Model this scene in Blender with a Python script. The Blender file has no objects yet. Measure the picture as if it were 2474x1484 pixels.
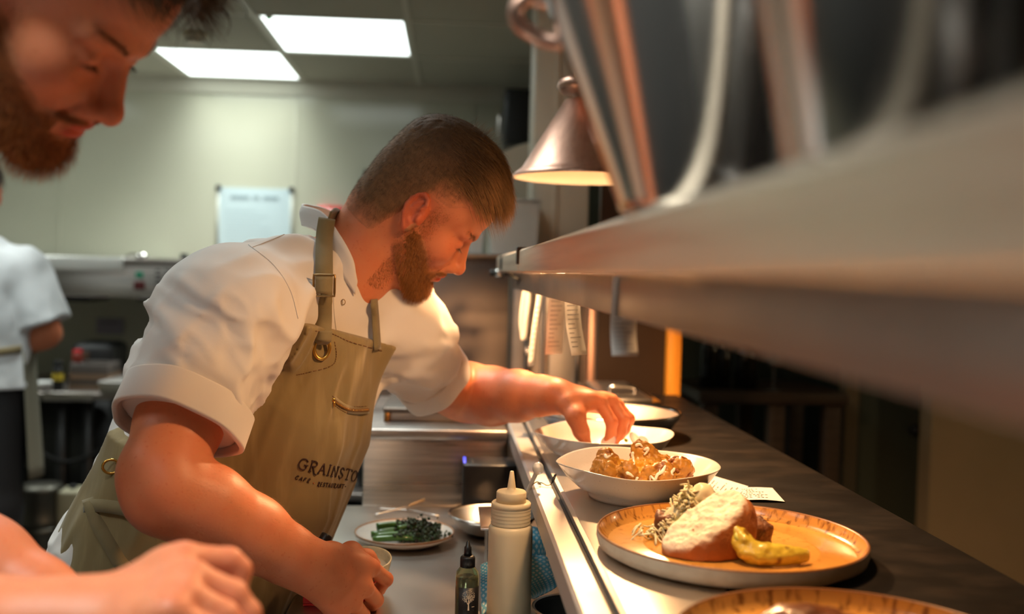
import bpy, bmesh, math, random
import numpy as np
from mathutils import Vector, Matrix
from mathutils.bvhtree import BVHTree

random.seed(7)
scn = bpy.context.scene
COL = scn.collection

# ------------------------------------------------------------------ camera, world, exposure
IW, IH, LENS = 2474.0, 1484.0, 35.0
FPX = LENS / 36.0 * IW                       # focal length in pixels of the 2474 px frame
CAM_Z = 1.37
_d = np.array([(1090 - IW / 2) / FPX, (656 - IH / 2) / FPX, 1.0]); _d /= np.linalg.norm(_d)   # world +Y seen by the camera
_x = np.array([1.0, 0.022, 0.0]); _x[2] = -(_x[0] * _d[0] + _x[1] * _d[1]) / _d[2]; _x /= np.linalg.norm(_x)
_z = np.cross(_x, _d)                         # world down in x-right y-down z-forward axes
RW = np.stack([_x, _d, -np.cross(_d, _x) * -1.0])
_up = -_z if _z[1] > 0 else _z
RW = np.stack([_x, _d, _up])                  # rows: world axes in camera (right, down, forward)
CAM_O = np.array([0.0, 0.0, CAM_Z])

def ray(px, py):
    c = np.array([(px - IW / 2) / FPX, (py - IH / 2) / FPX, 1.0])
    return RW @ c

def P(px, py, Y):
    """point of the place that lies at distance Y along the pass and shows at this pixel"""
    r = ray(px, py)
    return CAM_O + r * (Y / r[1])

def PZ(px, py, z):
    r = ray(px, py)
    return CAM_O + r * ((z - CAM_Z) / r[2])

def proj(p):
    c = RW.T @ (np.asarray(p, float) - CAM_O)
    return c[0] / c[2] * FPX + IW / 2, c[1] / c[2] * FPX + IH / 2

cam_d = bpy.data.cameras.new('camera'); cam = bpy.data.objects.new('camera', cam_d); COL.objects.link(cam)
cam_d.sensor_width = 36.0; cam_d.lens = LENS; cam_d.clip_start = 0.02
_right, _dn, _fw = RW[:, 0], RW[:, 1], RW[:, 2]
cam.matrix_world = Matrix(((_right[0], -_dn[0], -_fw[0], 0), (_right[1], -_dn[1], -_fw[1], 0),
                           (_right[2], -_dn[2], -_fw[2], CAM_Z), (0, 0, 0, 1)))
cam_d.dof.use_dof = True; cam_d.dof.focus_distance = 1.36; cam_d.dof.aperture_fstop = 2.6
scn.camera = cam

wd = bpy.data.worlds.new('world'); scn.world = wd; wd.use_nodes = True
wd.node_tree.nodes['Background'].inputs[0].default_value = (0.9, 0.95, 1.0, 1)
wd.node_tree.nodes['Background'].inputs[1].default_value = 0.02

vs = scn.view_settings
scn.display_settings.display_device = 'sRGB'
vs.view_transform = 'Standard'; vs.look = 'None'; vs.gamma = 1.0; vs.use_curve_mapping = False
vs.exposure = -0.2

PANEL_W = 4.0          # ceiling panel glow
AREA_W = 11.0          # watts of the lamp in each ceiling panel
HEAT_W = 52.0          # watts of a heat lamp
HEAT_C = (1.0, 0.57, 0.26)

# ------------------------------------------------------------------ object helpers
def tag(o, label=None, cat=None, group=None, kind=None):
    if label: o['label'] = label
    if cat: o['category'] = cat
    if group: o['group'] = group
    if kind: o['kind'] = kind
    return o

def world_loc(o):
    v = Vector((0, 0, 0))
    while o is not None:
        v = v + o.location; o = o.parent
    return np.array(v)

def thing(name, loc, label, cat, group=None):
    o = bpy.data.objects.new(name, None); COL.objects.link(o)
    o.empty_display_size = 0.05
    o.location = tuple(float(v) for v in loc)
    return tag(o, label, cat, group)

def obj_from(name, verts, faces, material, parent=None, smooth=True, bevel=0.0, segs=2):
    """verts in world coordinates; the object's origin is its parent's, or its own base"""
    verts = np.asarray(verts, float)
    if parent is not None:
        org = world_loc(parent)
    else:
        lo, hi = verts.min(0), verts.max(0)
        org = np.array([(lo[0] + hi[0]) / 2, (lo[1] + hi[1]) / 2, lo[2]])
    me = bpy.data.meshes.new(name)
    me.from_pydata((verts - org).tolist(), [], [tuple(int(i) for i in f) for f in faces])
    me.update()
    if smooth:
        me.polygons.foreach_set('use_smooth', [True] * len(me.polygons))
    o = bpy.data.objects.new(name, me); COL.objects.link(o)
    if material is not None:
        me.materials.append(material)
    if parent is not None:
        o.parent = parent
    else:
        o.location = tuple(org)
    if bevel > 0:
        b = o.modifiers.new('bevel', 'BEVEL'); b.width = bevel; b.segments = segs; b.limit_method = 'ANGLE'
        b.angle_limit = math.radians(40)
        if smooth:
            b.harden_normals = False
            me.polygons.foreach_set('use_smooth', [True] * len(me.polygons))
    return o

class MB:
    """collects shapes (world coordinates) for ONE mesh object"""
    def __init__(s): s.v = []; s.f = []; s.n = 0
    def add(s, v, f):
        v = np.asarray(v, float).reshape(-1, 3)
        s.v.append(v); s.f.extend([tuple(i + s.n for i in q) for q in f]); s.n += len(v); return s
    def box(s, lo, hi, M=None):
        x0, y0, z0 = lo; x1, y1, z1 = hi
        v = np.array([(x0, y0, z0), (x1, y0, z0), (x1, y1, z0), (x0, y1, z0), (x0, y0, z1), (x1, y0, z1), (x1, y1, z1), (x0, y1, z1)], float)
        if M is not None: v = xf(M, v)
        return s.add(v, [(0, 3, 2, 1), (4, 5, 6, 7), (0, 1, 5, 4), (1, 2, 6, 5), (2, 3, 7, 6), (3, 0, 4, 7)])
    def lathe(s, prof, c, n=48, M=None, wob=None, capped=False):
        """prof: list of (r, z); revolve about z through c"""
        c = np.asarray(c, float); k = len(prof); v = []
        for i in range(n):
            a = 2 * math.pi * i / n
            for j, (r, z) in enumerate(prof):
                rr, zz = (r, z) if wob is None else wob(r, z, a)
                v.append((rr * math.cos(a), rr * math.sin(a), zz))
        v = np.array(v)
        if M is not None: v = xf(M, v)
        f = []
        for i in range(n):
            i2 = (i + 1) % n
            for j in range(k - 1):
                f.append((i * k + j, i2 * k + j, i2 * k + j + 1, i * k + j + 1))
        if capped:
            f.append(tuple(i * k + k - 1 for i in range(n))); f.append(tuple(i * k for i in reversed(range(n))))
        return s.add(v + c, f)
    def tube(s, pts, r, n=10, caps=True):
        pts = np.asarray(pts, float); m = len(pts)
        rs = np.full(m, r) if np.isscalar(r) else np.asarray(r, float)
        T = np.gradient(pts, axis=0); T /= np.linalg.norm(T, axis=1)[:, None] + 1e-12
        up = np.array([0, 0, 1.0]) if abs(T[0][2]) < 0.9 else np.array([1.0, 0, 0])
        N = np.cross(T[0], up); N /= np.linalg.norm(N); v = []
        for i in range(m):
            N = N - T[i] * np.dot(N, T[i]); N /= np.linalg.norm(N) + 1e-12
            B = np.cross(T[i], N)
            for j in range(n):
                a = 2 * math.pi * j / n
                v.append(pts[i] + rs[i] * (math.cos(a) * N + math.sin(a) * B))
        f = [(i * n + j, i * n + (j + 1) % n, (i + 1) * n + (j + 1) % n, (i + 1) * n + j) for i in range(m - 1) for j in range(n)]
        if caps:
            f.append(tuple(reversed(range(n)))); f.append(tuple(range((m - 1) * n, m * n)))
        return s.add(v, f)
    def prism(s, poly, y0, y1, axis='y'):
        """poly of (a, b) extruded along an axis: y -> (x, z); x -> (y, z); z -> (x, y)"""
        n = len(poly); v = []
        for d in (y0, y1):
            for a, b in poly:
                v.append((a, d, b) if axis == 'y' else (d, a, b) if axis == 'x' else (a, b, d))
        f = [(i, (i + 1) % n, n + (i + 1) % n, n + i) for i in range(n)]
        f += [tuple(reversed(range(n))), tuple(range(n, 2 * n))]
        return s.add(v, f)
    def ribbon(s, pts, side, half, th=0.0006):
        """a thin strip of real thickness: centre line pts, side vectors, half width"""
        pts = np.asarray(pts, float); m = len(pts)
        side = np.broadcast_to(np.asarray(side, float), (m, 3)).copy()
        side /= np.linalg.norm(side, axis=1)[:, None]
        T = np.gradient(pts, axis=0); T /= np.linalg.norm(T, axis=1)[:, None]
        N = np.cross(T, side); N /= np.linalg.norm(N, axis=1)[:, None] + 1e-12
        h = np.broadcast_to(np.asarray(half, float), (m,))[:, None]
        ring = np.stack([pts + side * h + N * th / 2, pts - side * h + N * th / 2, pts - side * h - N * th / 2, pts + side * h - N * th / 2], 1)
        v = ring.reshape(-1, 3)
        f = [(i * 4 + j, i * 4 + (j + 1) % 4, i * 4 + 4 + (j + 1) % 4, i * 4 + 4 + j) for i in range(m - 1) for j in range(4)]
        f += [(3, 2, 1, 0), (m * 4 - 4, m * 4 - 3, m * 4 - 2, m * 4 - 1)]
        return s.add(v, f)
    def sphere(s, c, r, n=16, m=10, M=None):
        r = np.broadcast_to(np.asarray(r, float), (3,)); v = []
        for i in range(m + 1):
            t = math.pi * i / m
            for j in range(n):
                a = 2 * math.pi * j / n
                v.append((r[0] * math.sin(t) * math.cos(a), r[1] * math.sin(t) * math.sin(a), r[2] * math.cos(t)))
        v = np.array(v)
        if M is not None: v = v @ np.asarray(M)[:3, :3].T
        f = [(i * n + j, (i + 1) * n + j, (i + 1) * n + (j + 1) % n, i * n + (j + 1) % n) for i in range(m) for j in range(n)]
        return s.add(v + np.asarray(c, float), f)
    def build(s, name, material, parent=None, smooth=True, bevel=0.0, segs=2):
        return obj_from(name, np.concatenate(s.v), s.f, material, parent, smooth, bevel, segs)

def xf(M, v):
    M = np.asarray(M, float); return v @ M[:3, :3].T + M[:3, 3]

def frame(origin, x, z):
    """4x4: local x axis along x, local z as near to z as it can be"""
    x = np.asarray(x, float); x = x / np.linalg.norm(x); z = np.asarray(z, float)
    z = z - x * np.dot(x, z); z /= np.linalg.norm(z); y = np.cross(z, x)
    M = np.eye(4); M[:3, 0], M[:3, 1], M[:3, 2], M[:3, 3] = x, y, z, origin; return M

def rotz(a):
    c, s = math.cos(a), math.sin(a); return np.array([[c, -s, 0], [s, c, 0], [0, 0, 1.0]])
def roty(a):
    c, s = math.cos(a), math.sin(a); return np.array([[c, 0, s], [0, 1.0, 0], [-s, 0, c]])
def rotx(a):
    c, s = math.cos(a), math.sin(a); return np.array([[1.0, 0, 0], [0, c, -s], [0, s, c]])

def spline(pts, n):
    """Catmull-Rom through the points"""
    pts = np.asarray(pts, float); q = np.concatenate([[2 * pts[0] - pts[1]], pts, [2 * pts[-1] - pts[-2]]])
    out = []; m = len(pts) - 1
    for k in range(n):
        u = k / (n - 1) * m; i = min(int(u), m - 1); t = u - i
        p0, p1, p2, p3 = q[i], q[i + 1], q[i + 2], q[i + 3]
        out.append(0.5 * (2 * p1 + (p2 - p0) * t + (2 * p0 - 5 * p1 + 4 * p2 - p3) * t * t + (3 * p1 - p0 - 3 * p2 + p3) * t ** 3))
    return np.array(out)

# ------------------------------------------------------------------ materials
def _srgb(c):
    return tuple(((v / 12.92) if v <= 0.04045 else ((v + 0.055) / 1.055) ** 2.4) for v in c)
def rgb8(r, g, b): return _srgb((r / 255, g / 255, b / 255))

def mat(name, col, rough=0.5, metal=0.0, var=None, bump=None, sss=0.0, coat=0.0, trans=0.0, ior=1.45, emit=None, spec=0.5, stretch=None, sheen=0.0, rvar=None, bands=None, aniso=0.0, sscol=(1.0, 0.35, 0.2), ssr=0.01, alpha=1.0):
    """procedural principled material. var = (scale, colour2, low, high[, detail]) noise mix;
    bump = (scale, strength[, detail]); rvar = (scale, rough2); stretch = xyz scale of the noise space"""
    m = bpy.data.materials.new(name); m.use_nodes = True; nt = m.node_tree; N = nt.nodes; L = nt.links
    b = N['Principled BSDF']
    b.inputs['Base Color'].default_value = (*col, 1); b.inputs['Roughness'].default_value = rough
    b.inputs['Metallic'].default_value = metal; b.inputs['IOR'].default_value = ior
    b.inputs['Specular IOR Level'].default_value = spec
    b.inputs['Coat Weight'].default_value = coat; b.inputs['Transmission Weight'].default_value = trans
    b.inputs['Sheen Weight'].default_value = sheen; b.inputs['Anisotropic'].default_value = aniso
    b.inputs['Alpha'].default_value = alpha
    if sss > 0:
        b.inputs['Subsurface Weight'].default_value = sss
        b.inputs['Subsurface Radius'].default_value = sscol; b.inputs['Subsurface Scale'].default_value = ssr
    if emit is not None:
        b.inputs['Emission Color'].default_value = (*emit[:3], 1); b.inputs['Emission Strength'].default_value = emit[3]
    tc = N.new('ShaderNodeTexCoord'); mp = N.new('ShaderNodeMapping'); L.new(tc.outputs['Object'], mp.inputs[0])
    if stretch: mp.inputs['Scale'].default_value = stretch
    def noise(scale, detail=4.0):
        n = N.new('ShaderNodeTexNoise'); n.inputs['Scale'].default_value = scale; n.inputs['Detail'].default_value = detail
        L.new(mp.outputs[0], n.inputs['Vector']); return n
    csock = None
    vl = [] if var is None else (var if isinstance(var, list) else [var])
    for v in vl:
        n = noise(v[0], v[4] if len(v) > 4 else 4.0); r = N.new('ShaderNodeMapRange')
        r.inputs['From Min'].default_value = v[2]; r.inputs['From Max'].default_value = v[3]
        L.new(n.outputs['Fac'], r.inputs['Value'])
        mx = N.new('ShaderNodeMix'); mx.data_type = 'RGBA'
        if csock is None: mx.inputs['A'].default_value = (*col, 1)
        else: L.new(csock, mx.inputs['A'])
        mx.inputs['B'].default_value = (*v[1], 1); L.new(r.outputs['Result'], mx.inputs['Factor']); csock = mx.outputs['Result']
    if csock is not None: L.new(csock, b.inputs['Base Color'])
    if rvar:
        n = noise(rvar[0], 5.0); r = N.new('ShaderNodeMapRange')
        r.inputs['From Min'].default_value = 0.35; r.inputs['From Max'].default_value = 0.65
        r.inputs['To Min'].default_value = rough; r.inputs['To Max'].default_value = rvar[1]
        L.new(n.outputs['Fac'], r.inputs['Value']); L.new(r.outputs['Result'], b.inputs['Roughness'])
    if bump:
        n = noise(bump[0], bump[2] if len(bump) > 2 else 5.0); bp = N.new('ShaderNodeBump')
        bp.inputs['Strength'].default_value = bump[1]; bp.inputs['Distance'].default_value = bump[3] if len(bump) > 3 else 0.002
        L.new(n.outputs['Fac'], bp.inputs['Height']); L.new(bp.outputs[0], b.inputs['Normal'])
    return m

def attr_color(m, name='tint'):
    """multiply a material's colour by a per-vertex colour (the thing's own colouring)"""
    nt = m.node_tree; b = nt.nodes['Principled BSDF']; a = nt.nodes.new('ShaderNodeAttribute'); a.attribute_name = name
    mx = nt.nodes.new('ShaderNodeMix'); mx.data_type = 'RGBA'; mx.blend_type = 'MULTIPLY'; mx.inputs['Factor'].default_value = 1.0
    s = b.inputs['Base Color']
    if s.is_linked:
        nt.links.new(s.links[0].from_socket, mx.inputs['A'])
    else: mx.inputs['A'].default_value = s.default_value
    nt.links.new(a.outputs['Color'], mx.inputs['B']); nt.links.new(mx.outputs['Result'], s); return m

def set_tint(o, cols, name='tint'):
    me = o.data; a = me.color_attributes.new(name, 'FLOAT_COLOR', 'POINT')
    c = np.ones((len(me.vertices), 4), np.float32); c[:, :3] = cols; a.data.foreach_set('color', c.ravel())

# ------------------------------------------------------------------ signed distance sculpting
def smin(a, b, k):
    h = np.clip(0.5 + 0.5 * (b - a) / k, 0, 1); return b + (a - b) * h - k * h * (1 - h)
def smax(a, b, k): return -smin(-a, -b, k)
def cap(p, a, b, r1, r2=None):
    r2 = r1 if r2 is None else r2
    a = np.asarray(a, np.float32); b = np.asarray(b, np.float32); ab = b - a
    t = np.clip(((p - a) @ ab) / (ab @ ab + 1e-12), 0, 1)
    return np.linalg.norm(p - a - t[:, None] * ab, axis=1) - (r1 + (r2 - r1) * t)
def ell(p, c, r, R=None):
    q = p - np.asarray(c, np.float32)
    if R is not None: q = q @ np.asarray(R, np.float32)       # R columns: local axes in parent space
    r = np.asarray(r, np.float32)
    k0 = np.linalg.norm(q / r, axis=1); k1 = np.linalg.norm(q / (r * r), axis=1)
    return k0 * (k0 - 1) / (k1 + 1e-9)
def sbox(p, c, h, rad, R=None):
    q = p - np.asarray(c, np.float32)
    if R is not None: q = q @ np.asarray(R, np.float32)
    q = np.abs(q) - (np.asarray(h, np.float32) - rad)
    return np.linalg.norm(np.maximum(q, 0), axis=1) + np.minimum(q.max(1), 0) - rad
def chain(p, pts, rs, k):
    d = None
    for i in range(len(pts) - 1):
        c = cap(p, pts[i], pts[i + 1], rs[i], rs[i + 1]); d = c if d is None else smin(d, c, k)
    return d
def flat_cap(p, a, b, r1, r2, n, s):
    """tapered capsule flattened by s along n"""
    n = np.asarray(n, np.float32); n = n / np.linalg.norm(n); a = np.asarray(a, np.float32)
    q = p + ((1 / s - 1) * ((p - a) @ n))[:, None] * n
    bb = np.asarray(b, np.float32); bb = bb + (1 / s - 1) * ((bb - a) @ n) * n
    return cap(q, a, bb, r1, r2) * min(1.0, s * 1.3)

def _hash(i):
    i = i.astype(np.uint32); i = (i ^ 61) ^ (i >> 16); i = i * np.uint32(9); i = i ^ (i >> 4); i = i * np.uint32(0x27d4eb2d); i = i ^ (i >> 15)
    return (i & np.uint32(0xffff)).astype(np.float32) / 65535.0
def vnoise(p, seed=0):
    """value noise, -1..1"""
    f = np.floor(p); t = (p - f).astype(np.float32); t = t * t * (3 - 2 * t); f = f.astype(np.int64) + 4096
    out = 0
    for dx in (0, 1):
        for dy in (0, 1):
            for dz in (0, 1):
                h = _hash((f[:, 0] + dx) * 73856093 ^ (f[:, 1] + dy) * 19349663 ^ (f[:, 2] + dz) * 83492791 ^ (seed * 7919))
                out = out + h * (t[:, 0] if dx else 1 - t[:, 0]) * (t[:, 1] if dy else 1 - t[:, 1]) * (t[:, 2] if dz else 1 - t[:, 2])
    return out * 2 - 1

def sculpt(fn, lo, hi, h, margin=0.02, B=8):
    """mesh of fn(p) < 0 by surface nets, evaluated only in blocks near the surface"""
    lo = np.asarray(lo, np.float32); hi = np.asarray(hi, np.float32)
    nb = np.ceil((hi - lo) / (h * B)).astype(int) + 1; n = nb * B
    cx = [lo[a] + (np.arange(nb[a]) * B + (B - 1) / 2) * h for a in range(3)]
    C = np.stack(np.meshgrid(*cx, indexing='ij'), -1).reshape(-1, 3).astype(np.float32)
    dc = np.concatenate([fn(c) for c in np.array_split(C, max(1, len(C) // 200000))]).astype(np.float32)
    rad = B * h * 0.87 + margin
    act = np.where(np.abs(dc) < rad)[0]
    D = np.repeat(np.repeat(np.repeat(dc.reshape(nb), B, 0), B, 1), B, 2)
    o = np.stack(np.meshgrid(*[np.arange(B)] * 3, indexing='ij'), -1).reshape(-1, 3)
    bi = np.stack(np.unravel_index(act, nb), -1) * B
    for ch in np.array_split(np.arange(len(act)), max(1, len(act) // 600)):
        idx = (bi[ch][:, None, :] + o[None]).reshape(-1, 3)
        d = fn((lo + idx * h).astype(np.float32)); D[idx[:, 0], idx[:, 1], idx[:, 2]] = d
    S = D < 0
    inner = [slice(0, -1)] * 3
    cnt = np.zeros(tuple(n - 1), np.uint8)
    for dx in (0, 1):
        for dy in (0, 1):
            for dz in (0, 1):
                cnt += S[dx:n[0] - 1 + dx, dy:n[1] - 1 + dy, dz:n[2] - 1 + dz]
    cells = np.argwhere((cnt > 0) & (cnt < 8)); del cnt
    acc = np.zeros((len(cells), 3), np.float32); w = np.zeros(len(cells), np.float32)
    cor = np.array([(x, y, z) for x in (0, 1) for y in (0, 1) for z in (0, 1)])
    val = np.stack([D[cells[:, 0] + c[0], cells[:, 1] + c[1], cells[:, 2] + c[2]] for c in cor], 1)
    for i in range(8):
        for ax in range(3):
            if cor[i][ax] == 0:
                j = i + (4, 2, 1)[ax]; a, b = val[:, i], val[:, j]; m = (a < 0) != (b < 0)
                t = np.where(m, a / np.where(m, a - b, 1), 0)
                pos = cor[i].astype(np.float32)[None].repeat(len(cells), 0); pos[:, ax] += t
                acc += np.where(m[:, None], pos, 0); w += m
    V = lo + (cells + acc / w[:, None]) * h
    ID = np.full(tuple(n - 1), -1, np.int32); ID[cells[:, 0], cells[:, 1], cells[:, 2]] = np.arange(len(cells))
    F = []
    for ax in range(3):
        sl0 = [slice(1, n[a] - 1) for a in range(3)]; sl1 = list(sl0); sl0[ax] = slice(0, n[ax] - 1); sl1[ax] = slice(1, n[ax])
        a = S[tuple(sl0)]; b = S[tuple(sl1)]
        e = np.argwhere(a != b); off = np.array([1, 1, 1]); off[ax] = 0; e0 = e + off
        up = S[e0[:, 0], e0[:, 1], e0[:, 2]]
        u, v = [(1, 2), (2, 0), (0, 1)][ax]
        du = np.zeros(3, int); du[u] = 1; dv = np.zeros(3, int); dv[v] = 1
        q = [ID[tuple((e0 - d).T)] for d in (du * 0, du, du + dv, dv)]
        Q = np.stack(q, 1); Q[~up] = Q[~up][:, ::-1]
        F.append(Q)
    F = np.concatenate(F); F = F[(F >= 0).all(1)]
    return V, F

def fast_obj(name, V, F, material, parent=None):
    org = world_loc(parent) if parent is not None else np.array([(V[:, 0].min() + V[:, 0].max()) / 2, (V[:, 1].min() + V[:, 1].max()) / 2, V[:, 2].min()])
    me = bpy.data.meshes.new(name); V2 = (V - org).astype(np.float32)
    me.vertices.add(len(V2)); me.vertices.foreach_set('co', V2.ravel())
    k = F.shape[1]
    me.loops.add(F.size); me.loops.foreach_set('vertex_index', F.ravel().astype(np.int32))
    me.polygons.add(len(F)); me.polygons.foreach_set('loop_start', np.arange(len(F), dtype=np.int32) * k)
    me.polygons.foreach_set('loop_total', np.full(len(F), k, np.int32))
    me.polygons.foreach_set('use_smooth', np.ones(len(F), bool)); me.update(calc_edges=True); me.validate()
    o = bpy.data.objects.new(name, me); COL.objects.link(o)
    if material is not None: me.materials.append(material)
    if parent is not None: o.parent = parent
    else: o.location = tuple(float(v) for v in org)
    return o

def keep_largest(V, F):
    """drop loose crumbs of a sculpt"""
    lab = np.arange(len(V))
    for _ in range(400):
        m = lab[F].min(1); new = lab.copy(); np.minimum.at(new, F.ravel(), np.repeat(m, F.shape[1])); new = new[new]
        if (new == lab).all(): break
        lab = new
    u, c = np.unique(lab, return_counts=True); k = u[c.argmax()]; keep = lab == k
    idx = np.cumsum(keep) - 1; F = F[keep[F].all(1)]
    return V[keep], idx[F]

def normals_of(V, F):
    a, b, c = V[F[:, 0]], V[F[:, 1]], V[F[:, 2]]; n = np.cross(b - a, c - a); N = np.zeros_like(V)
    for j in range(F.shape[1]): np.add.at(N, F[:, j], n)
    return N / (np.linalg.norm(N, axis=1)[:, None] + 1e-12)
# ------------------------------------------------------------------ materials of the place
M = {}
M['wallpanel'] = mat('wall_panel', (0.50, 0.49, 0.385), 0.16, var=(1.3, (0.45, 0.445, 0.345), 0.35, 0.7), bump=(3.0, 0.10, 2.0, 0.004))
M['seam'] = mat('panel_joint', (0.33, 0.32, 0.26), 0.4)
M['ceil'] = mat('ceiling_tile', (0.40, 0.38, 0.30), 0.9, var=(90, (0.35, 0.33, 0.26), 0.4, 0.7), bump=(140, 0.2))
M['grid'] = mat('ceiling_grid', (0.50, 0.48, 0.39), 0.5)
M['panel'] = mat('light_diffuser', (0.9, 0.93, 0.92), 0.5, emit=(0.90, 1.0, 0.96, PANEL_W))
M['panelframe'] = mat('light_frame', (0.7, 0.7, 0.66), 0.4)
M['floor'] = mat('floor_vinyl', (0.05, 0.05, 0.05), 0.45, var=(40, (0.09, 0.085, 0.08), 0.4, 0.65))
M['steel'] = mat('brushed_steel', (0.66, 0.61, 0.56), 0.27, 1.0, var=(1.0, (0.42, 0.40, 0.385), 0.35, 0.7), stretch=(4, 160, 160), bump=(1.0, 0.06), rvar=(0.6, 0.38))
M['steel2'] = mat('worn_steel', (0.64, 0.59, 0.54), 0.28, 1.0, var=(4.0, (0.56, 0.51, 0.47), 0.3, 0.8, 6.0), rvar=(6.0, 0.36), bump=(60, 0.05))
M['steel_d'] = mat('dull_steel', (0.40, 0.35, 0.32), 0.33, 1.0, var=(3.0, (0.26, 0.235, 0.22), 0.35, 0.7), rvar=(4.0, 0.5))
M['rail'] = mat('satin_rail_steel', (0.60, 0.57, 0.54), 0.44, 1.0, rvar=(8, 0.5))
M['gantry'] = mat('warm_tinted_steel', (0.86, 0.71, 0.56), 0.30, 1.0, var=(1.0, (0.74, 0.61, 0.48), 0.35, 0.7), stretch=(160, 4, 160), bump=(1.0, 0.05), rvar=(0.6, 0.38))  # warm reflected glow tinted into the steel colour
M['chrome'] = mat('polished_steel', (0.62, 0.60, 0.58), 0.10, 1.0, rvar=(5, 0.2))
M['copper'] = mat('brushed_copper', (0.70, 0.42, 0.32), 0.34, 1.0, var=(1.0, (0.60, 0.35, 0.26), 0.35, 0.7), stretch=(90, 90, 3), rvar=(0.3, 0.42))
M['shade_in'] = mat('lamp_white_enamel', (0.95, 0.88, 0.76), 0.5)
M['black'] = mat('black_plastic', (0.012, 0.012, 0.013), 0.38)
M['rubber'] = mat('black_rubber', (0.015, 0.015, 0.015), 0.65)
M['counter'] = mat('dark_counter', (0.010, 0.008, 0.007), 0.48, spec=0.20, var=[(14, (0.026, 0.019, 0.015), 0.46, 0.78, 9.0), (160, (0.03, 0.023, 0.018), 0.66, 0.82, 3.0)], rvar=(10, 0.62), stretch=(1, 1.6, 1), bump=(50, 0.12))
M['brownpanel'] = mat('brown_partition', (0.042, 0.024, 0.014), 0.3, var=(3, (0.032, 0.018, 0.011), 0.4, 0.7), rvar=(2, 0.45), spec=0.3)
M['pillar'] = mat('pillar_paint', (0.72, 0.64, 0.52), 0.45, var=(2, (0.66, 0.58, 0.46), 0.4, 0.7))
M['orange'] = mat('orange_timber', (0.80, 0.32, 0.03), 0.4, var=(1.0, (0.66, 0.23, 0.02), 0.4, 0.7), stretch=(60, 60, 4))
M['beige'] = mat('restaurant_wall_paint', (0.46, 0.34, 0.20), 0.8, var=(2.0, (0.40, 0.30, 0.17), 0.4, 0.7))
M['green_d'] = mat('dark_green_paint', (0.075, 0.085, 0.06), 0.5)
M['darkwood'] = mat('dark_wood', (0.07, 0.045, 0.028), 0.5, var=(1.0, (0.045, 0.028, 0.017), 0.4, 0.7), stretch=(6, 60, 60))
M['paper'] = mat('receipt_paper', (0.80, 0.77, 0.74), 0.7, sss=0.0, var=(40, (0.76, 0.73, 0.70), 0.4, 0.7))
M['ink'] = mat('printed_ink', (0.14, 0.13, 0.13), 0.7)
M['bluepaper'] = mat('notice_paper', (0.50, 0.60, 0.62), 0.5, var=(2, (0.46, 0.56, 0.59), 0.4, 0.7))
M['plastic_t'] = mat('cloudy_plastic', (0.66, 0.64, 0.60), 0.3, trans=0.35, var=(6, (0.55, 0.53, 0.5), 0.4, 0.7))
M['red'] = mat('red_plastic', (0.62, 0.012, 0.02), 0.22, coat=0.3)
M['glow_blue'] = mat('indicator_blue', (0.05, 0.05, 0.4), 0.4, emit=(0.10, 0.12, 1.0, 1.6))
M['glow_green'] = mat('indicator_green', (0.02, 0.3, 0.1), 0.4, emit=(0.03, 0.8, 0.25, 1.0))

def struct(name, mb, m, **k): return tag(mb.build(name, m, **k), kind='structure')

# ------------------------------------------------------------------ setting
XL, XR, YB, YF, CEIL = -3.6, 3.4, -1.6, 5.35, CAM_Z + 0.98
struct('floor', MB().box((XL, YB, -0.1), (XR, YF + 0.1, 0.0)), M['floor'], smooth=False)
struct('wall_left', MB().box((XL - 0.1, YB, 0.0), (XL, YF, CEIL)), M['wallpanel'], smooth=False)
struct('wall_rear', MB().box((XL, YB - 0.1, 0.0), (XR, YB, CEIL)), mat('rear_wall_dark', (0.06, 0.05, 0.042), 0.6), smooth=False)
wb = struct('wall_back', MB().box((XL, YF, 0.0), (0.62, YF + 0.1, CEIL)), M['wallpanel'], smooth=False)
# joints between the glossy wall sheets
for px in (145, 713, 1140):
    x = P(px, 400, YF)[0]
    struct('trim_1', MB().box((x - 0.006, YF - 0.004, 0.9), (x + 0.006, YF + 0.01, CEIL - 0.06)), M['wallpanel'], bevel=0.002)
struct('trim_2', MB().prism([(YF - 0.03, CEIL), (YF + 0.01, CEIL), (YF + 0.01, CEIL - 0.075), (YF - 0.012, CEIL - 0.075)], XL, 0.62, 'x'), M['grid'], smooth=False)
# restaurant side: dark room beyond the pass
struct('wall_right', MB().box((XR, YB, 0.0), (XR + 0.1, YF, CEIL)), M['beige'], smooth=False)
struct('wall_restaurant', MB().box((0.62, 4.60, 0.0), (XR, 4.70, CEIL)), M['green_d'], smooth=False)
# bulkhead over the pass, added to keep kitchen light off the restaurant
struct('wall_added_bulkhead', MB().box((0.66, YB, 1.86), (0.76, 3.10, CEIL)), M['brownpanel'], smooth=False)

# ceiling: tiles between a metal grid, openings for the light panels
TX, TY, GX0, GY0 = 0.60, 0.67, -0.79, 3.96
cmb = MB().box((XL, YB - 0.1, CEIL + 0.02), (XR, YF + 0.1, CEIL + 0.08))
lights_at = []
def cell(i, j): return GX0 + i * TX, GY0 + j * TY
panel_cells = [(0, 0), (-1, 1), (0, -3), (-2, -2), (-3, 0), (-2, -5), (0, -6)]
for i in range(-5, 8):
    for j in range(-9, 3):
        x, y = cell(i, j)
        if (i, j) in panel_cells or x > XR or x + TX < XL or y > YF or y + TY < YB: continue
        cmb.box((max(x, XL), max(y, YB), CEIL), (min(x + TX, XR), min(y + TY, YF), CEIL + 0.02))
struct('ceiling', cmb, M['ceil'], smooth=False)
g = MB()
for i in range(-5, 9):
    x = GX0 + i * TX
    if XL < x < XR: g.box((x - 0.011, YB, CEIL - 0.004), (x + 0.011, YF, CEIL + 0.001))
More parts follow.
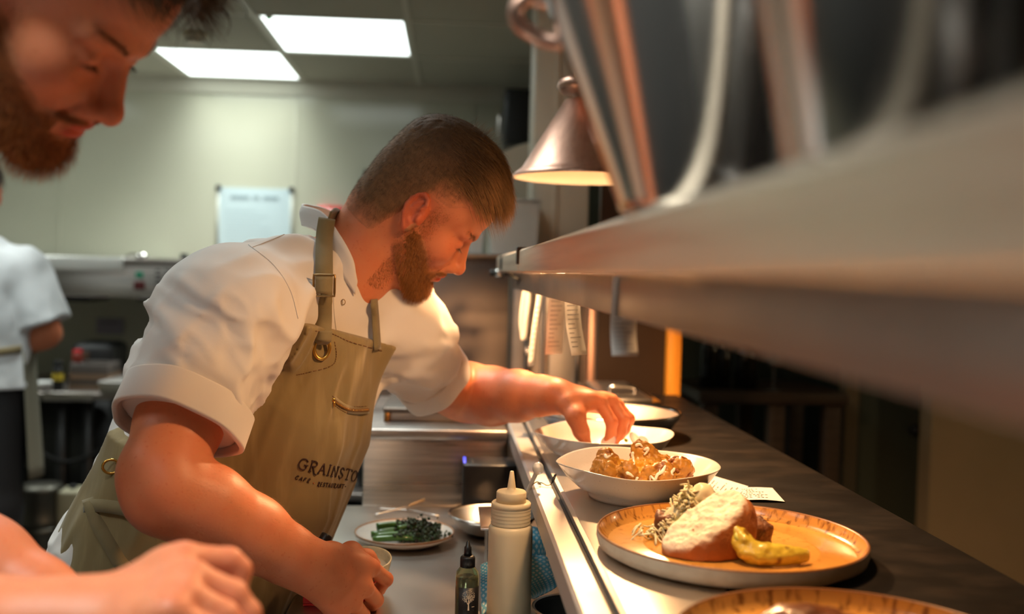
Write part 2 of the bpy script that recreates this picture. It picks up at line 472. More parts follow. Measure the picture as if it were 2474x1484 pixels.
for j in range(-9, 3):
    y = GY0 + j * TY
    if YB < y < YF: g.box((XL, y - 0.011, CEIL - 0.0035), (XR, y + 0.011, CEIL + 0.001))
struct('trim_3', g, M['grid'], smooth=False)

PL = {(0, 0): 'square ceiling light panel nearer the camera, right of the other bright panel',
      (-1, 1): 'square ceiling light panel farther back, left of the other bright panel, below the smoke detector',
      (0, -3): 'ceiling light panel above the two cooks, out of the picture',
      (-2, -2): 'ceiling light panel above the left aisle, out of the picture',
      (-3, 0): 'ceiling light panel by the left wall, out of the picture',
      (-2, -5): 'ceiling light panel behind the camera on the left, out of the picture',
      (0, -6): 'ceiling light panel behind the camera on the right, out of the picture'}
for c in panel_cells:
    x, y = cell(*c)
    t = thing('ceiling_light', (x + TX / 2, y + TY / 2, CEIL), PL[c], 'ceiling light', 'ceiling light panels')
    MB().box((x + 0.020, y + 0.020, CEIL + 0.004), (x + TX - 0.020, y + TY - 0.020, CEIL + 0.010)).build('diffuser', M['panel'], t, smooth=False)
    al = bpy.data.lights.new('panel_light', 'AREA'); al.shape = 'RECTANGLE'; al.size = TX - 0.05; al.size_y = TY - 0.05; al.energy = AREA_W; al.color = (0.93, 1.0, 0.95); al.spread = math.radians(100)
    ao = bpy.data.objects.new('panel_light', al); COL.objects.link(ao); ao.parent = t; ao.location = (0, 0, 0.002)
    f = MB()
    for a, b in (((x + .009, y + .009), (x + TX - .009, y + .022)), ((x + .009, y + TY - .022), (x + TX - .009, y + TY - .009)),
                 ((x + .009, y + .022), (x + .022, y + TY - .022)), ((x + TX - .022, y + .022), (x + TX - .009, y + TY - .022))):
        f.box((*a, CEIL + 0.0), (*b, CEIL + 0.018))
    f.build('light_frame', M['panelframe'], t, smooth=False)

# smoke detector and the green indicator on the ceiling
c = P(470, 92, 4.66); c[2] = CEIL
c = PZ(472, 78, CEIL)
t = thing('smoke_detector', c, 'round white smoke detector on the ceiling above the left light panel', 'smoke detector')
MB().lathe([(0, 0), (0.05, 0), (0.055, -0.006), (0.055, -0.022), (0.05, -0.026), (0, -0.026)], c, 32).build('base', mat('detector_plastic', (0.48, 0.42, 0.30), 0.45), t)
MB().lathe([(0, -0.026), (0.040, -0.026), (0.042, -0.034), (0.036, -0.046), (0.018, -0.050), (0, -0.050)], c, 32).build('sensor_cover', mat('detector_plastic_pale', (0.56, 0.50, 0.38), 0.4), t)
v = MB()
for k in range(12):
    a = k * math.pi / 6
    v.box((-0.006, -0.0025, -0.004), (0.006, 0.0025, 0.004), M=np.block([[rotz(a + math.pi / 2), (np.array([0.0405 * math.cos(a), 0.0405 * math.sin(a), -0.037]) + c)[:, None]], [np.zeros((1, 3)), np.ones((1, 1))]]))
v.build('smoke_vent', M['black'], t)
c = PZ(650, 43, CEIL - 0.004)
t = thing('ceiling_indicator', c, 'tiny green glowing indicator lamp on the ceiling beside the nearer light panel', 'indicator light')
MB().lathe([(0, 0.006), (0.016, 0.006), (0.014, -0.004), (0.008, -0.006), (0, -0.006)], c, 20).build('housing', M['grid'], t)
MB().sphere(c + np.array([0, 0, -0.006]), (0.007, 0.007, 0.005)).build('led', M['glow_green'], t)

# white pillar at the end of the pass
a, b = P(1290, 300, 3.20), P(1428, 300, 3.20)
struct('trim_4', MB().box((a[0], 3.20, 1.05), (b[0], 3.40, CEIL)), M['pillar'], bevel=0.006)
a, b = P(1340, 300, 3.19), P(1352, 300, 3.19)
struct('trim_5', MB().box((a[0], 3.192, 1.05), (b[0], 3.20, CEIL)), M['pillar'], bevel=0.002)

BZ = 0.88
# ------------------------------------------------------------------ the pass: steel edge, dark counter
PASS_Z, PASS_Y0, PASS_Y1 = 1.05, -0.30, 2.66
t = thing('pass_counter', (0.38, 1.2, 0.0), 'long pass counter, dark worn top with a strip of steel along the kitchen side', 'counter')
MB().box((0.290, PASS_Y0, PASS_Z - 0.04), (0.620, PASS_Y1, PASS_Z)).build('counter_top', M['counter'], t, bevel=0.003)
MB().box((0.172, PASS_Y0, PASS_Z - 0.02), (0.290, 2.30, PASS_Z)).build('steel_strip', M['steel2'], t, bevel=0.002)
MB().prism([(0.128, PASS_Z - 0.034), (0.128, PASS_Z - 0.002), (0.132, PASS_Z + 0.001), (0.157, PASS_Z + 0.001), (0.159, PASS_Z - 0.001), (0.159, PASS_Z - 0.012), (0.166, PASS_Z - 0.012), (0.166, PASS_Z + 0.002), (0.172, PASS_Z + 0.002), (0.172, PASS_Z - 0.034)], PASS_Y0, 2.12).build('edge_rail', M['rail'], t, smooth=False)
MB().box((0.160, PASS_Y0, PASS_Z - 0.0125), (0.1655, 2.12, PASS_Z - 0.006)).build('rail_seal', M['rubber'], t, smooth=False)
pp = thing('counter_panel', (0.592, 1.2, 0.0), 'dark panel closing the restaurant side of the pass below the counter top', 'panel')
MB().box((0.585, PASS_Y0, 0.0), (0.60, PASS_Y1, PASS_Z - 0.0405)).build('panel', M['darkwood'], pp, smooth=False)
for y in (0.0, 1.2, 2.05):
    MB().box((0.50, y - 0.02, BZ), (0.54, y + 0.02, PASS_Z - 0.04)).build('support_post', M['steel'], t, smooth=False, bevel=0.003)

# prep bench below and in front of the pass
BZ = 0.88
t = thing('prep_bench', (0.15, 1.0, 0.0), 'stainless steel prep bench below the pass, with a steel upstand at its far end', 'workbench')
MB().box((-0.225, -0.4, BZ - 0.045), (0.55, 2.07, BZ)).build('bench_top', M['steel2'], t, bevel=0.006, segs=3)
MB().box((-0.15, -0.4, 0.10), (0.55, 2.0, 0.14)).build('under_shelf', M['steel_d'], t, bevel=0.004)
for x in (-0.17, 0.50):
    for y in (-0.3, 0.8, 1.95):
        MB().box((x - 0.018, y - 0.018, 0.0), (x + 0.018, y + 0.018, BZ - 0.045)).build('leg', M['steel'], t, bevel=0.004)

# steel box at the end of the bench (front panel, overhanging lid)
xa, xb = P(876, 1140, 2.08)[0], 0.025
zt = P(1050, 1036, 2.07)[2]; zm = P(1050, 1060, 2.07)[2]
t = thing('steel_hot_cupboard', ((xa + xb) / 2, 2.3, 0.0), 'steel cabinet closing off the far end of the prep bench behind the black box', 'cabinet')
MB().box((xa, 2.075, 0.12), (xb + 0.1, 2.60, zm)).build('body', M['steel'], t, bevel=0.003)
MB().box((xa - 0.004, 2.055, zm), (xb + 0.1, 2.60, zt)).build('top', M['steel_d'], t, bevel=0.004)
for x in (xa + 0.03, xb + 0.05):
    MB().box((x - 0.02, 2.1, 0.0), (x + 0.02, 2.14, 0.12)).build('leg', M['steel'], t)
# deep pan on the cabinet
a, b = P(932, 1034, 2.16), P(1235, 1034, 2.16); zz = P(1000, 996, 2.16)[2]
t = thing('steel_drawer_unit', ((a[0] + b[0]) / 2, 2.25, zt), 'low steel unit standing on top of the cabinet below the cook\'s outstretched arm', 'steel unit')
MB().box((a[0], 2.16, zt), (b[0], 2.40, zz)).build('body', M['steel_d'], t, bevel=0.003)
MB().box((a[0] - 0.006, 2.150, zz), (b[0] + 0.006, 2.40, zz + 0.010)).build('lid', mat('darkened_lid_steel', (0.16, 0.13, 0.11), 0.42, 1.0, rvar=(6, 0.55)), t, bevel=0.003)  # lid steel darkened to dim its bright reflections
MB().box((a[0] - 0.004, 2.152, zt), (a[0] + 0.008, 2.162, zz)).build('edge_strip', mat('aged_brass', (0.35, 0.17, 0.05), 0.35, 1.0), t)

# tall steel panel behind, then steel doors, then the brown partition
a, b = P(1002, 650, 2.95), P(1232, 650, 2.95); zt2 = P(1100, 622, 2.95)[2]
t = thing('steel_screen', ((a[0] + b[0]) / 2, 3.0, 0.0), 'tall brown-reflecting steel screen behind the cook\'s face', 'screen')
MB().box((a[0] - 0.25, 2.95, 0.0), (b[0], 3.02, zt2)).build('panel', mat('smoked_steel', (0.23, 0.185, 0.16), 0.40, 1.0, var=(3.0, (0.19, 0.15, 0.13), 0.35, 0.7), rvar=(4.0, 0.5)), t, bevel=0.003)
MB().box((a[0] - 0.25, 2.94, zt2), (b[0], 3.03, zt2 + 0.012)).build('top_edge', M['steel'], t, bevel=0.003)
a, b = P(1232, 800, 2.98), P(1452, 800, 2.98); zt3 = P(1300, 694, 2.98)[2]
t = thing('steel_cabinet', ((a[0] + b[0]) / 2, 3.1, 0.0), 'steel upright cabinet with doors and tall handles behind the hanging tickets', 'cabinet')
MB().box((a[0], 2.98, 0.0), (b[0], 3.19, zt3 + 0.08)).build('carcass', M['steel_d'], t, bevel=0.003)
for (p0, p1, m) in ((1236, 1288, 'steel_d'), (1306, 1408, 'steel_d')):
    d0, d1 = P(p0, 800, 2.98)[0], P(p1, 800, 2.98)[0]
    dr = MB().box((d0, 2.965, 0.15), (d1, 2.98, zt3)).build('door', M[m], t, bevel=0.003)
    MB().tube([(d1 - 0.02, 2.965, zt3 - 0.12), (d1 - 0.02, 2.94, zt3 - 0.13), (d1 - 0.02, 2.94, zt3 - 0.34), (d1 - 0.02, 2.965, zt3 - 0.35)], 0.007).build('handle', M['chrome'], dr)
d0, d1 = P(1420, 800, 2.96)[0], P(1447, 800, 2.96)[0]
MB().box((d0, 2.955, 0.15), (d1, 2.98, zt3)).build('corner_post', M['copper'], t, bevel=0.006)
# brown partition at the end of the pass
a, b = P(1447, 700, 2.72), P(1612, 700, 2.72)
t = thing('brown_partition', ((a[0] + b[0]) / 2, 2.75, 0.0), 'dark brown glossy partition at the far end of the pass counter', 'partition')
MB().box((a[0], 2.72, 0.0), (b[0], 2.76, 2.10)).build('panel', M['brownpanel'], t, smooth=False, bevel=0.002)
a, b = P(1609, 860, 2.70), P(1640, 860, 2.70)
t = thing('orange_post', ((a[0] + b[0]) / 2, 2.69, 1.05), 'narrow orange wooden post standing at the far corner of the pass', 'post')
MB().box((a[0], 2.668, 0.0), (b[0], 2.715, 1.34)).build('upright', M['orange'], t, bevel=0.003)
MB().box((a[0] - 0.006, 2.664, 1.34), (b[0] + 0.006, 2.718, 1.352)).build('top_cap', M['steel'], t, bevel=0.002)

# curved white hood behind the lamp and black speaker on the wall
a, b = P(1203, 380, 3.6), P(1300, 350, 3.6)
prof = [(a[0], 1.50)]
top = spline([P(1203, 372, 3.6)[[0, 2]], P(1225, 362, 3.6)[[0, 2]], P(1255, 350, 3.6)[[0, 2]], P(1300, 340, 3.6)[[0, 2]]], 12)
t = thing('white_extract_hood', ((a[0] + b[0]) / 2, 3.9, 1.5), 'cream extract hood with a curved top between the cook\'s hair and the copper lamp', 'hood')
MB().prism([(a[0], 1.36)] + [tuple(q) for q in top] + [(b[0] + 0.1, top[-1][1]), (b[0] + 0.1, 1.36)], 3.6, 4.4).build('casing', M['pillar'], t, smooth=False, bevel=0.004)
MB().box((a[0], 3.59, 1.36), (b[0] + 0.1, 3.60, 1.40)).build('lower_lip', M['pillar'], t, smooth=False)
MB().box((a[0] + 0.1, 3.8, 0.0), (b[0], 4.2, 1.36)).build('base_cabinet', M['steel_d'], t, smooth=False)
a, b = P(1221, 212, 4.6), P(1283, 350, 4.6)
t = thing('wall_speaker', ((a[0] + b[0]) / 2, 4.66, b[2]), 'black loudspeaker hung high on the wall above the cream hood', 'loudspeaker')
MB().box((a[0], 4.6, b[2]), (b[0], 4.78, a[2])).build('case', M['black'], t, bevel=0.012)
MB().box((a[0] + 0.010, 4.594, b[2] + 0.012), (b[0] - 0.010, 4.60, a[2] - 0.012)).build('grille', M['rubber'], t, bevel=0.003)
MB().tube([(a[0] - 0.002, 4.7, b[2] + 0.03), (a[0] - 0.018, 4.7, b[2] + 0.06), (a[0] - 0.018, 4.7, a[2] - 0.12), (a[0] - 0.002, 4.7, a[2] - 0.1)], 0.010).build('bracket', M['steel'], t)
MB().box((a[0] + 0.03, 4.78, b[2] + 0.06), (b[0] - 0.03, 5.36, a[2] - 0.06)).build('wall_arm', M['black'], t, bevel=0.004)
# stacked cloudy plastic tubs on the steel screen
for k, (p0, p1, q0, q1, Y, lab) in enumerate([(1180, 1306, 488, 618, 2.99, 'large cloudy plastic food tub on the steel screen ledge, tallest of the two'), (1126, 1174, 545, 620, 2.985, 'small cloudy plastic tub on the ledge just right of the cook\'s brow')]):
    a, b = P(p0, q1, Y), P(p1, q0, Y); z0 = zt2 + 0.012
    if k == 0: z0 = zt3 + 0.08
    t = thing('plastic_tub', ((a[0] + b[0]) / 2, Y + 0.05, z0), lab, 'tub', 'cloudy plastic tubs on the ledge')
    d = 0.06 if k else 0.20
    m0 = MB(); m0.prism([(a[0] + 0.008, z0), (b[0] - 0.008, z0), (b[0], b[2]), (a[0], b[2])], Y, Y + d); m0.build('tub', M['plastic_t'], t, smooth=False, bevel=0.004)
    MB().box((a[0] - 0.004, Y - 0.004, b[2]), (b[0] + 0.004, Y + d + 0.004, b[2] + 0.008)).build('lid', M['plastic_t'], t, bevel=0.003)

# notice on the wall
c0, c1 = P(527, 452, YF - 0.004), P(703, 640, YF - 0.004)
t = thing('wall_notice', ((c0[0] + c1[0]) / 2, YF - 0.004, c1[2]), 'pale blue printed notice pinned to the back wall by dark corner studs', 'notice')
MB().box((c0[0], YF - 0.006, c1[2]), (c1[0], YF - 0.001, c0[2])).build('sheet', M['bluepaper'], t, smooth=False)
hm = mat('holder_plastic', (0.42, 0.42, 0.36), 0.3)
for x in (c0[0], c1[0]): MB().box((x - 0.007, YF - 0.010, c1[2]), (x + 0.007, YF - 0.001, c0[2])).build('holder_edge', hm, t)
for x in (c0[0] + 0.003, c1[0] - 0.003):
    for z in (c0[2] - 0.003, c1[2] + 0.02):
        MB().sphere((x, YF - 0.010, z), (0.016, 0.010, 0.016)).build('stud', M['black'], t)
rr = random.Random(3); pm = mat('grey_print', (0.26, 0.33, 0.36), 0.6)
for u0, u1 in ((0.17, 0.42), (0.47, 0.56), (0.61, 0.82)):                       # blurred heading of three words
    MB().box((c0[0] + u0 * (c1[0] - c0[0]), YF - 0.008, c0[2] - 0.060), (c0[0] + u1 * (c1[0] - c0[0]), YF - 0.0055, c0[2] - 0.042)).build('heading_word', pm, t, smooth=False)
pm2 = mat('pale_print', (0.36, 0.45, 0.48), 0.6)
for r in range(9):
    z = c0[2] - 0.12 - r * 0.030
    MB().box((c0[0] + 0.035, YF - 0.007, z - 0.003), (c0[0] + 0.035 + rr.uniform(0.3, 0.82) * (c1[0] - c0[0]), YF - 0.0055, z + 0.0012)).build('text_line', pm2, t, smooth=False)
# red and black items on the wall behind the cook's neck
c0, c1 = P(775, 497, YF - 0.05), P(815, 520, YF - 0.05)
t = thing('red_alarm_box', ((c0[0] + c1[0]) / 2, YF - 0.03, c1[2]), 'red box on the back wall showing just behind the cook\'s collar', 'alarm box')
MB().box((c0[0] - 0.02, YF - 0.05, c1[2] - 0.06), (c1[0] + 0.03, YF, c0[2])).build('case', M['red'], t, bevel=0.008)
MB().box((c0[0], YF - 0.054, c1[2] - 0.03), (c1[0] + 0.01, YF - 0.05, c0[2] - 0.02)).build('cover_plate', mat('pale_plate', (0.6, 0.55, 0.5), 0.4), t)
c0, c1 = P(868, 412, YF - 0.05), P(905, 500, YF - 0.05)
t = thing('wall_telephone', ((c0[0] + c1[0]) / 2, YF - 0.03, c1[2]), 'black wall-mounted handset half hidden behind the back of the cook\'s head', 'telephone')
MB().box((c0[0], YF - 0.05, c1[2]), (c1[0] + 0.03, YF, c0[2] - 0.04)).build('base', M['black'], t, bevel=0.010)
MB().tube([(c0[0] + 0.02, YF - 0.07, c1[2] + 0.02), (c0[0] + 0.02, YF - 0.085, (c0[2] + c1[2]) / 2), (c0[0] + 0.045, YF - 0.07, c0[2])], [0.018, 0.011, 0.018]).build('handset', M['black'], t)

# ------------------------------------------------------------------ gantry over the pass
GXL = 0.115
t = thing('pass_gantry', (0.2, 1.2, 1.33), 'long steel shelf with a ticket rail running over the pass into the foreground', 'gantry shelf')
GY1, GY0s = 2.52, -0.30
GTOP = 1.411
# front lip, rear bar and unseen open rods, shaped to let lamp light through
lip = [(GXL, 1.373), (GXL, GTOP - 0.004), (GXL + 0.004, GTOP), (GXL + 0.024, GTOP), (GXL + 0.024, GTOP - 0.004), (GXL + 0.006, GTOP - 0.004), (GXL + 0.006, 1.375), (GXL + 0.024, 1.375), (GXL + 0.024, 1.371), (GXL + 0.003, 1.371)]
rear = [(GXL + 0.118, 1.392), (GXL + 0.118, GTOP), (GXL + 0.135, GTOP), (GXL + 0.135, 1.392)]
for y0, y1 in ((GY0s, 1.70), (1.708, GY1)):
    MB().prism(lip, y0, y1).build('shelf_lip', M['gantry'], t, smooth=False, bevel=0.001)
    MB().prism(rear, y0, y1).build('rear_bar', M['steel'], t, smooth=False, bevel=0.001)
y = GY0s + 0.03
while y < GY1:
    if not 1.68 < y < 1.73: MB().tube([(GXL + 0.018, y, GTOP - 0.0065), (GXL + 0.122, y, GTOP - 0.0065)], 0.0026, 8).build('shelf_rod', M['steel_d'], t)
    y += 0.075
for y in (0.05, 0.95, 1.62, 2.4): MB().box((GXL + 0.020, y - 0.010, 1.371), (GXL + 0.056, y + 0.010, 1.3745)).build('rail_bracket', M['steel_d'], t)
MB().box((0.157, GY0s, 1.3315), (0.166, GY1 - 0.03, 1.371)).build('ticket_rail', M['steel_d'], t, bevel=0.0015)
MB().box((GXL - 0.004, 1.695, 1.385), (GXL + 0.05, 1.718, GTOP + 0.004)).build('joint_clip', M['black'], t, bevel=0.002)
b = MB()
b.tube([(GXL - 0.002, 2.27, GTOP), (GXL - 0.002, 2.27, 1.380), (GXL + 0.012, 2.265, 1.368), (GXL + 0.045, 2.255, 1.352), (GXL + 0.058, 2.255, 1.356)], 0.0028)
b.build('cable', M['rubber'], t)
for y in (2.30, 2.325):
    MB().box((0.1555, y - 0.003, 1.343), (0.157, y + 0.003, 1.362)).build('rail_slot', M['black'], t)
c = P(1205, 656, 2.50)
MB().tube([c + (-0.022, 0, -0.004), c + (-0.010, 0, -0.004)], 0.009).build('bolt_knob', M['black'], t)
MB().tube([c + (-0.010, 0, -0.004), c + (0.012, 0, -0.004)], 0.012).build('bolt_collar', M['chrome'], t)
MB().tube([c + (0.012, 0, -0.004), c + (0.05, 0, -0.004)], 0.006).build('bolt_knob', M['black'], t)
for y in (2.49,):
    MB().box((0.235, y - 0.012, 1.05), (0.250, y + 0.012, 1.371)).build('upright', M['steel_d'], t, bevel=0.002)
MB().box((0.21, -0.25, 1.05), (0.245, -0.22, 1.371)).build('upright', M['steel_d'], t, bevel=0.002)

# order tickets clipped under the gantry
def ticket(px0, py0, pts, Y, half, lab, yaw, loop=False, curl=0.0):
    """pts: pixel points down the strip at depth Y"""
    t = thing('order_ticket', P(pts[-1][0], pts[-1][1], Y), lab, 'order ticket', 'order tickets hanging from the gantry rail')
    ctr = spline([P(x, y, Y) for x, y in pts], 20)
    for i in range(20): ctr[i][1] += curl * math.sin(i / 19 * math.pi)
    side = np.array([math.cos(yaw), math.sin(yaw), 0])
    MB().ribbon(ctr, side, half, 0.0004).build('slip', M['paper'], t)
    if loop:
        c2 = ctr.copy(); off = np.array([0.0, 0.02, 0.0]); s = np.sin(np.linspace(0, math.pi, 20)); c2 = c2 + s[:, None] * np.array([0.012, 0.012, 0.004])
        MB().ribbon(c2, side, half, 0.0004).build('folded_back', M['paper'], t)
    ln = MB(); r2 = random.Random(int(px0))
    up = np.array([0, 0, 1.0]); nrm = np.cross(side, up); nrm = nrm / np.linalg.norm(nrm)
    if nrm[1] > 0: nrm = -nrm
    for i in range(2, 18):
        w0 = -half * 0.75; w1 = w0 + half * 1.5 * r2.uniform(0.4, 1.0); c = ctr[i] + nrm * 0.0005
        d = (ctr[i + 1] - ctr[i]) * 0.22
        v = [c + side * w0, c + side * w1, c + side * w1 + d, c + side * w0 + d]
        n0 = ln.n; ln.add(v + [q + nrm * 0.0002 for q in v], [(0, 1, 2, 3), (7, 6, 5, 4), (0, 4, 5, 1), (1, 5, 6, 2), (2, 6, 7, 3), (3, 7, 4, 0)])
    ln.build('printed_lines', mat('ticket_print', (0.42, 0.41, 0.42), 0.7), t, smooth=False)
    return t
ticket(1270, 660, [(1277, 662), (1268, 720), (1262, 775), (1267, 822)], 2.30, 0.018, 'narrow looped order ticket, farthest one at the end of the rail', math.radians(62), True)
ticket(1300, 660, [(1312, 655), (1304, 720), (1292, 800), (1283, 884)], 2.10, 0.020, 'longest order ticket with a pointed lower corner, second from the far end', math.radians(66))
ticket(1340, 660, [(1349, 655), (1347, 720), (1342, 790), (1338, 856)], 1.86, 0.023, 'order ticket with a brightly lit lower half, third from the far end', math.radians(40))
ticket(1388, 660, [(1384, 655), (1386, 720), (1390, 790), (1400, 858)], 1.60, 0.023, 'curling order ticket, fourth from the far end', math.radians(50), False, 0.02)
ticket(1515, 660, [(1513, 668), (1513, 730), (1510, 800), (1510, 860)], 0.93, 0.0135, 'blurred order ticket nearest the camera, hanging apart from the other four', math.radians(15), False, 0.01)

# copper heat lamps
def heat_lamp(c, R, lab, k):
    """c: centre of the rim"""
    c = np.asarray(c, float)
    t = thing('heat_lamp', c, lab, 'heat lamp', 'copper heat lamps over the pass')
    H = R * 1.14; rt = R * 0.27
    outer = [(R * 1.03, 0.0), (R * 1.03, 0.004), (R * 0.985, 0.010), (R * 0.90, R * 0.14), (rt * 1.15, H * 0.97), (rt * 0.75, H)]
    MB().lathe(outer, c, 64).build('shade', M['copper'], t)
    inner = [(R * 1.03, 0.0), (R * 1.0, 0.0), (R * 0.96, 0.010), (R * 0.88, R * 0.14), (rt * 1.05, H * 0.955), (0.0, H * 0.955)]
    MB().lathe(inner, c, 64).build('inner_lining', M['shade_in'], t)
    MB().lathe([(rt * 0.7, H), (rt * 0.7, H + R * 0.05), (R * 0.36, H + R * 0.07), (R * 0.43, H + R * 0.16), (R * 0.40, H + R * 0.25), (R * 0.25, H + R * 0.32), (R * 0.06, H + R * 0.36), (0, H + R * 0.42)], c, 32).build('neck_cap', M['copper'], t)
    MB().tube([c + (0, 0, H + R * 0.40), (c[0], c[1], CEIL - 0.02)], 0.004).build('cord', M['black'], t)
    MB().lathe([(0, 0), (0.045, 0), (0.045, -0.01), (0.03, -0.022), (0, -0.022)], (c[0], c[1], CEIL), 24).build('ceiling_rose', M['copper'], t)
    bm = mat('heat_bulb_glass', (1.0, 0.6, 0.3), 0.4, emit=(1.0, 0.50, 0.16, 14.0))
    MB().lathe([(0, R * 0.30), (R * 0.18, R * 0.33), (R * 0.26, R * 0.45), (R * 0.22, R * 0.62), (R * 0.11, R * 0.80), (R * 0.10, H * 0.95)], c, 24).build('bulb', bm, t)
    l = bpy.data.lights.new('heat_bulb_light', 'SPOT'); l.energy = HEAT_W * k; l.color = HEAT_C; l.shadow_soft_size = R * 0.26
    l.spot_size = math.radians(160); l.spot_blend = 0.5
    lo = bpy.data.objects.new('heat_bulb_light', l); COL.objects.link(lo); lo.location = (0, 0, R * 0.26); lo.parent = t
    return t
heat_lamp(P(1412, 432, 1.95), 0.137, 'copper heat lamp shade seen beside the cook\'s hair, hanging over the far bowls', 1.7)
heat_lamp((0.275, 1.13, 1.60), 0.137, 'added copper heat lamp hidden behind the steel pot, to light the bread plate', 0.46)  # unseen second lamp, added for warm light on the near plates

# pots on the gantry shelf
def pot(c, rb, rtp, h, lab, handle_a):
    c = np.asarray(c, float)
    t = thing('steel_pot', c, lab, 'pot', 'steel pots on the gantry shelf')
    o = [(0, 0.0), (rb * 0.86, 0.0), (rb * 0.97, rb * 0.05), (rb, rb * 0.14), (rtp, h), (rtp + 0.004, h + 0.002), (rtp + 0.003, h + 0.005), (rtp - 0.002, h + 0.003), (rb - 0.003, rb * 0.16), (rb * 0.85, 0.004), (0, 0.004)]
    MB().lathe(o, c, 72).build('bowl', M['chrome'], t)
    d = np.array([math.cos(handle_a), math.sin(handle_a), 0]); s = np.array([-d[1], d[0], 0])
    pts = [c + d * (rtp * 0.985) + (0, 0, h * 0.98), c + d * (rtp + 0.010) + s * 0.006 + (0, 0, h * 0.99), c + d * (rtp + 0.018) + s * 0.008 + (0, 0, h * 0.94), c + d * (rtp + 0.016) + s * 0.006 + (0, 0, h * 0.87),
           c + d * (rtp + 0.002) + (0, 0, h * 0.815), c + d * (rb + (rtp - rb) * 0.76) + (0, 0, h * 0.79)]
    MB().tube(spline(pts, 36), 0.0055, 12).build('handle', M['copper'], t)
    return t
pot((0.178, 0.66, GTOP - 0.0006), 0.068, 0.122, 0.150, 'large tapered steel pot with a ring handle, standing on the gantry shelf', math.radians(165))
pot((0.182, 0.385, GTOP), 0.050, 0.068, 0.10, 'blurred steel pot nearest the camera at the top right corner, on the gantry shelf', math.radians(20))

# ------------------------------------------------------------------ far left of the kitchen
def boxpx(mb, x0, y0, x1, y1, Y, d):
    a, b = P(x0, y1, Y), P(x1, y0, Y); return mb.box((a[0], Y, a[2]), (b[0], Y + d, b[2]))
YH = 4.55
t = thing('extract_shelf', P(250, 710, YH), 'long steel extract shelf with switches on the back wall left of the main cook', 'extract shelf')
boxpx(MB(), -260, 642, 560, 706, YH, 0.75).build('hood_body', M['steel'], t, bevel=0.004)
boxpx(MB(), -260, 622, 296, 642, YH - 0.02, 0.8).build('top_ledge', mat('pale_steel_edge', (0.80, 0.80, 0.76), 0.4, 0.6), t, bevel=0.004)
boxpx(MB(), 296, 630, 560, 643, YH - 0.01, 0.8).build('top_ledge', M['steel_d'], t, bevel=0.004)
v = MB()
for r in range(5):
    for k in range(4): boxpx(v, 375 + k * 22, 652 + r * 11, 389 + k * 22, 656 + r * 11, YH - 0.003, 0.004)
v.build('vent_slots', M['black'], t)
boxpx(MB(), 326, 657, 344, 672, YH - 0.015, 0.03).build('green_switch', mat('green_switch', (0.02, 0.28, 0.16), 0.4), t, bevel=0.004)
boxpx(MB(), 322, 680, 348, 700, YH - 0.015, 0.03).build('red_switch', mat('dark_red_switch', (0.10, 0.012, 0.012), 0.4), t, bevel=0.004)
for px in (-80, 120, 330): boxpx(MB(), px, 706, px + 90, 728, YH + 0.1, 0.3).build('heater_bar', M['rubber'], t, bevel=0.006)
b0 = P(0, 700, YH)[2]
MB().box((XL, YH + 0.7, b0 + 0.0), (P(560, 700, YH)[0], YF, b0 + 0.05)).build('wall_bracket', M['steel_d'], t, smooth=False)
t = thing('hood_knob', P(445, 630, YH), 'small black knob standing on the right end of the extract shelf', 'knob')
a = P(445, 629, YH + 0.1)
MB().tube([a, a + (0, 0, 0.03)], [0.016, 0.018]).build('knob', M['black'], t)
t = thing('metal_ladle', P(322, 622, YH), 'crumpled pale metal ladle lying on the extract shelf ledge', 'utensil')
a = P(296, 630, YH + 0.08)
MB().tube(spline([a + (0, 0, 0.008), a + (0.04, 0.02, 0.03), a + (0.09, 0.01, 0.012)], 12), 0.007).build('handle', M['chrome'], t)
MB().sphere(a + (0.085, 0, 0.02), (0.028, 0.025, 0.020)).build('scoop', M['chrome'], t)
# small lilac sign on the splashback
t = thing('lilac_notice', P(263, 808, YF - 0.02), 'small lilac notice on the dim splashback below the extract shelf', 'notice')
boxpx(MB(), 232, 770, 297, 807, YF - 0.02, 0.012).build('sheet', mat('lilac_paper', (0.30, 0.27, 0.32), 0.6), t, smooth=False)
boxpx(MB(), 240, 778, 285, 781, YF - 0.022, 0.003).build('printed_line', M['ink'], t, smooth=False)

# bench on the left with what stands on it
YT = 4.3
zb = P(200, 950, YT)[2]
t = thing('back_bench', (P(200, 950, YT)[0], YT + 0.4, 0.0), 'dark steel bench along the back wall beyond the aisle', 'workbench')
a, b = P(-300, 950, YT), P(420, 950, YT)
MB().box((a[0], YT, zb - 0.03), (b[0], YT + 0.75, zb)).build('bench_top', M['steel_d'], t, bevel=0.004)
MB().box((P(105, 950, YT)[0], YT - 0.01, zb - 0.035), (P(225, 950, YT)[0], YT + 0.0, zb + 0.003)).build('edge_strip', M['steel'], t, bevel=0.002)
MB().box((a[0], YT + 0.05, 0.16), (b[0], YT + 0.7, 0.19)).build('under_shelf', M['steel_d'], t)
MB().box((a[0], YT + 0.72, 0.0), (b[0], YT + 0.74, zb - 0.03)).build('back_panel', M['black'], t)  # black sheet added to darken the space below the bench
MB().box((P(90, 950, YT)[0], YT + 0.10, 0.19), (b[0], YT + 0.13, zb - 0.03)).build('front_panel', mat('underbench_dark', (0.03, 0.03, 0.03), 0.35, 0.5), t)  # second dark panel, added to keep the space below the bench dark
for px in (140, 205, 330, 410):
    q = P(px, 950, YT); MB().box((q[0] - 0.02, YT + 0.03, 0.0), (q[0] + 0.02, YT + 0.07, zb - 0.03)).build('leg', M['black'], t)
MB().tube(spline([P(90, 1090, YT + 0.02), P(150, 1115, YT + 0.02), P(200, 1108, YT + 0.02), P(260, 1080, YT + 0.02)], 16), 0.008).build('hose', M['rubber'], t)
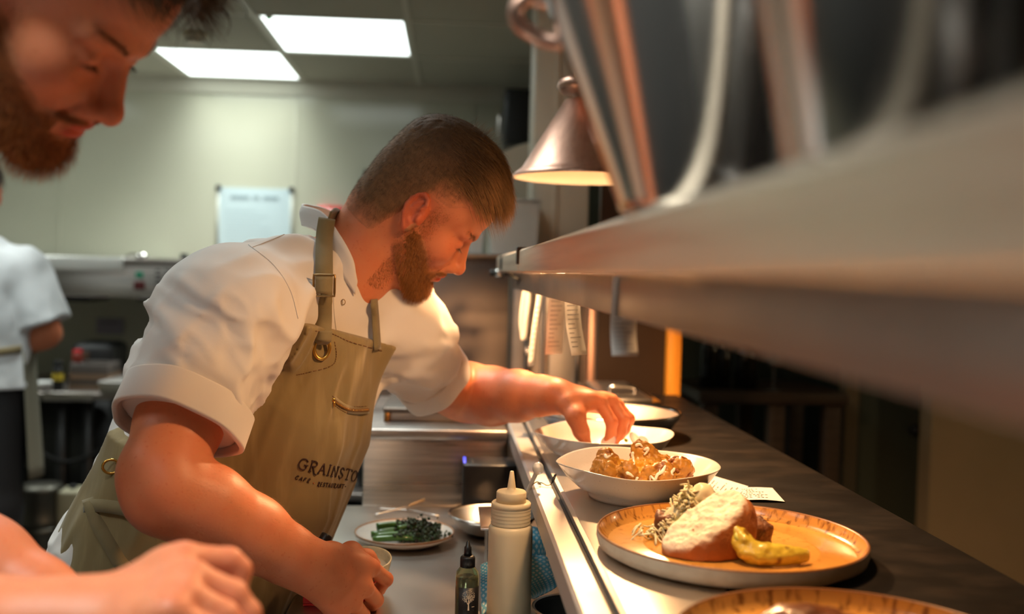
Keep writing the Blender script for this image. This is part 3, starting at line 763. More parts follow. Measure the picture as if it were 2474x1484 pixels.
t = thing('steel_tray', P(285, 940, YT), 'pale steel tray on the back bench edge just left of the cook\'s sleeve', 'tray')
boxpx(MB(), 240, 928, 340, 952, YT - 0.03, 0.35).build('tray', M['steel'], t, bevel=0.004)
boxpx(MB(), 236, 924, 344, 929, YT - 0.034, 0.36).build('rim', M['rail'], t, bevel=0.002)
t = thing('kitchen_appliance', P(218, 932, YT + 0.25), 'dark rounded appliance standing at the back of the far bench', 'appliance')
boxpx(MB(), 166, 830, 272, 926, YT + 0.28, 0.25).build('case', mat('charcoal_case', (0.02, 0.02, 0.021), 0.5), t, bevel=0.04, segs=4)
boxpx(MB(), 178, 850, 215, 870, YT + 0.275, 0.01).build('front_panel', mat('brown_panel', (0.09, 0.05, 0.03), 0.5), t, bevel=0.003)
# stack of small boards / containers with a red-topped jar
rr = random.Random(11)
cols = [(0.16, 0.10, 0.06), (0.06, 0.045, 0.035), (0.20, 0.12, 0.07), (0.09, 0.07, 0.06), (0.13, 0.11, 0.10)]
hs = 0.022; where = ['lowest', 'second lowest', 'middle', 'second highest', 'topmost']
z0 = zb
for k in range(5):
    a, b = P(165 + k, 900, YT + 0.10), P(268 - k * 2, 900, YT + 0.10)
    t = thing('wooden_tray', ((a[0] + b[0]) / 2, YT + 0.18, z0), where[k] + ' brown wooden tray in the stack on the far bench', 'tray', 'stacked wooden trays on the far bench')
    m = mat('tray_wood', cols[k], 0.5)
    MB().box((a[0], YT + 0.10, z0), (b[0], YT + 0.27, z0 + 0.006)).build('base', m, t, bevel=0.002)
    f = MB()
    f.box((a[0], YT + 0.10, z0 + 0.006), (b[0], YT + 0.108, z0 + hs)); f.box((a[0], YT + 0.262, z0 + 0.006), (b[0], YT + 0.27, z0 + hs))
    f.box((a[0], YT + 0.108, z0 + 0.006), (a[0] + 0.008, YT + 0.262, z0 + hs)); f.box((b[0] - 0.008, YT + 0.108, z0 + 0.006), (b[0], YT + 0.262, z0 + hs))
    f.build('rim', m, t, bevel=0.002); z0 += hs + 0.001
def jar(px, Y, z, r, h, col, ccol, lab, name='jar', band=None):
    c = P(px, 930, Y); c[2] = z
    t = thing(name, c, lab, 'jar' if name == 'jar' else 'bottle')
    MB().lathe([(0, 0), (r * 0.95, 0), (r, h * 0.04), (r, h * 0.72), (r * 0.8, h * 0.80), (0, h * 0.80)], c, 24).build('body', mat(name + '_glass', col, 0.25), t)
    MB().lathe([(0, h * 0.78), (r * 0.86, h * 0.78), (r * 0.86, h), (0, h)], c, 24).build('cap', mat(name + '_cap', ccol, 0.4), t, bevel=0.002)
    if band: MB().lathe([(r * 1.01, h * 0.35), (r * 1.02, h * 0.36), (r * 1.02, h * 0.58), (r * 1.01, h * 0.59)], c, 24).build('label', mat(name + '_band', band, 0.5), t)
    return t
jar(187, YT + 0.16, z0, 0.022, 0.055, (0.2, 0.03, 0.02), (0.62, 0.01, 0.02), 'small jar with a red lid on top of the wooden tray stack')
jar(140, YT + 0.06, zb, 0.022, 0.13, (0.012, 0.012, 0.012), (0.01, 0.01, 0.01), 'black bottle with a yellow band at the front of the far bench', 'sauce_bottle', (0.5, 0.36, 0.03))
jar(352, YT + 0.46, zb, 0.035, 0.10, (0.35, 0.34, 0.31), (0.5, 0.5, 0.47), 'pale tub on the far bench just left of the cook\'s sleeve')
c = P(102, 932, YT + 0.1); c[2] = zb
t = thing('white_bowl', c, 'small shiny white bowl on the far bench beside the person in white', 'bowl')
MB().lathe([(0, 0), (0.02, 0), (0.035, 0.012), (0.045, 0.032), (0.043, 0.034), (0.032, 0.015), (0.0, 0.006)], c, 28).build('bowl', mat('white_glaze', (0.6, 0.6, 0.58), 0.15), t)
MB().lathe([(0.018, 0.0), (0.020, 0.002), (0.018, 0.004)], c, 28).build('foot_ring', mat('white_glaze_foot', (0.5, 0.5, 0.48), 0.3), t)
# drums below the bench
for k, (px, lab) in enumerate([(112, 'dark steel drum in front of the far bench, beside the dark trousers'), (-40, 'dark steel drum partly behind the person in white')]):
    c = P(px - 14, 1200, YT - 0.25); c[2] = 0.0
    t = thing('steel_drum', c, lab, 'drum', 'steel drums on the kitchen floor')
    dm = mat('tarnished_steel', (0.09, 0.085, 0.07), 0.45, 0.9)
    for q in range(3):
        MB().lathe([(0, q * 0.16), (0.080, q * 0.16), (0.085, q * 0.16 + 0.02), (0.079, q * 0.16 + 0.03), (0.079, q * 0.16 + 0.13), (0.085, q * 0.16 + 0.14), (0.080, q * 0.16 + 0.16), (0, q * 0.16 + 0.16)], c, 36).build('drum_section', dm, t)
c = P(176, 1240, YT - 0.22)
t = thing('beige_canister', (c[0], c[1], 0.0), 'plain beige canister on the floor right of the steel drum', 'canister')
MB().box((c[0] - 0.045, c[1] - 0.06, 0.0), (c[0] + 0.045, c[1] + 0.06, P(176, 1180, YT - 0.22)[2])).build('can', mat('beige_plastic', (0.30, 0.28, 0.19), 0.5), t, bevel=0.012)
MB().tube([(c[0], c[1], P(176, 1180, YT - 0.22)[2]), (c[0], c[1], P(176, 1172, YT - 0.22)[2])], 0.016).build('cap', M['black'], t)

# ------------------------------------------------------------------ dim restaurant beyond the pass
t = thing('added_restaurant_lamp', (2.75, 2.5, 1.75), 'unseen pendant lamp added to light the restaurant, out of the picture on the right', 'lamp')  # unseen lamp added to brighten the restaurant wall
MB().lathe([(0.16, 0), (0.15, 0.06), (0.08, 0.14), (0.03, 0.17), (0, 0.17)], (2.75, 2.5, 1.75), 32).build('shade', M['brownpanel'], t)
MB().sphere((2.75, 2.5, 1.80), 0.04).build('bulb', mat('warm_bulb', (1, 0.8, 0.5), 0.4, emit=(1.0, 0.72, 0.40, 5.0)), t)
MB().tube([(2.75, 2.5, 1.91), (2.75, 2.5, CEIL)], 0.004).build('cord', M['black'], t)
_l = bpy.data.lights.new('added_restaurant_light', 'POINT'); _l.energy = 9.0; _l.color = (1.0, 0.74, 0.42); _l.shadow_soft_size = 0.05
_o = bpy.data.objects.new('added_restaurant_light', _l); COL.objects.link(_o); _o.parent = t; _o.location = (0, 0, -0.02)
YR = 4.58
b = P(2252, 1000, 3.80)[0]
struct('wall_alcove', MB().box((b, 3.80, 0.0), (XR, 3.90, CEIL)), M['beige'], smooth=False)
d0, d1 = P(2072, 1000, 4.0)[0], P(2240, 1000, 4.0)[0]
t = tag(MB().box((d0, 4.0, 0.0), (d1, 4.04, 2.0)).build('door_1', M['green_d'], None, smooth=False, bevel=0.003), kind='structure')
k = P(2200, 1035, 4.0)
kn = MB().sphere(k - np.array([0, 0.045, 0]), 0.026); kn.tube([k, k - np.array([0, 0.05, 0])], 0.010); kn.build('door_knob', M['black'], t)
struct('trim_6', MB().box((d0 - 0.06, 3.98, 0.0), (d0 - 0.005, 4.05, 2.06)), mat('door_frame_paint', (0.22, 0.16, 0.09), 0.5), smooth=False)
struct('trim_7', MB().box((d1 + 0.005, 3.90, 0.0), (d1 + 0.05, 4.05, 2.06)), mat('door_frame_paint_pale', (0.30, 0.23, 0.13), 0.5), smooth=False)
q0, q1 = P(1690, 955, 3.7), P(2052, 955, 3.7)
t = thing('restaurant_table', ((q0[0] + q1[0]) / 2, 3.9, 0.0), 'dim wooden table in the dark restaurant beyond the pass', 'table')
MB().box((q0[0], 3.7, q0[2] - 0.03), (q1[0], 4.2, q0[2] + 0.012)).build('table_top', M['darkwood'], t, bevel=0.004)
for x in (q0[0] + 0.05, (q0[0] + q1[0]) / 2 + 0.02, q1[0] - 0.05):
    for y in (3.75, 4.15): MB().box((x - 0.03, y - 0.03, 0.0), (x + 0.03, y + 0.03, q0[2] - 0.03)).build('leg', M['darkwood'], t, bevel=0.004)
zt4 = q0[2] + 0.012
for k, (px, r, h, lab) in enumerate([(1712, 0.035, 0.27, 'dark bottle at the left end of the restaurant table'), (1800, 0.045, 0.25, 'broad dark bottle beside the wine glass on the restaurant table'), (1745, 0.03, 0.22, 'short dark bottle between the two others on the restaurant table')]):
    c = P(px, 940, 3.85); c[2] = zt4
    t = thing('dark_bottle', c, lab, 'bottle', 'bottles on the restaurant table')
    MB().lathe([(0, 0), (r, 0), (r, h * 0.6), (r * 0.4, h * 0.75), (r * 0.36, h * 0.92), (0, h * 0.92)], c, 20).build('body', mat('dark_bottle_glass', (0.012, 0.012, 0.01), 0.15), t)
    MB().lathe([(0, h * 0.91), (r * 0.42, h * 0.91), (r * 0.42, h), (0, h)], c, 20).build('stopper', M['black'], t)
c = P(1868, 945, 3.8); c[2] = zt4
t = thing('wine_glass', c, 'upright wine glass standing on the restaurant table', 'glass')
gm = mat('clear_glass', (0.9, 0.9, 0.88), 0.05, trans=0.9)
MB().lathe([(0, 0), (0.034, 0.0), (0.034, 0.002), (0.004, 0.006), (0.004, 0.09), (0, 0.09)], c, 28).build('stem', gm, t)
MB().lathe([(0, 0.088), (0.02, 0.095), (0.038, 0.12), (0.042, 0.15), (0.036, 0.19), (0.0345, 0.19), (0.040, 0.15), (0.036, 0.122), (0.018, 0.098), (0, 0.092)], c, 28).build('glass_bowl', gm, t)
# ------------------------------------------------------------------ crockery and food on the pass
M['bowl'] = mat('speckled_stoneware', (0.70, 0.63, 0.55), 0.22, var=[(5, (0.66, 0.59, 0.51), 0.4, 0.7), (520, (0.36, 0.28, 0.21), 0.68, 0.75, 2.0)], coat=0.2)
M['plate_top'] = mat('honey_glaze', (0.66, 0.33, 0.075), 0.20, var=[(11, (0.60, 0.27, 0.05), 0.45, 0.75, 8.0), (90, (0.46, 0.20, 0.035), 0.58, 0.74, 4.0)], coat=0.3)
M['plate_wall'] = mat('streaked_glaze', (0.56, 0.27, 0.06), 0.24, var=(1.0, (0.20, 0.08, 0.018), 0.50, 0.68, 3.0), stretch=(140, 140, 12), coat=0.25)
M['plate_side'] = mat('cream_stoneware', (0.62, 0.50, 0.36), 0.5, var=(60, (0.54, 0.42, 0.29), 0.45, 0.7))
M['rim_brown'] = mat('rim_brown', (0.22, 0.085, 0.025), 0.35)
M['greyplate'] = mat('grey_glaze', (0.55, 0.52, 0.47), 0.2, var=[(8, (0.48, 0.45, 0.41), 0.4, 0.7), (400, (0.28, 0.2, 0.14), 0.68, 0.76, 2.0)], coat=0.2)
M['white_sauce'] = mat('white_sauce', (0.86, 0.82, 0.74), 0.25)
M['char'] = mat('charred', (0.03, 0.016, 0.01), 0.6, bump=(300, 0.5))

def wobble(amp, ph, ampz=0.0, zr=(0, 1), n=4):
    def w(r, z, a):
        k = min(1, max(0, (z - zr[0]) / (zr[1] - zr[0])))
        return r * (1 + k * amp * (math.cos(n * (a - ph)) + 0.4 * math.cos(2 * a + ph))), z + k * k * ampz * (math.cos(3 * (a + ph)) * 0.7 + math.cos(n * (a - ph)) * 0.6)
    return w
def deep_bowl(c, R, H, lab, ph):
    c = np.asarray(c, float)
    t = thing('pasta_bowl', c, lab, 'bowl', 'off white stoneware bowls on the pass')
    out = [(0.0, 0.004), (R * 0.50, 0.004), (R * 0.53, 0.0), (R * 0.585, 0.0), (R * 0.60, 0.004), (R * 0.615, 0.010), (R * 0.74, H * 0.32), (R * 0.88, H * 0.62), (R * 0.985, H * 0.96), (R * 1.0, H * 0.995), (R * 0.992, H * 1.01),
           (R * 0.97, H * 0.98), (R * 0.86, H * 0.68), (R * 0.72, H * 0.42), (R * 0.58, H * 0.26), (R * 0.4, H * 0.19), (0.0, H * 0.18)]
    MB().lathe(out, c, 96, wob=wobble(0.012, ph, 0.0024, (H * 0.3, H))).build('bowl', M['bowl'], t)
    return t, c
BA = np.array([0.276, 1.42, PASS_Z]); RB, HB = 0.119, 0.050
BB = np.array([0.268, 1.69, PASS_Z])
deep_bowl(BA, RB, HB, 'off white bowl holding the roasted cauliflower, between the bread plate and the cook\'s hand', 0.5)
deep_bowl(BB, RB, HB, 'off white bowl with radish slices that the cook is reaching into', 0.2)

def low_plate(c, R, H, lab, food=None):
    c = np.asarray(c, float)
    t = thing('coupe_plate', c, lab, 'plate', 'honey coloured plates on the pass')
    MB().lathe([(0, 0.003), (R * 0.80, 0.003), (R * 0.82, 0.0), (R * 0.90, 0.0), (R * 0.985, H * 0.30), (R, H * 0.62), (R * 0.998, H * 0.93)], c, 96).build('underside', M['plate_side'], t)
    MB().lathe([(R * 0.998, H * 0.93), (R * 0.994, H), (R * 0.984, H * 1.0), (R * 0.978, H * 0.95)], c, 96).build('rim', M['rim_brown'], t)
    MB().lathe([(R * 0.978, H * 0.95), (R * 0.955, H * 0.60), (R * 0.93, H * 0.42), (R * 0.91, H * 0.38)], c, 96).build('inner_wall', M['plate_wall'], t)
    MB().lathe([(R * 0.91, H * 0.38), (R * 0.66, H * 0.36), (R * 0.655, H * 0.38), (R * 0.64, H * 0.35), (0, H * 0.34)], c, 96).build('eating_surface', M['plate_top'], t)
    return t
PC = PZ(1764, 1338, PASS_Z); PC[1] += 0.004
RP, HP = 0.155, 0.024
low_plate(PC, RP, HP, 'honey coloured plate carrying the sliced bread, on the dark counter')
PF = np.array([0.335, 0.775, PASS_Z]); low_plate(PF, 0.150, 0.026, 'honey coloured plate nearest the camera, cut off by the bottom edge of the picture')

def blob(name, fn, lo, hi, h, m, parent, margin=0.012):
    V, F = sculpt(fn, lo, hi, h, margin); V, F = keep_largest(V, F)
    return fast_obj(name, V, F, m, parent)

# roasted cauliflower with sauce
cq = np.array([BA[0] + 0.004, BA[1] + 0.004, PASS_Z + HB * 0.19])
cauli_m = attr_color(mat('roasted_cauliflower', (1, 1, 1), 0.42, bump=(420, 0.35, 3.0, 0.001), coat=0.15))
t = thing('roasted_cauliflower', cq, 'roasted cauliflower wedge drizzled with white sauce in the nearer off white bowl', 'food')
rs = np.random.RandomState(5)
lobes = []
for i in range(46):
    a = rs.uniform(-2.9, 0.9) if i < 32 else rs.uniform(0, 6.28)
    rr_ = 0.040 + 0.012 * rs.rand(); zz = rs.uniform(0.004, 0.040)
    lobes.append((cq + np.array([math.cos(a) * rr_ * 1.32, math.sin(a) * rr_ * 0.7, zz]), 0.009 + 0.006 * rs.rand()))
def f_cauli(p):
    d = ell(p, cq + (0, 0, 0.016), (0.052, 0.030, 0.028))
    d = smin(d, ell(p, cq + (-0.044, 0.004, 0.032), (0.017, 0.018, 0.030), roty(-0.35)), 0.012)
    d = smin(d, ell(p, cq + (0.012, 0.016, 0.042), (0.020, 0.013, 0.030), roty(-0.5)), 0.010)
    d = smin(d, ell(p, cq + (0.036, 0.010, 0.030), (0.028, 0.016, 0.014), roty(0.55)), 0.010)
    for c, r in lobes: d = smin(d, np.linalg.norm(p - c.astype(np.float32), axis=1) - r, 0.006)
    d = smax(d, -ell(p, cq + (-0.006, -0.016, 0.044), (0.030, 0.016, 0.018)), 0.008)
    d = d + 0.0022 * vnoise(p * 150, 3) + 0.0016 * vnoise(p * 330, 4)
    return np.maximum(d, cq[2] + 0.001 - p[:, 2])
V, F = sculpt(f_cauli, cq + (-0.08, -0.05, 0), cq + (0.085, 0.05, 0.085), 0.0017, 0.012); V, F = keep_largest(V, F)
o = fast_obj('floret', V, F, cauli_m, t)
q = V.astype(np.float32); n1 = vnoise(q * 60, 9)[:, None]; n2 = vnoise(q * 190, 10)[:, None]
Nn = normals_of(V, F); cav = np.clip((q - cq) @ np.array([0, -0.6, -0.2]), -0.05, 0.05)[:, None]
hollow = np.exp(-(ell(q, cq + (-0.006, -0.012, 0.036), (0.026, 0.016, 0.016)) / 0.006).clip(0, 9))[:, None]
base = np.array([0.44, 0.20, 0.030]) * (1 + 0.25 * n2) + np.array([0.05, 0.03, 0.0]) * n1
yel = np.array([0.72, 0.40, 0.035]); brown = np.array([0.20, 0.055, 0.010])
colr = base * (1 - 0.75 * hollow) + yel * 0.75 * hollow
w = np.clip((n1 + 0.6 * n2 - 0.15) * 1.8, 0, 1) * (1 - hollow); colr = colr * (1 - w) + brown * w
w = np.clip((q[:, 2:3] - cq[2] - 0.062) * 90, 0, 1); colr = colr * (1 - w * 0.8) + np.array([0.08, 0.03, 0.01]) * w * 0.8
set_tint(o, np.clip(colr, 0.004, 1))
bv = BVHTree.FromPolygons([tuple(v) for v in V.tolist()], [tuple(f) for f in F.tolist()])
def on_top(x, y, z=2.0, d=(0, 0.25, -1)):
    h = bv.ray_cast(Vector((x, y, z)) - Vector(d).normalized() * 0.3 * 0, Vector(d).normalized(), 3.0); return np.array(h[0]) if h[0] is not None else None
def on_front(px, py):
    r = ray(px, py); h = bv.ray_cast(Vector(CAM_O), Vector(r).normalized()); return np.array(h[0]) if h[0] is not None else None
# drizzles: thick streaks lying on the floret
drz = [[(1520, 1085), (1530, 1092), (1528, 1100), (1531, 1112), (1532, 1122)], [(1555, 1088), (1566, 1084), (1562, 1094), (1556, 1100)], [(1462, 1098), (1466, 1106), (1480, 1097), (1494, 1090)],
       [(1608, 1125), (1600, 1140), (1588, 1147), (1582, 1160), (1572, 1150), (1571, 1162)], [(1512, 1142), (1522, 1146), (1530, 1152)], [(1540, 1152), (1536, 1164)], [(1630, 1132), (1622, 1142), (1626, 1148)], [(1605, 1112), (1612, 1118)], [(1535, 1078), (1545, 1074), (1552, 1080)]]
for k, pl in enumerate(drz):
    pts = [on_front(*q_) for q_ in pl]; pts = [q_ for q_ in pts if q_ is not None]
    if len(pts) < 2: continue
    sp = spline(pts, 14); toC = CAM_O - sp; toC /= np.linalg.norm(toC, axis=1)[:, None]
    MB().tube(sp + toC * 0.0008, np.interp(np.linspace(0, 1, 14), [0, 0.15, 0.6, 1], [0.0012, 0.0027, 0.0020, 0.0013]), 10).build('sauce_drizzle', M['white_sauce'], t)
# crumbs at the right tip of the floret and herbs on the bowl's floor
rs = np.random.RandomState(8); cr = MB()
for i in range(40):
    p0 = cq + np.array([0.058 + rs.normal() * 0.006, -0.006 + rs.normal() * 0.008, 0.030 + rs.normal() * 0.006])
    h = bv.find_nearest(Vector(p0))[0]; cr.sphere(np.array(h), 0.0022 + 0.0016 * rs.rand(), 7, 5)
tag(cr.build('crisp_crumbs', mat('crisp_crumbs', (0.24, 0.075, 0.014), 0.5), t), kind='stuff')
hb = MB()
for i in range(70):
    a = rs.uniform(0, 6.28); r_ = rs.uniform(0.052, 0.068)
    p0 = np.array([BA[0] + math.cos(a) * r_, BA[1] + math.sin(a) * r_ * 0.9, PASS_Z + HB * (0.24 + 0.1 * (r_ - 0.05) / 0.02)])
    d = rs.normal(size=3) * 0.003; d[2] = abs(d[2]) * 0.3; hb.tube([p0, p0 + d], 0.0007, 5)
tag(hb.build('herb_flakes', mat('herb_flakes', (0.10, 0.07, 0.02), 0.6), t), kind='stuff')

# radish slices and greens in the far bowl
rad_m = attr_color(mat('radish_flesh', (1, 1, 1), 0.3, sss=0.0))
def radish(c, R, nrm, lab):
    c = np.asarray(c, float); nrm = np.asarray(nrm, float); nrm /= np.linalg.norm(nrm)
    Mx = frame((0, 0, 0), np.cross(nrm, [0.3, 0.9, 0.1]), nrm)
    m0 = MB().lathe([(0, -0.0007), (R * 0.9, -0.0007), (R, -0.0004), (R, 0.0004), (R * 0.9, 0.0007), (0, 0.0007)], c, 28, M=Mx)
    o = m0.build('radish_slice', rad_m); tag(o, lab, 'radish slice', 'radish slices in the far bowl')
    co = np.array([v.co for v in o.data.vertices]) + world_loc(o) - c; rr_ = np.linalg.norm(co, axis=1) / R
    w = np.clip((rr_ - 0.88) * 12, 0, 1)[:, None]; set_tint(o, (1 - w) * np.array([0.85, 0.78, 0.72]) + w * np.array([0.42, 0.03, 0.09]))
zb_ = PASS_Z + HB * 0.22
radish(P(1470, 1067, 1.64), 0.014, (-0.5, -0.6, 0.7), 'radish slice pinched between the cook\'s finger and thumb')
radish(P(1535, 1062, 1.65), 0.014, (0.6, -0.5, 0.6), 'radish slice leaning upright to the right of the cook\'s fingers')
radish(P(1552, 1068, 1.66), 0.011, (0.2, -0.8, 0.5), 'smaller radish slice at the right end of the salad in the far bowl')
lf = mat('green_leaf', (0.22, 0.30, 0.03), 0.4, var=(120, (0.38, 0.36, 0.05), 0.4, 0.7))
rs = np.random.RandomState(3)
t = thing('green_salad', (BB[0] + 0.02, BB[1] - 0.03, zb_), 'small heap of green salad leaves in the far bowl under the cook\'s fingers', 'salad')
s = MB()
for i in range(60):
    c = np.array([BB[0] + rs.uniform(-0.025, 0.055), BB[1] - 0.028 + rs.normal() * 0.012, zb_ + abs(rs.normal()) * 0.008 + 0.002])
    s.sphere(c, (0.006 * rs.uniform(.6, 1.3), 0.004, 0.0025), 8, 5, M=rotz(rs.uniform(0, 3)) @ rotx(rs.uniform(-1, 1)))
tag(s.build('leaves', lf, t), kind='stuff')

# ---- bread, meat, slaw and charred lettuce on the honey plate
ZP = PASS_Z + HP * 0.36
bc = P(1690, 1258, 1.105)
t = thing('bread_slice', (bc[0], bc[1], ZP), 'thick cut slice of crusty bread standing on the honey plate, pale crumb to the camera', 'bread')
n_ = np.array([-0.46, -0.26, 0.85]); n_ /= np.linalg.norm(n_)
ax_ = np.array([0.84, 0.16, 0.50]); ax_ -= n_ * np.dot(ax_, n_); ax_ /= np.linalg.norm(ax_); ay_ = np.cross(n_, ax_)
RBm = np.stack([ax_, ay_, n_], 1)
def f_bread(p):
    q = (p - bc.astype(np.float32)) @ RBm.astype(np.float32)
    d = ell(q, (0.0, -0.007, -0.018), (0.058, 0.037, 0.042))
    d = smin(d, ell(q, (0.034, 0.002, -0.016), (0.024, 0.026, 0.030)), 0.02)
    d = smin(d, ell(q, (-0.004, -0.010, -0.032), (0.046, 0.032, 0.028)), 0.02)
    top = q[:, 2] - 0.004 + 0.0018 * vnoise(q * 170, 21) + 0.0022 * vnoise(q * 75, 22) + 0.0012 * vnoise(q * 330, 23) 
    return smax(d + 0.0012 * vnoise(p * 90, 1), top, 0.005)
V, F = sculpt(f_bread, bc - 0.085, bc + 0.085, 0.0017, 0.012); V, F = keep_largest(V, F)
V[:, 2] = np.maximum(V[:, 2], ZP + 0.0006)
o = fast_obj('loaf_slice', V, F, attr_color(mat('bread', (1, 1, 1), 0.65, bump=(260, 0.6, 4.0, 0.002))), t)
q = ((V - bc) @ RBm).astype(np.float32); Nn = normals_of(V, F) @ n_
edge = ell(q, (0.004, -0.005, -0.016), (0.060, 0.041, 0.036))
w = np.clip((Nn - 0.45) * 4, 0, 1) * np.clip((q[:, 2] + 0.012) * 120, 0, 1)
crumb = np.array([0.78, 0.66, 0.50]) * (1 + 0.16 * vnoise(q * 140, 5)[:, None] + 0.12 * vnoise(q * 50, 15)[:, None]) 
crust = np.array([0.34, 0.105, 0.024]) * (1 + 0.45 * vnoise(q * 55, 6)[:, None])
set_tint(o, np.clip(crust * (1 - w[:, None]) + crumb * w[:, None], 0.01, 1))

def chunk(c, h, R, lab, seed):
    c = np.asarray(c, float)
    def f(p): return sbox(p, c, h, 0.006, R) + 0.0012 * vnoise(p * 130, seed) + 0.001 * vnoise(p * 300, seed + 1)
    V, F = sculpt(f, c - 0.045, c + 0.045, 0.0016, 0.008); V, F = keep_largest(V, F); V[:, 2] = np.maximum(V[:, 2], ZP + 0.0006)
    o = fast_obj('meat_chunk', V, F, mat('glazed_meat', (0.20, 0.070, 0.022), 0.48, var=[(90, (0.08, 0.026, 0.010), 0.4, 0.65), (30, (0.30, 0.11, 0.035), 0.55, 0.7)], coat=0.1, bump=(240, 0.7, 5.0, 0.003)))
    tag(o, lab, 'meat', 'glazed meat pieces on the honey plate')
chunk(P(1826, 1290, 1.135), (0.015, 0.016, 0.017), rotz(0.3) @ rotx(0.2), 'dark glazed block of meat right of the bread, behind the charred lettuce', 31)
chunk(P(1622, 1262, 1.17), (0.020, 0.016, 0.012), rotz(-0.2), 'dark glazed piece of meat under the slaw, left of the bread', 35)

# slaw: shreds nobody could count
rs = np.random.RandomState(12); sl = MB(); sc_ = P(1656, 1234, 1.165); sc_[2] = ZP
for i in range(420):
    u = rs.normal(size=2) * (0.020, 0.014); hgt = 0.058 * math.exp(-(u[0] / 0.026) ** 2 - (u[1] / 0.02) ** 2) * (1 + 0.3 * (u[0] / 0.02))
    c = np.array([sc_[0] + u[0], sc_[1] + u[1], ZP + 0.004 + max(0.0, hgt) * rs.uniform(0.5, 1.0)])
    a = rs.uniform(0, 6.28); L_ = rs.uniform(0.006, 0.014); d = np.array([math.cos(a), math.sin(a), rs.normal() * 0.45]) * L_
    bend = np.array([0, 0, rs.uniform(-0.004, 0.006)])
    sl.tube(spline([c - d, c + bend, c + d * 0.9], 6), rs.uniform(0.0008, 0.0016), 5)
for px, py, tx, ty in ((1703, 1195, 1700, 1178), (1648, 1210, 1642, 1202), (1716, 1190, 1712, 1184), (1690, 1200, 1697, 1186)):
    sl.tube(spline([P(px, py + 30, 1.165), P(px, py, 1.165), P(tx, ty, 1.165)], 6), [0.0022, 0.0022, 0.002, 0.0017, 0.0014, 0.0008], 6)
def f_core(p):
    d = ell(p, sc_ + np.array([0.006, 0.002, 0.016]), (0.034, 0.022, 0.028)); d = smin(d, ell(p, sc_ + np.array([0.020, 0.002, 0.042]), (0.016, 0.014, 0.024)), 0.012)
    return d + 0.003 * vnoise(p * 110, 2)
V, F = sculpt(f_core, sc_ - 0.06, sc_ + 0.08, 0.0022, 0.01); V, F = keep_largest(V, F); V[:, 2] = np.maximum(V[:, 2], ZP + 0.001)
sl.add(V, [tuple(f) for f in F.tolist()])
o = sl.build('slaw', mat('dressed_slaw', (0.72, 0.67, 0.42), 0.3, var=(60, (0.42, 0.50, 0.09), 0.55, 0.75), sss=0.0)); tag(o, 'heap of pale shredded slaw behind the bread on the honey plate', 'slaw', kind='stuff')

# charred baby gem wedge
path = spline([P(1782, 1300, 1.075), P(1815, 1340, 1.06), P(1865, 1362, 1.055), P(1910, 1372, 1.055), P(1945, 1372, 1.06)], 30)
path[:, 2] = np.maximum(path[:, 2], ZP + 0.009)
rad = np.interp(np.linspace(0, 1, 30), [0, 0.12, 0.4, 0.75, 0.95, 1], [0.008, 0.0115, 0.0130, 0.0105, 0.0095, 0.007])
t = thing('charred_lettuce', (path[15][0], path[15][1], ZP), 'yellow charred wedge of lettuce curving along the right of the bread', 'vegetable')
_tt = np.linspace(0, 1, 30)[:, None]
leaves = []
for k, (oa, ob) in enumerate(((0.0, 0.0), (0.0062, 0.002), (-0.0058, 0.001), (0.003, 0.0070), (-0.003, 0.0062), (0.009, -0.003))):
    T_ = np.gradient(path, axis=0); T_ /= np.linalg.norm(T_, axis=1)[:, None]; S_ = np.cross(T_, [0, 0, 1.0]); leaves.append(path + S_ * oa * (1.05 - _tt) + np.array([0, 0, 1.0]) * ob * (1.1 - _tt) + np.array([0, 0, 0.0006 * k]))
def f_let(p):
    d = None
    for k, lp in enumerate(leaves):
        c = chain(p, lp[k % 3:30 - (k % 4):4], (rad * (0.62 if k else 0.8))[k % 3:30 - (k % 4):4], 0.003); d = c if d is None else smin(d, c, 0.0012)
    return d + 0.0008 * vnoise(p * 150, 8) + 0.0006 * vnoise(p * 420, 9)
V, F = sculpt(f_let, path.min(0) - 0.03, path.max(0) + 0.03, 0.0017, 0.008); V, F = keep_largest(V, F); V[:, 2] = np.maximum(V[:, 2], ZP + 0.0006)
o = fast_obj('wedge', V, F, attr_color(mat('charred_lettuce', (1, 1, 1), 0.3, bump=(200, 0.3), coat=0.2)), t)
q = V.astype(np.float32); n = (vnoise(q * 75, 3) + 0.5 * vnoise(q * 200, 4))[:, None]; w = np.clip((n - 0.45) * 3, 0, 1)
set_tint(o, (1 - w) * np.array([0.62, 0.46, 0.05]) * (1 + 0.15 * n) + w * np.array([0.22, 0.10, 0.015]))
rs = np.random.RandomState(2)
for k, (px, py) in enumerate(((1790, 1298), (1800, 1306), (1786, 1312))):
    c = P(px, py, 1.068); MB().lathe([(0.003, -0.003), (0.0075, -0.003), (0.0085, 0), (0.0075, 0.003), (0.003, 0.003), (0.002, 0), (0.003, -0.003)], c, 16, M=frame((0, 0, 0), (1, 0.3, 0.4 * k), (0.2, -0.7, 0.8))).build('onion_ring', mat('pale_green_onion', (0.55, 0.55, 0.10), 0.3), t)

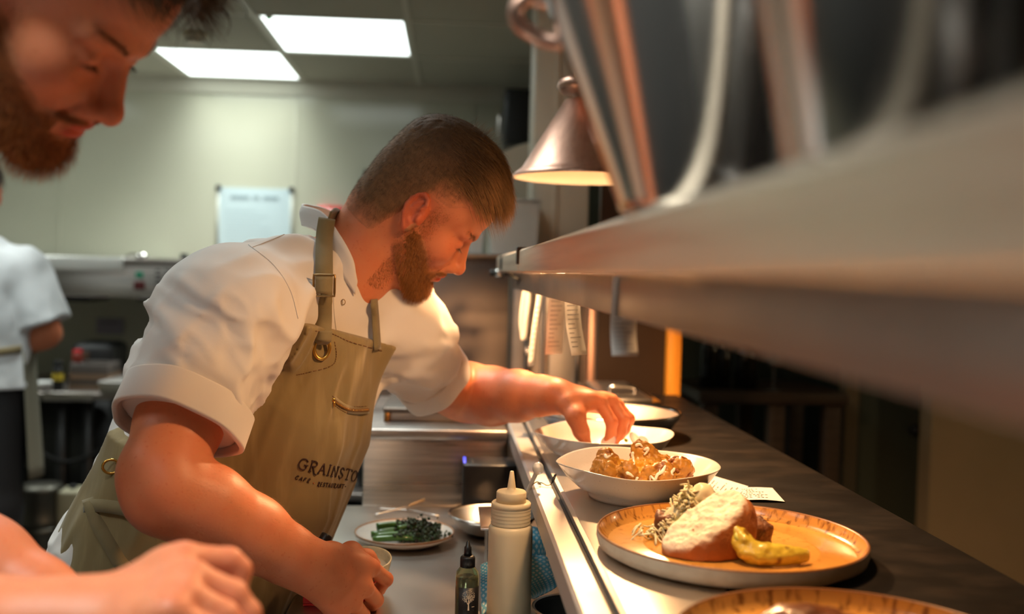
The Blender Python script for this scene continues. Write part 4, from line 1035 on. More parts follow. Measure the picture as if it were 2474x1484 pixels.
# meat showing on the nearest plate
def f_near(p):
    c = PF + np.array([-0.030, 0.045, 0.022]); return smin(ell(p, c, (0.042, 0.026, 0.022)), ell(p, c + np.array([0.03, -0.02, 0.0]), (0.04, 0.03, 0.018)), 0.01) + 0.002 * vnoise(p * 90, 4)
V, F = sculpt(f_near, PF + (-0.10, -0.04, 0), PF + (0.08, 0.10, 0.06), 0.0025, 0.01); V, F = keep_largest(V, F); V[:, 2] = np.maximum(V[:, 2], PASS_Z + 0.026 * 0.36 + 0.0006)
tag(fast_obj('roast_meat', V, F, mat('roast_meat', (0.22, 0.075, 0.028), 0.35, var=(60, (0.10, 0.03, 0.014), 0.4, 0.7), coat=0.3)), 'brown roast meat on the plate nearest the camera at the bottom edge', 'meat')

# receipts lying on the counter
def flat_paper(corners, z, lab):
    c = [PZ(x, y, z) for x, y in corners]; ctr = np.mean(c, 0)
    t = thing('receipt', (ctr[0], ctr[1], PASS_Z), lab, 'receipt', 'printed receipts on the counter')
    n = 10; v = []; U = np.array(c[1]) - c[0]; W = np.array(c[3]) - c[0]
    for k in (0, 1):
        for i in range(n + 1):
            for j in range(n + 1):
                a, b = i / n, j / n; p = (1 - a) * ((1 - b) * c[0] + b * c[3]) + a * ((1 - b) * c[1] + b * c[2])
                v.append(p + np.array([0, 0, 0.0005 + 0.0022 * math.sin(a * math.pi) * (0.5 + 0.5 * b) - k * 0.0003]))
    N1 = (n + 1) ** 2; f = []
    for i in range(n):
        for j in range(n):
            q = (i * (n + 1) + j, (i + 1) * (n + 1) + j, (i + 1) * (n + 1) + j + 1, i * (n + 1) + j + 1); f += [q, tuple(N1 + x for x in reversed(q))]
    MB().add(v, f).build('slip', M['paper'], t)
    ln = MB(); r2 = random.Random(int(corners[0][0]))
    for k in range(7):
        b = 0.16 + 0.11 * k; a0 = 0.1; a1 = a0 + r2.uniform(0.3, 0.75)
        m_ = 8
        for q_ in range(m_):
            x0 = a0 + (a1 - a0) * q_ / m_; x1 = x0 + (a1 - a0) / m_ * 0.7
            if r2.random() < 0.2: continue
            def pt(a, b): return (1 - a) * ((1 - b) * c[0] + b * c[3]) + a * ((1 - b) * c[1] + b * c[2]) + np.array([0, 0, 0.0009 + 0.0022 * math.sin(a * math.pi) * (0.5 + 0.5 * b)])
            ln.add([pt(x0, b), pt(x1, b), pt(x1, b + 0.03), pt(x0, b + 0.03)], [(0, 1, 2, 3)])
    ln.build('printed_lines', M['ink'], t, smooth=False)
flat_paper([(1700, 1172), (1722, 1150), (1808, 1176), (1770, 1215)], PASS_Z + 0.0002, 'printed receipt partly under the edge of the nearer white bowl')
flat_paper([(1775, 1180), (1866, 1180), (1896, 1213), (1782, 1211)], PASS_Z + 0.0012, 'printed receipt lying open on the dark counter right of the white bowl')

# frying pan and steel tray farther along the pass
fp = np.array([(P(1480, 1015, 1.93))[0], 1.965, PASS_Z])
t = thing('frying_pan', fp, 'wide dark steel pan behind the far white bowl', 'pan')
RFp = 0.142
MB().lathe([(0, 0.0), (RFp * 0.72, 0.0), (RFp * 0.78, 0.004), (RFp * 0.985, 0.044), (RFp * 0.985, 0.047), (RFp * 0.955, 0.044), (RFp * 0.75, 0.006), (0, 0.004)], fp, 80).build('pan_body', mat('blued_steel', (0.16, 0.17, 0.20), 0.28, 0.9, rvar=(6, 0.4)), t)
MB().lathe([(RFp * 0.95, 0.044), (RFp, 0.0475), (RFp * 1.0, 0.050), (RFp * 0.985, 0.052), (RFp * 0.955, 0.048)], fp, 80).build('rolled_rim', M['chrome'], t)
MB().lathe([(RFp * 0.955, 0.0465), (RFp * 0.745, 0.0065), (RFp * 0.70, 0.0045), (0, 0.0045)], fp, 80).build('inner_surface', mat('pan_inside', (0.40, 0.30, 0.22), 0.42, 0.85, rvar=(5, 0.55)), t)
ha = P(1262, 1020, 1.93)
MB().tube(spline([fp + (-RFp * 0.97, 0, 0.040), fp + (-RFp * 1.1, -0.004, 0.046), (ha[0] + 0.02, ha[1], PASS_Z + 0.046), (ha[0], ha[1], PASS_Z + 0.043)], 14), [0.010] * 10 + [0.010, 0.009, 0.008, 0.005]).build('handle', mat('brass_handle', (0.62, 0.42, 0.20), 0.3, 1.0), t)
ty0, ty1 = 2.20, 2.60; tx0 = P(1432, 985, 2.3)[0]; tx1 = tx0 + 0.145
t = thing('steel_tray', ((tx0 + tx1) / 2, 2.4, PASS_Z), 'shallow steel gastronorm tray with a lid handle, at the far end of the pass', 'tray')
MB().box((tx0 + 0.012, ty0 + 0.012, PASS_Z), (tx1 - 0.012, ty1 - 0.012, PASS_Z + 0.035)).build('tray_body', M['steel2'], t, bevel=0.008, segs=3)
MB().box((tx0, ty0, PASS_Z + 0.033), (tx1, ty1, PASS_Z + 0.037)).build('lid', M['chrome'], t, bevel=0.0018)
MB().box((tx0 + 0.02, ty0 + 0.02, PASS_Z + 0.037), (tx1 - 0.02, ty1 - 0.02, PASS_Z + 0.043)).build('lid_top', M['steel'], t, bevel=0.003)
hx = (tx0 + tx1) / 2
MB().tube(spline([(hx - 0.03, 2.32, PASS_Z + 0.042), (hx - 0.028, 2.32, PASS_Z + 0.056), (hx, 2.32, PASS_Z + 0.060), (hx + 0.028, 2.32, PASS_Z + 0.056), (hx + 0.03, 2.32, PASS_Z + 0.042)], 16), 0.005).build('handle', M['chrome'], t)

# ------------------------------------------------------------------ on the prep bench
sq = np.array([P(1233, 1300, 1.40)[0], 1.40, BZ]); r_ = 0.0315
def zpx(py, Y): return P(1233, py, Y)[2] - BZ
z1, z2, z3, z4, z5 = zpx(1268, 1.40), zpx(1255, 1.4), zpx(1212, 1.4), zpx(1186, 1.4), zpx(1138, 1.4)
bt = mat('squeeze_bottle_plastic', (0.66, 0.56, 0.38), 0.35, sss=0.25, sscol=(1.0, 0.8, 0.5), ssr=0.012, var=(5, (0.62, 0.52, 0.34), 0.4, 0.7))
t = thing('squeeze_bottle', sq, 'tall cream plastic squeeze bottle with a pointed nozzle, on the prep bench beside the pass', 'bottle')
MB().lathe([(0, 0), (r_ * 0.92, 0), (r_, 0.005), (r_, z1 - 0.010), (r_ * 0.985, z1 - 0.003), (r_ * 0.90, z1 + 0.001), (0, z1 + 0.001)], sq, 56).build('bottle_body', bt, t)
pr = [(r_ * 0.86, z1 + 0.001)]
for k in range(5):
    zz = z1 + 0.001 + (z3 - z1 - 0.008) * k / 5; dz = (z3 - z1 - 0.008) / 5
    pr += [(r_ * 0.895, zz + dz * 0.25), (r_ * 0.905, zz + dz * 0.55), (r_ * 0.88, zz + dz * 0.95)]
pr += [(r_ * 0.90, z3 - 0.007), (r_ * 0.895, z3 - 0.002), (r_ * 0.84, z3), (0, z3)]
MB().lathe(pr, sq, 56).build('screw_collar', bt, t)
MB().lathe([(0, z3 - 0.001), (r_ * 0.68, z3), (r_ * 0.675, z4 - 0.002), (r_ * 0.63, z4), (r_ * 0.21, z4 + 0.002), (r_ * 0.185, z4 + 0.006), (r_ * 0.085, z5 - 0.0005), (r_ * 0.05, z5), (0, z5 - 0.002)], sq, 40).build('nozzle', bt, t)

ob = np.array([P(1129, 1400, 1.33)[0], 1.33, BZ])
def z_o(py): return P(1129, py, 1.33)[2] - BZ
ro = 0.0160
gl = mat('bottle_glass', (0.75, 0.78, 0.55), 0.04, trans=0.95, ior=1.45)
oil = mat('green_oil', (0.030, 0.035, 0.006), 0.1, coat=0.6)
t = thing('oil_bottle', ob, 'small clear dropper bottle of dark green oil with a tree on its black label', 'bottle')
MB().lathe([(0, 0.0), (ro * 0.95, 0.0), (ro, 0.003), (ro, z_o(1392)), (ro * 0.90, z_o(1379)), (ro * 0.62, z_o(1370)), (ro * 0.60, z_o(1366)), (ro * 0.52, z_o(1366)), (ro * 0.54, z_o(1371)), (ro * 0.83, z_o(1381)), (ro * 0.93, z_o(1394)), (ro * 0.93, 0.004), (0, 0.002)], ob, 48).build('glass_body', gl, t)
MB().lathe([(0, 0.003), (ro * 0.92, 0.004), (ro * 0.92, z_o(1394)), (0, z_o(1394))], ob, 40).build('oil', oil, t)
pc = []
n_r = 36
mb = MB()
def ribbed(r, z, a): return (r * (1 + 0.018 * math.cos(n_r * a)) if r > ro * 0.5 else r), z
mb.lathe([(0, z_o(1369)), (ro * 0.62, z_o(1369)), (ro * 0.62, z_o(1350)), (ro * 0.60, z_o(1346)), (ro * 0.48, z_o(1342)), (0, z_o(1342))], ob, 144, wob=ribbed).build('screw_cap', M['black'], t)
MB().lathe([(0, z_o(1343)), (ro * 0.34, z_o(1342)), (ro * 0.30, z_o(1322)), (ro * 0.22, z_o(1320)), (ro * 0.13, z_o(1308)), (0, z_o(1306))], ob, 32).build('dropper_tip', M['black'], t)
lb = MB(); zl0, zl1 = 0.006, z_o(1413)
a0, a1 = -math.pi / 2 - 0.75, -math.pi / 2 + 1.25
pts = [(a0 + (a1 - a0) * i / 24) for i in range(25)]; v = []; f = []
for a in pts:
    for rr_ in (ro * 1.005, ro * 1.015):
        for z in (zl0, zl1): v.append((ob[0] + rr_ * math.cos(a), ob[1] + rr_ * math.sin(a), ob[2] + z))
for i in range(24):
    b = i * 4; f += [(b + 2, b + 6, b + 7, b + 3), (b, b + 1, b + 5, b + 4), (b + 1, b + 3, b + 7, b + 5), (b, b + 4, b + 6, b + 2)]
lbl = lb.add(v, f).build('label', mat('black_label', (0.010, 0.009, 0.009), 0.4), t)
tr = MB(); rs = random.Random(4)
def on_label(u, w): a = -math.pi / 2 + u / ro + 0.12; return np.array([ob[0] + ro * 1.022 * math.cos(a), ob[1] + ro * 1.022 * math.sin(a), ob[2] + w])
tz0 = z_o(1466); tz1 = z_o(1418)
def bough(u, w, ang, ln, wd, dep):
    u2, w2 = u + ln * math.sin(ang), w + ln * math.cos(ang)
    n = np.array([0, 0, 1]); q = [on_label(u - wd * math.cos(ang), w), on_label(u + wd * math.cos(ang), w), on_label(u2 + wd * .6, w2), on_label(u2 - wd * .6, w2)]
    tr.add(q, [(0, 1, 2, 3)])
    if dep > 0:
        for da in (-0.55, 0.1, 0.55): bough(u2, w2, ang + da + rs.uniform(-.2, .2), ln * 0.66, wd * 0.55, dep - 1)
bough(0, tz0, 0, 0.009, 0.0011, 0); bough(0, tz0 + 0.007, -0.5, 0.006, 0.0006, 2); bough(0, tz0 + 0.008, 0.45, 0.006, 0.0006, 2); bough(0, tz0 + 0.009, 0, 0.006, 0.0006, 2)
for i in range(260):
    a = rs.uniform(0, 6.28); k = math.sqrt(rs.random()); u, w = 0.0090 * k * math.cos(a), tz0 + 0.0185 + 0.0085 * k * math.sin(a); s = 0.00036
    tr.add([on_label(u - s, w), on_label(u, w - s), on_label(u + s, w), on_label(u, w + s)], [(0, 1, 2, 3)])
tr.add([on_label(-0.006, tz0 - .0003), on_label(0.007, tz0 - .0003), on_label(0.007, tz0), on_label(-0.006, tz0)], [(0, 1, 2, 3)])
for k in range(5): tr.add([on_label(0.0045 + k * 0.0008, tz0 + 0.004), on_label(0.005 + k * 0.0008, tz0 + 0.004), on_label(0.005 + k * 0.0008, tz0 + 0.005), on_label(0.0045 + k * 0.0008, tz0 + 0.005)], [(0, 1, 2, 3)])
tr.build('tree_emblem', mat('label_cream_print', (0.72, 0.58, 0.42), 0.5), lbl, smooth=False)

# plate of charred broccoli stems
bp = PZ(977, 1308, BZ)
t = thing('side_plate', bp, 'grey glazed side plate holding the broccoli stems, on the prep bench', 'plate')
Rg = 0.090
MB().lathe([(0, 0.0), (Rg * 0.62, 0.0), (Rg * 0.72, 0.002), (Rg * 0.98, 0.013), (Rg * 0.985, 0.016)], bp, 72).build('underside', M['bowl'], t)
MB().lathe([(Rg * 0.985, 0.016), (Rg, 0.0185), (Rg * 0.985, 0.020), (Rg * 0.968, 0.0175)], bp, 72).build('rim', mat('rust_rim', (0.30, 0.15, 0.07), 0.35), t)
MB().lathe([(Rg * 0.968, 0.0175), (Rg * 0.80, 0.008), (Rg * 0.6, 0.005), (0, 0.005)], bp, 72).build('eating_surface', M['greyplate'], t)
gm1 = mat('broccoli_stem', (0.060, 0.155, 0.018), 0.3, var=(40, (0.028, 0.07, 0.012), 0.4, 0.7), coat=0.2)
gm2 = mat('broccoli_floret', (0.030, 0.052, 0.014), 0.6, var=(120, (0.035, 0.018, 0.012), 0.45, 0.65), bump=(400, 0.8))
rs = np.random.RandomState(21)
blab = ['frontmost broccoli stem lying across the side plate', 'broccoli stem second from the front on the side plate', 'broccoli stem in the middle of the pile on the side plate', 'broccoli stem at the back of the pile on the side plate', 'broccoli stem on top of the pile on the side plate', 'short broccoli stem at the right of the pile on the side plate']
for i in range(6):
    yo = [-0.030, -0.016, 0.0, 0.022, 0.004, -0.006][i]; zo = [0.011, 0.013, 0.013, 0.012, 0.026, 0.023][i]; xo = [-0.004, 0.004, -0.004, 0.0, -0.006, 0.018][i]; L_ = [0.05, 0.055, 0.056, 0.05, 0.045, 0.03][i]
    c = bp + np.array([xo, yo, zo]); 
    tt = thing('broccoli_stem', (c[0], c[1], BZ + 0.006), blab[i], 'broccoli', 'broccoli stems on the side plate')
    pth = spline([c + (-L_, rs.normal() * 0.006, 0), c + (-L_ * 0.3, rs.normal() * 0.005, 0.003), c + (L_ * 0.5, rs.normal() * 0.005, 0.001), c + (L_, rs.normal() * 0.004, 0)], 14)
    MB().tube(pth, np.linspace(0.0058, 0.0042, 14), 10).build('stalk', gm1, tt)
    fl = MB()
    for k in range(110):
        u = rs.rand(); p0 = pth[int(5 + u * 8.9)]; fl.sphere(p0 + rs.normal(size=3) * (0.006, 0.007, 0.004) * (0.6 + u) + (0.004 * u, 0, 0.003), 0.0014 + 0.0026 * rs.rand(), 7, 5)
    fl.build('floret', gm2, tt)

# bowls, pans and boxes on the bench
pb = np.array([P(1190, 1240, 1.90)[0], 1.86, BZ])
t = thing('steel_mixing_bowl', pb, 'round steel bowl behind the cream squeeze bottle', 'bowl')
hR, hH = 0.083, P(1190, 1243, 1.86)[2] - BZ
MB().lathe([(0, 0), (hR * 0.55, 0), (hR * 0.8, hH * 0.3), (hR * 0.96, hH * 0.9), (hR * 1.02, hH), (hR * 1.01, hH + 0.003), (hR * 0.95, hH * 0.96), (hR * 0.78, hH * 0.33), (hR * 0.5, 0.003), (0, 0.003)], pb, 64).build('bowl', M['steel2'], t)
MB().lathe([(hR * 0.98, hH), (hR * 1.03, hH), (hR * 1.03, hH + 0.003), (hR * 0.98, hH + 0.003)], pb, 64).build('rolled_rim', M['chrome'], t)
bx0, bx1 = P(1117, 1200, 1.96)[0], P(1247, 1200, 1.96)[0]; bz1 = P(1180, 1122, 1.96)[2]
t = thing('black_box', ((bx0 + bx1) / 2, 2.0, BZ), 'black plastic device with a small blue light, against the steel cabinet', 'device')
MB().box((bx0, 1.952, BZ), (bx1, 2.045, bz1)).build('case', M['black'], t, bevel=0.004)
MB().box((bx0 + 0.001, 1.97, bz1 - 0.0005), (bx0 + 0.006, 2.03, bz1 + 0.0012)).build('indicator_light', M['glow_blue'], t)
MB().box((bx0 + 0.016, 1.965, bz1 - 0.0005), (bx0 + 0.021, 2.02, bz1 + 0.0008)).build('slot', M['rubber'], t)
# gastronorm pan by the pass
gx0, gx1 = P(1161, 1283, 1.50)[0], 0.125; gy0, gy1 = 1.50, 1.645; gz = P(1161, 1281, 1.50)[2]
t = thing('gastronorm_pan', ((gx0 + gx1) / 2, (gy0 + gy1) / 2, BZ), 'deep steel gastronorm pan tucked under the pass edge behind the squeeze bottle', 'pan')
m0 = MB(); wl = 0.012
for a, b in (((gx0 + wl, gy0 + wl), (gx1 - wl, gy0 + wl + 0.002)), ((gx0 + wl, gy1 - wl - 0.002), (gx1 - wl, gy1 - wl)), ((gx0 + wl, gy0 + wl), (gx0 + wl + 0.002, gy1 - wl)), ((gx1 - wl - 0.002, gy0 + wl), (gx1 - wl, gy1 - wl))):
    m0.box((*a, BZ), (*b, gz))
m0.box((gx0 + wl, gy0 + wl, BZ), (gx1 - wl, gy1 - wl, BZ + 0.002)); m0.build('pan_walls', M['steel'], t, smooth=False)
m0 = MB()
for a, b in (((gx0, gy0), (gx1, gy0 + wl + 0.002)), ((gx0, gy1 - wl - 0.002), (gx1, gy1)), ((gx0, gy0 + wl + .002), (gx0 + 0.032, gy1 - wl - .002)), ((gx1 - 0.016, gy0 + wl + .002), (gx1, gy1 - wl - .002))):
    m0.box((*a, gz - 0.001), (*b, gz + 0.0022))
m0.build('flanged_rim', M['steel2'], t, bevel=0.0008)

# blue checked cloth
bl = mat('blue_cloth', (0.05, 0.26, 0.40), 0.85, sheen=0.2)
def lattice(m, c2, s):
    nt = m.node_tree; b = nt.nodes['Principled BSDF']; tc = nt.nodes.new('ShaderNodeTexCoord'); out = None
    for ang in (0.95, -0.95):
        mp = nt.nodes.new('ShaderNodeMapping'); mp.inputs['Rotation'].default_value = (0.0, 0.0, ang); nt.links.new(tc.outputs['UV'], mp.inputs[0])
        w = nt.nodes.new('ShaderNodeTexWave'); w.inputs['Scale'].default_value = s; w.inputs['Distortion'].default_value = 0.3; nt.links.new(mp.outputs[0], w.inputs['Vector'])
        r = nt.nodes.new('ShaderNodeMapRange'); r.inputs['From Min'].default_value = 0.35; r.inputs['From Max'].default_value = 0.55; nt.links.new(w.outputs['Fac'], r.inputs['Value'])
        if out is None: out = r.outputs['Result']
        else:
            mm = nt.nodes.new('ShaderNodeMath'); mm.operation = 'MINIMUM'; nt.links.new(out, mm.inputs[0]); nt.links.new(r.outputs['Result'], mm.inputs[1]); out = mm.outputs[0]
    mx = nt.nodes.new('ShaderNodeMix'); mx.data_type = 'RGBA'; mx.inputs['A'].default_value = b.inputs['Base Color'].default_value; mx.inputs['B'].default_value = (*c2, 1)
    nt.links.new(out, mx.inputs['Factor']); nt.links.new(mx.outputs['Result'], b.inputs['Base Color'])
lattice(bl, (0.36, 0.46, 0.50), 4.5)
def cloth(grid, n, m_, lab, th=0.0012, fold=0.004, seed=1):
    """grid: rows of control points -> smooth sheet with folds and thickness"""
    rows = np.array([spline(r, m_) for r in grid]); S = np.stack([spline(rows[:, j], n) for j in range(m_)], 1)
    q = S.reshape(-1, 3).astype(np.float32); S = (q + np.stack([q[:, 0] * 0, q[:, 0] * 0, fold * vnoise(q * 26, seed) + fold * 0.5 * vnoise(q * 60, seed + 1)], 1)).reshape(n, m_, 3)
    v = S.reshape(-1, 3); du = np.gradient(S, axis=0).reshape(-1, 3); dv = np.gradient(S, axis=1).reshape(-1, 3); N = np.cross(du, dv); N /= np.linalg.norm(N, axis=1)[:, None] + 1e-9
    V = np.concatenate([v, v - N * th]); f = []; K = n * m_
    for i in range(n - 1):
        for j in range(m_ - 1):
            a = i * m_ + j; qd = (a, a + 1, a + m_ + 1, a + m_); f += [tuple(K + x for x in reversed(qd)), qd]
    bd = [j for j in range(m_)] + [i * m_ + m_ - 1 for i in range(1, n)] + [(n - 1) * m_ + j for j in range(m_ - 2, -1, -1)] + [i * m_ for i in range(n - 2, 0, -1)]
    for a, b in zip(bd, bd[1:] + bd[:1]): f.append((a, b, K + b, K + a)[::-1])
    o = obj_from('blue_cloth', V, f, bl); uv = o.data.uv_layers.new(name='UVMap'); li = np.zeros(len(o.data.loops), int); o.data.loops.foreach_get('vertex_index', li)
    ii, jj = np.unravel_index(li % K, (n, m_)); L1 = np.linalg.norm(S[-1, 0] - S[0, 0]); L2 = np.linalg.norm(S[0, -1] - S[0, 0])
    uv.data.foreach_set('uv', np.stack([ii / n * L1 * 10, jj / m_ * L2 * 10], 1).astype(np.float32).ravel())
    return tag(o, lab, 'cloth', 'blue patterned cloths')
def B_(px, py, Y, z=None):
    p = P(px, py, Y)
    if z is not None: p[2] = z
    return p
cloth([[B_(1160, 1392, 1.505, BZ + .045), B_(1200, 1380, 1.505, BZ + .055), B_(1260, 1376, 1.505, BZ + .060), B_(1330, 1380, 1.505, BZ + .055), B_(1362, 1400, 1.505, BZ + 0.040)],
       [B_(1160, 1430, 1.485, BZ + .030), B_(1210, 1420, 1.485, BZ + .040), B_(1270, 1415, 1.485, BZ + .040), B_(1325, 1420, 1.475, BZ + .040), B_(1372, 1425, 1.475, BZ + .034)],
       [B_(1160, 1470, 1.475, BZ + .012), B_(1210, 1470, 1.470, BZ + .016), B_(1262, 1470, 1.470, BZ + .018), B_(1300, 1460, 1.470, BZ + .020), B_(1335, 1452, 1.465, BZ + .022)],
       [B_(1165, 1500, 1.36, BZ + .004), B_(1200, 1500, 1.435, BZ + .006), B_(1240, 1500, 1.470, BZ + .006), B_(1280, 1490, 1.465, BZ + .008), B_(1290, 1480, 1.455, BZ + .010)]], 36, 44, 'blue patterned kitchen cloth bunched on the bench behind the squeeze bottle', 0.0012, 0.003, 4)
cloth([[B_(1195, 1236, 1.56, gz - 0.012), B_(1240, 1236, 1.56, gz - 0.008), B_(1300, 1240, 1.56, gz - 0.010), B_(1330, 1244, 1.56, gz - 0.012)],
       [B_(1195, 1256, 1.535, gz - 0.022), B_(1240, 1258, 1.535, gz - 0.020), B_(1300, 1262, 1.535, gz - 0.022), B_(1325, 1266, 1.535, gz - 0.022)],
       [B_(1195, 1280, 1.525, gz - 0.05), B_(1240, 1280, 1.525, gz - 0.05), B_(1300, 1284, 1.525, gz - 0.05), B_(1320, 1284, 1.525, gz - 0.05)]], 24, 30, 'blue patterned cloth lying inside the steel gastronorm pan', 0.0012, 0.002, 8)
# shallow dark pan at the bottom right of the bench
sp_ = np.array([0.178, 1.36, BZ])
t = thing('small_pan', sp_, 'small dark pan under the pass edge at the bottom, beside the blue cloth', 'pan')
h_ = P(1345, 1447, 1.40)[2] - BZ
MB().lathe([(0, 0), (0.045, 0), (0.052, h_ * 0.9), (0.055, h_), (0.053, h_ + 0.002), (0.049, h_ * 0.9), (0.043, 0.003), (0, 0.003)], sp_, 56).build('pan_body', mat('black_steel', (0.05, 0.048, 0.045), 0.35, 0.8, rvar=(8, 0.5)), t)
MB().lathe([(0.052, h_ * 0.98), (0.0565, h_), (0.056, h_ + 0.003), (0.052, h_ + 0.002)], sp_, 56).build('rim', M['steel2'], t)

# pipette resting against the rail, wire clip on the rail
t = thing('pipette', P(1268, 1195, 1.50), 'clear plastic pipette with a round bulb, leaning in front of the pass rail', 'pipette')
pl = mat('clear_pipette', (0.75, 0.78, 0.80), 0.12, trans=0.55)
pa, pb_ = P(1262, 1215, 1.52), P(1296, 1142, 1.455)
MB().tube([pa + (pa - pb_) * 0.9, pa, pb_], [0.0014, 0.0028, 0.0034], 12).build('stem', pl, t)
MB().sphere(P(1300, 1132, 1.453), (0.0085, 0.0085, 0.0095)).build('bulb', pl, t)
wc = P(1316, 1172, 1.30)
t = thing('wire_clip', P(1305, 1172, 1.47), 'thin twisted wire clip hooked over the pass rail beside the pipette', 'clip')
yb = 1.475
MB().tube(spline([(0.128, yb, PASS_Z + 0.004), (0.135, yb - 0.004, PASS_Z + 0.009), (0.141, yb, PASS_Z + 0.004), (0.137, yb + 0.008, PASS_Z + 0.004), (0.143, yb + 0.004, PASS_Z + 0.006), (0.150, yb - 0.004, PASS_Z + 0.004), (0.157, yb, PASS_Z + 0.006), (0.160, yb + 0.002, PASS_Z + 0.016)], 44), 0.0009, 7).build('wire', mat('dark_wire', (0.2, 0.17, 0.12), 0.35, 1.0), t)
MB().tube(spline([(0.157, yb, PASS_Z + 0.006), (0.161, yb, PASS_Z + 0.018), (0.164, yb + 0.006, PASS_Z + 0.018), (0.160, yb + 0.006, PASS_Z + 0.006)], 16), 0.0010, 7).build('wire_loop', M['black'], t)

# red handled peeler under the hand
rp = np.array([P(745, 1470, 1.43)[0], 1.43, BZ])
t = thing('red_tray', rp + (0.04, 0, 0), 'glossy red plastic tray on the bench edge beneath the cook\'s near hand', 'tray')
rx0, rx1 = P(726, 1470, 1.42)[0], P(908, 1470, 1.42)[0]; rz = 0.026
pf = MB(); ins = 0.007
pf.box((rx0, 1.440, BZ), (rx1, 1.490, BZ + 0.004)); pf.box((rx0, 1.440, BZ + .004), (rx1, 1.440 + ins, BZ + rz)); pf.box((rx0, 1.490 - ins, BZ + .004), (rx1, 1.490, BZ + rz)); pf.box((rx0, 1.440 + ins, BZ + .004), (rx0 + ins, 1.490 - ins, BZ + rz)); pf.box((rx1 - ins, 1.440 + ins, BZ + .004), (rx1, 1.490 - ins, BZ + rz))
pf.build('tray', M['red'], t, bevel=0.003, segs=3)
# tongs and paper beside the cabinet
t = thing('steel_tongs', P(950, 1225, 2.0), 'thin steel tongs lying on the bench in front of the steel cabinet', 'tongs')
a, b, c = PZ(905, 1243, BZ + .006), PZ(985, 1224, BZ + .01), PZ(1025, 1210, BZ + 0.014)
MB().ribbon(spline([a, b, c], 12), (0.2, 1, 0), 0.005, 0.0015).build('arm', M['steel'], t)
MB().ribbon(spline([PZ(910, 1228, BZ + .003), PZ(985, 1232, BZ + .003), PZ(1060, 1246, BZ + .003)], 12), (0.2, 1, 0), 0.003, 0.0012).build('arm', M['steel'], t)
MB().ribbon(spline([PZ(988, 1222, BZ + .013), PZ(1005, 1215, BZ + .016), PZ(1024, 1208, BZ + .02)], 8), (0.2, 1, 0), 0.006, 0.003).build('wooden_tip', mat('tan_tip', (0.30, 0.17, 0.06), 0.5), t)
# dark trolley and jars seen between the apron and the steel cabinet
tx = P(840, 1180, 2.7)[0]
t = thing('dark_trolley', (tx, 2.75, 0.0), 'dark low trolley in the gap between the olive apron and the steel cabinet', 'trolley')
MB().box((tx - 0.22, 2.62, 0.76), (tx + 0.06, 2.92, 0.78)).build('top_shelf', M['steel_d'], t, bevel=0.003)
for x in (tx - 0.20, tx + 0.04):
    for y in (2.64, 2.89): MB().box((x - 0.012, y - 0.012, 0.0), (x + 0.012, y + 0.012, 0.76)).build('leg', M['black'], t)
MB().box((tx - 0.2, 2.64, 0.25), (tx + 0.04, 2.90, 0.27)).build('lower_shelf', M['black'], t)
MB().box((tx - 0.21, 2.91, 0.27), (tx + 0.05, 2.92, 0.76)).build('back_panel', M['black'], t)
for k, (px, r, h, col, lab) in enumerate([(858, 0.035, 0.17, (0.30, 0.32, 0.22), 'pale green jar on the dark trolley beside the apron'), (868, 0.03, 0.09, (0.015, 0.015, 0.015), 'short black jar on the dark trolley in front of the pale green one')]):
    c = P(px, 1200, 2.82 - 0.1 * k); c[2] = 0.78
    tt = thing('storage_jar', c, lab, 'jar')
    MB().lathe([(0, 0), (r, 0), (r, h * 0.8), (r * 0.8, h * 0.86), (0, h * 0.86)], c, 24).build('body', mat('jar_side', col, 0.3), tt)
    MB().lathe([(0, h * 0.85), (r * 0.86, h * 0.85), (r * 0.86, h), (0, h)], c, 24).build('lid', M['black'], tt)
# ------------------------------------------------------------------ people: shared sculpting
f32 = np.float32
def mk_skin(name, tone):
    return attr_color(mat(name, tone, 0.46, sss=0.22, sscol=(1.0, 0.36, 0.18), ssr=0.008, var=[(30, tuple(c * k for c, k in zip(tone, (0.97, 0.86, 0.82))), 0.4, 0.7), (170, tuple(c * k for c, k in zip(tone, (0.92, 0.78, 0.72))), 0.66, 0.76, 1.0)], bump=(330, 0.13, 3.0, 0.0012), spec=0.4))
M['skin'] = mk_skin('skin', (0.63, 0.220, 0.105))
M['skin2'] = mk_skin('skin_foreground', (0.66, 0.225, 0.108))
M['shirt'] = mat('white_cotton', (0.72, 0.67, 0.64), 0.85, sheen=0.15, bump=(900, 0.10, 2.0, 0.0008))
M['apron'] = mat('olive_canvas', (0.25, 0.180, 0.078), 0.88, sheen=0.25, var=[(1.0, (0.33, 0.245, 0.115), 0.50, 0.80, 3.0)], stretch=(60, 60, 7), bump=(55, 0.12, 6.0, 0.002))
M['apron2'] = mat('olive_canvas_plain', (0.205, 0.155, 0.072), 0.88, sheen=0.25, var=(30, (0.25, 0.19, 0.095), 0.4, 0.75), bump=(900, 0.25, 2.0, 0.0008))
M['stitch'] = mat('brown_stitching', (0.17, 0.075, 0.03), 0.8)
M['brass'] = mat('brass', (0.72, 0.42, 0.10), 0.22, 1.0, rvar=(40, 0.35))
M['brass_d'] = mat('antique_brass', (0.36, 0.22, 0.09), 0.35, 1.0)
M['trouser'] = mat('dark_trousers', (0.012, 0.012, 0.014), 0.85)
M['shoe'] = mat('black_shoe', (0.01, 0.01, 0.01), 0.4)
M['hairbase'] = attr_color(mat('hair_base', (1, 1, 1), 0.7, bump=(700, 0.6, 3.0, 0.0012)))
M['hair'] = attr_color(mat('hair_strands', (1, 1, 1), 0.42, spec=0.4))
M['eye'] = attr_color(mat('eyeball', (1, 1, 1), 0.12, coat=0.6))
M['nail'] = mat('finger_nail', (0.72, 0.42, 0.33), 0.25, coat=0.4)

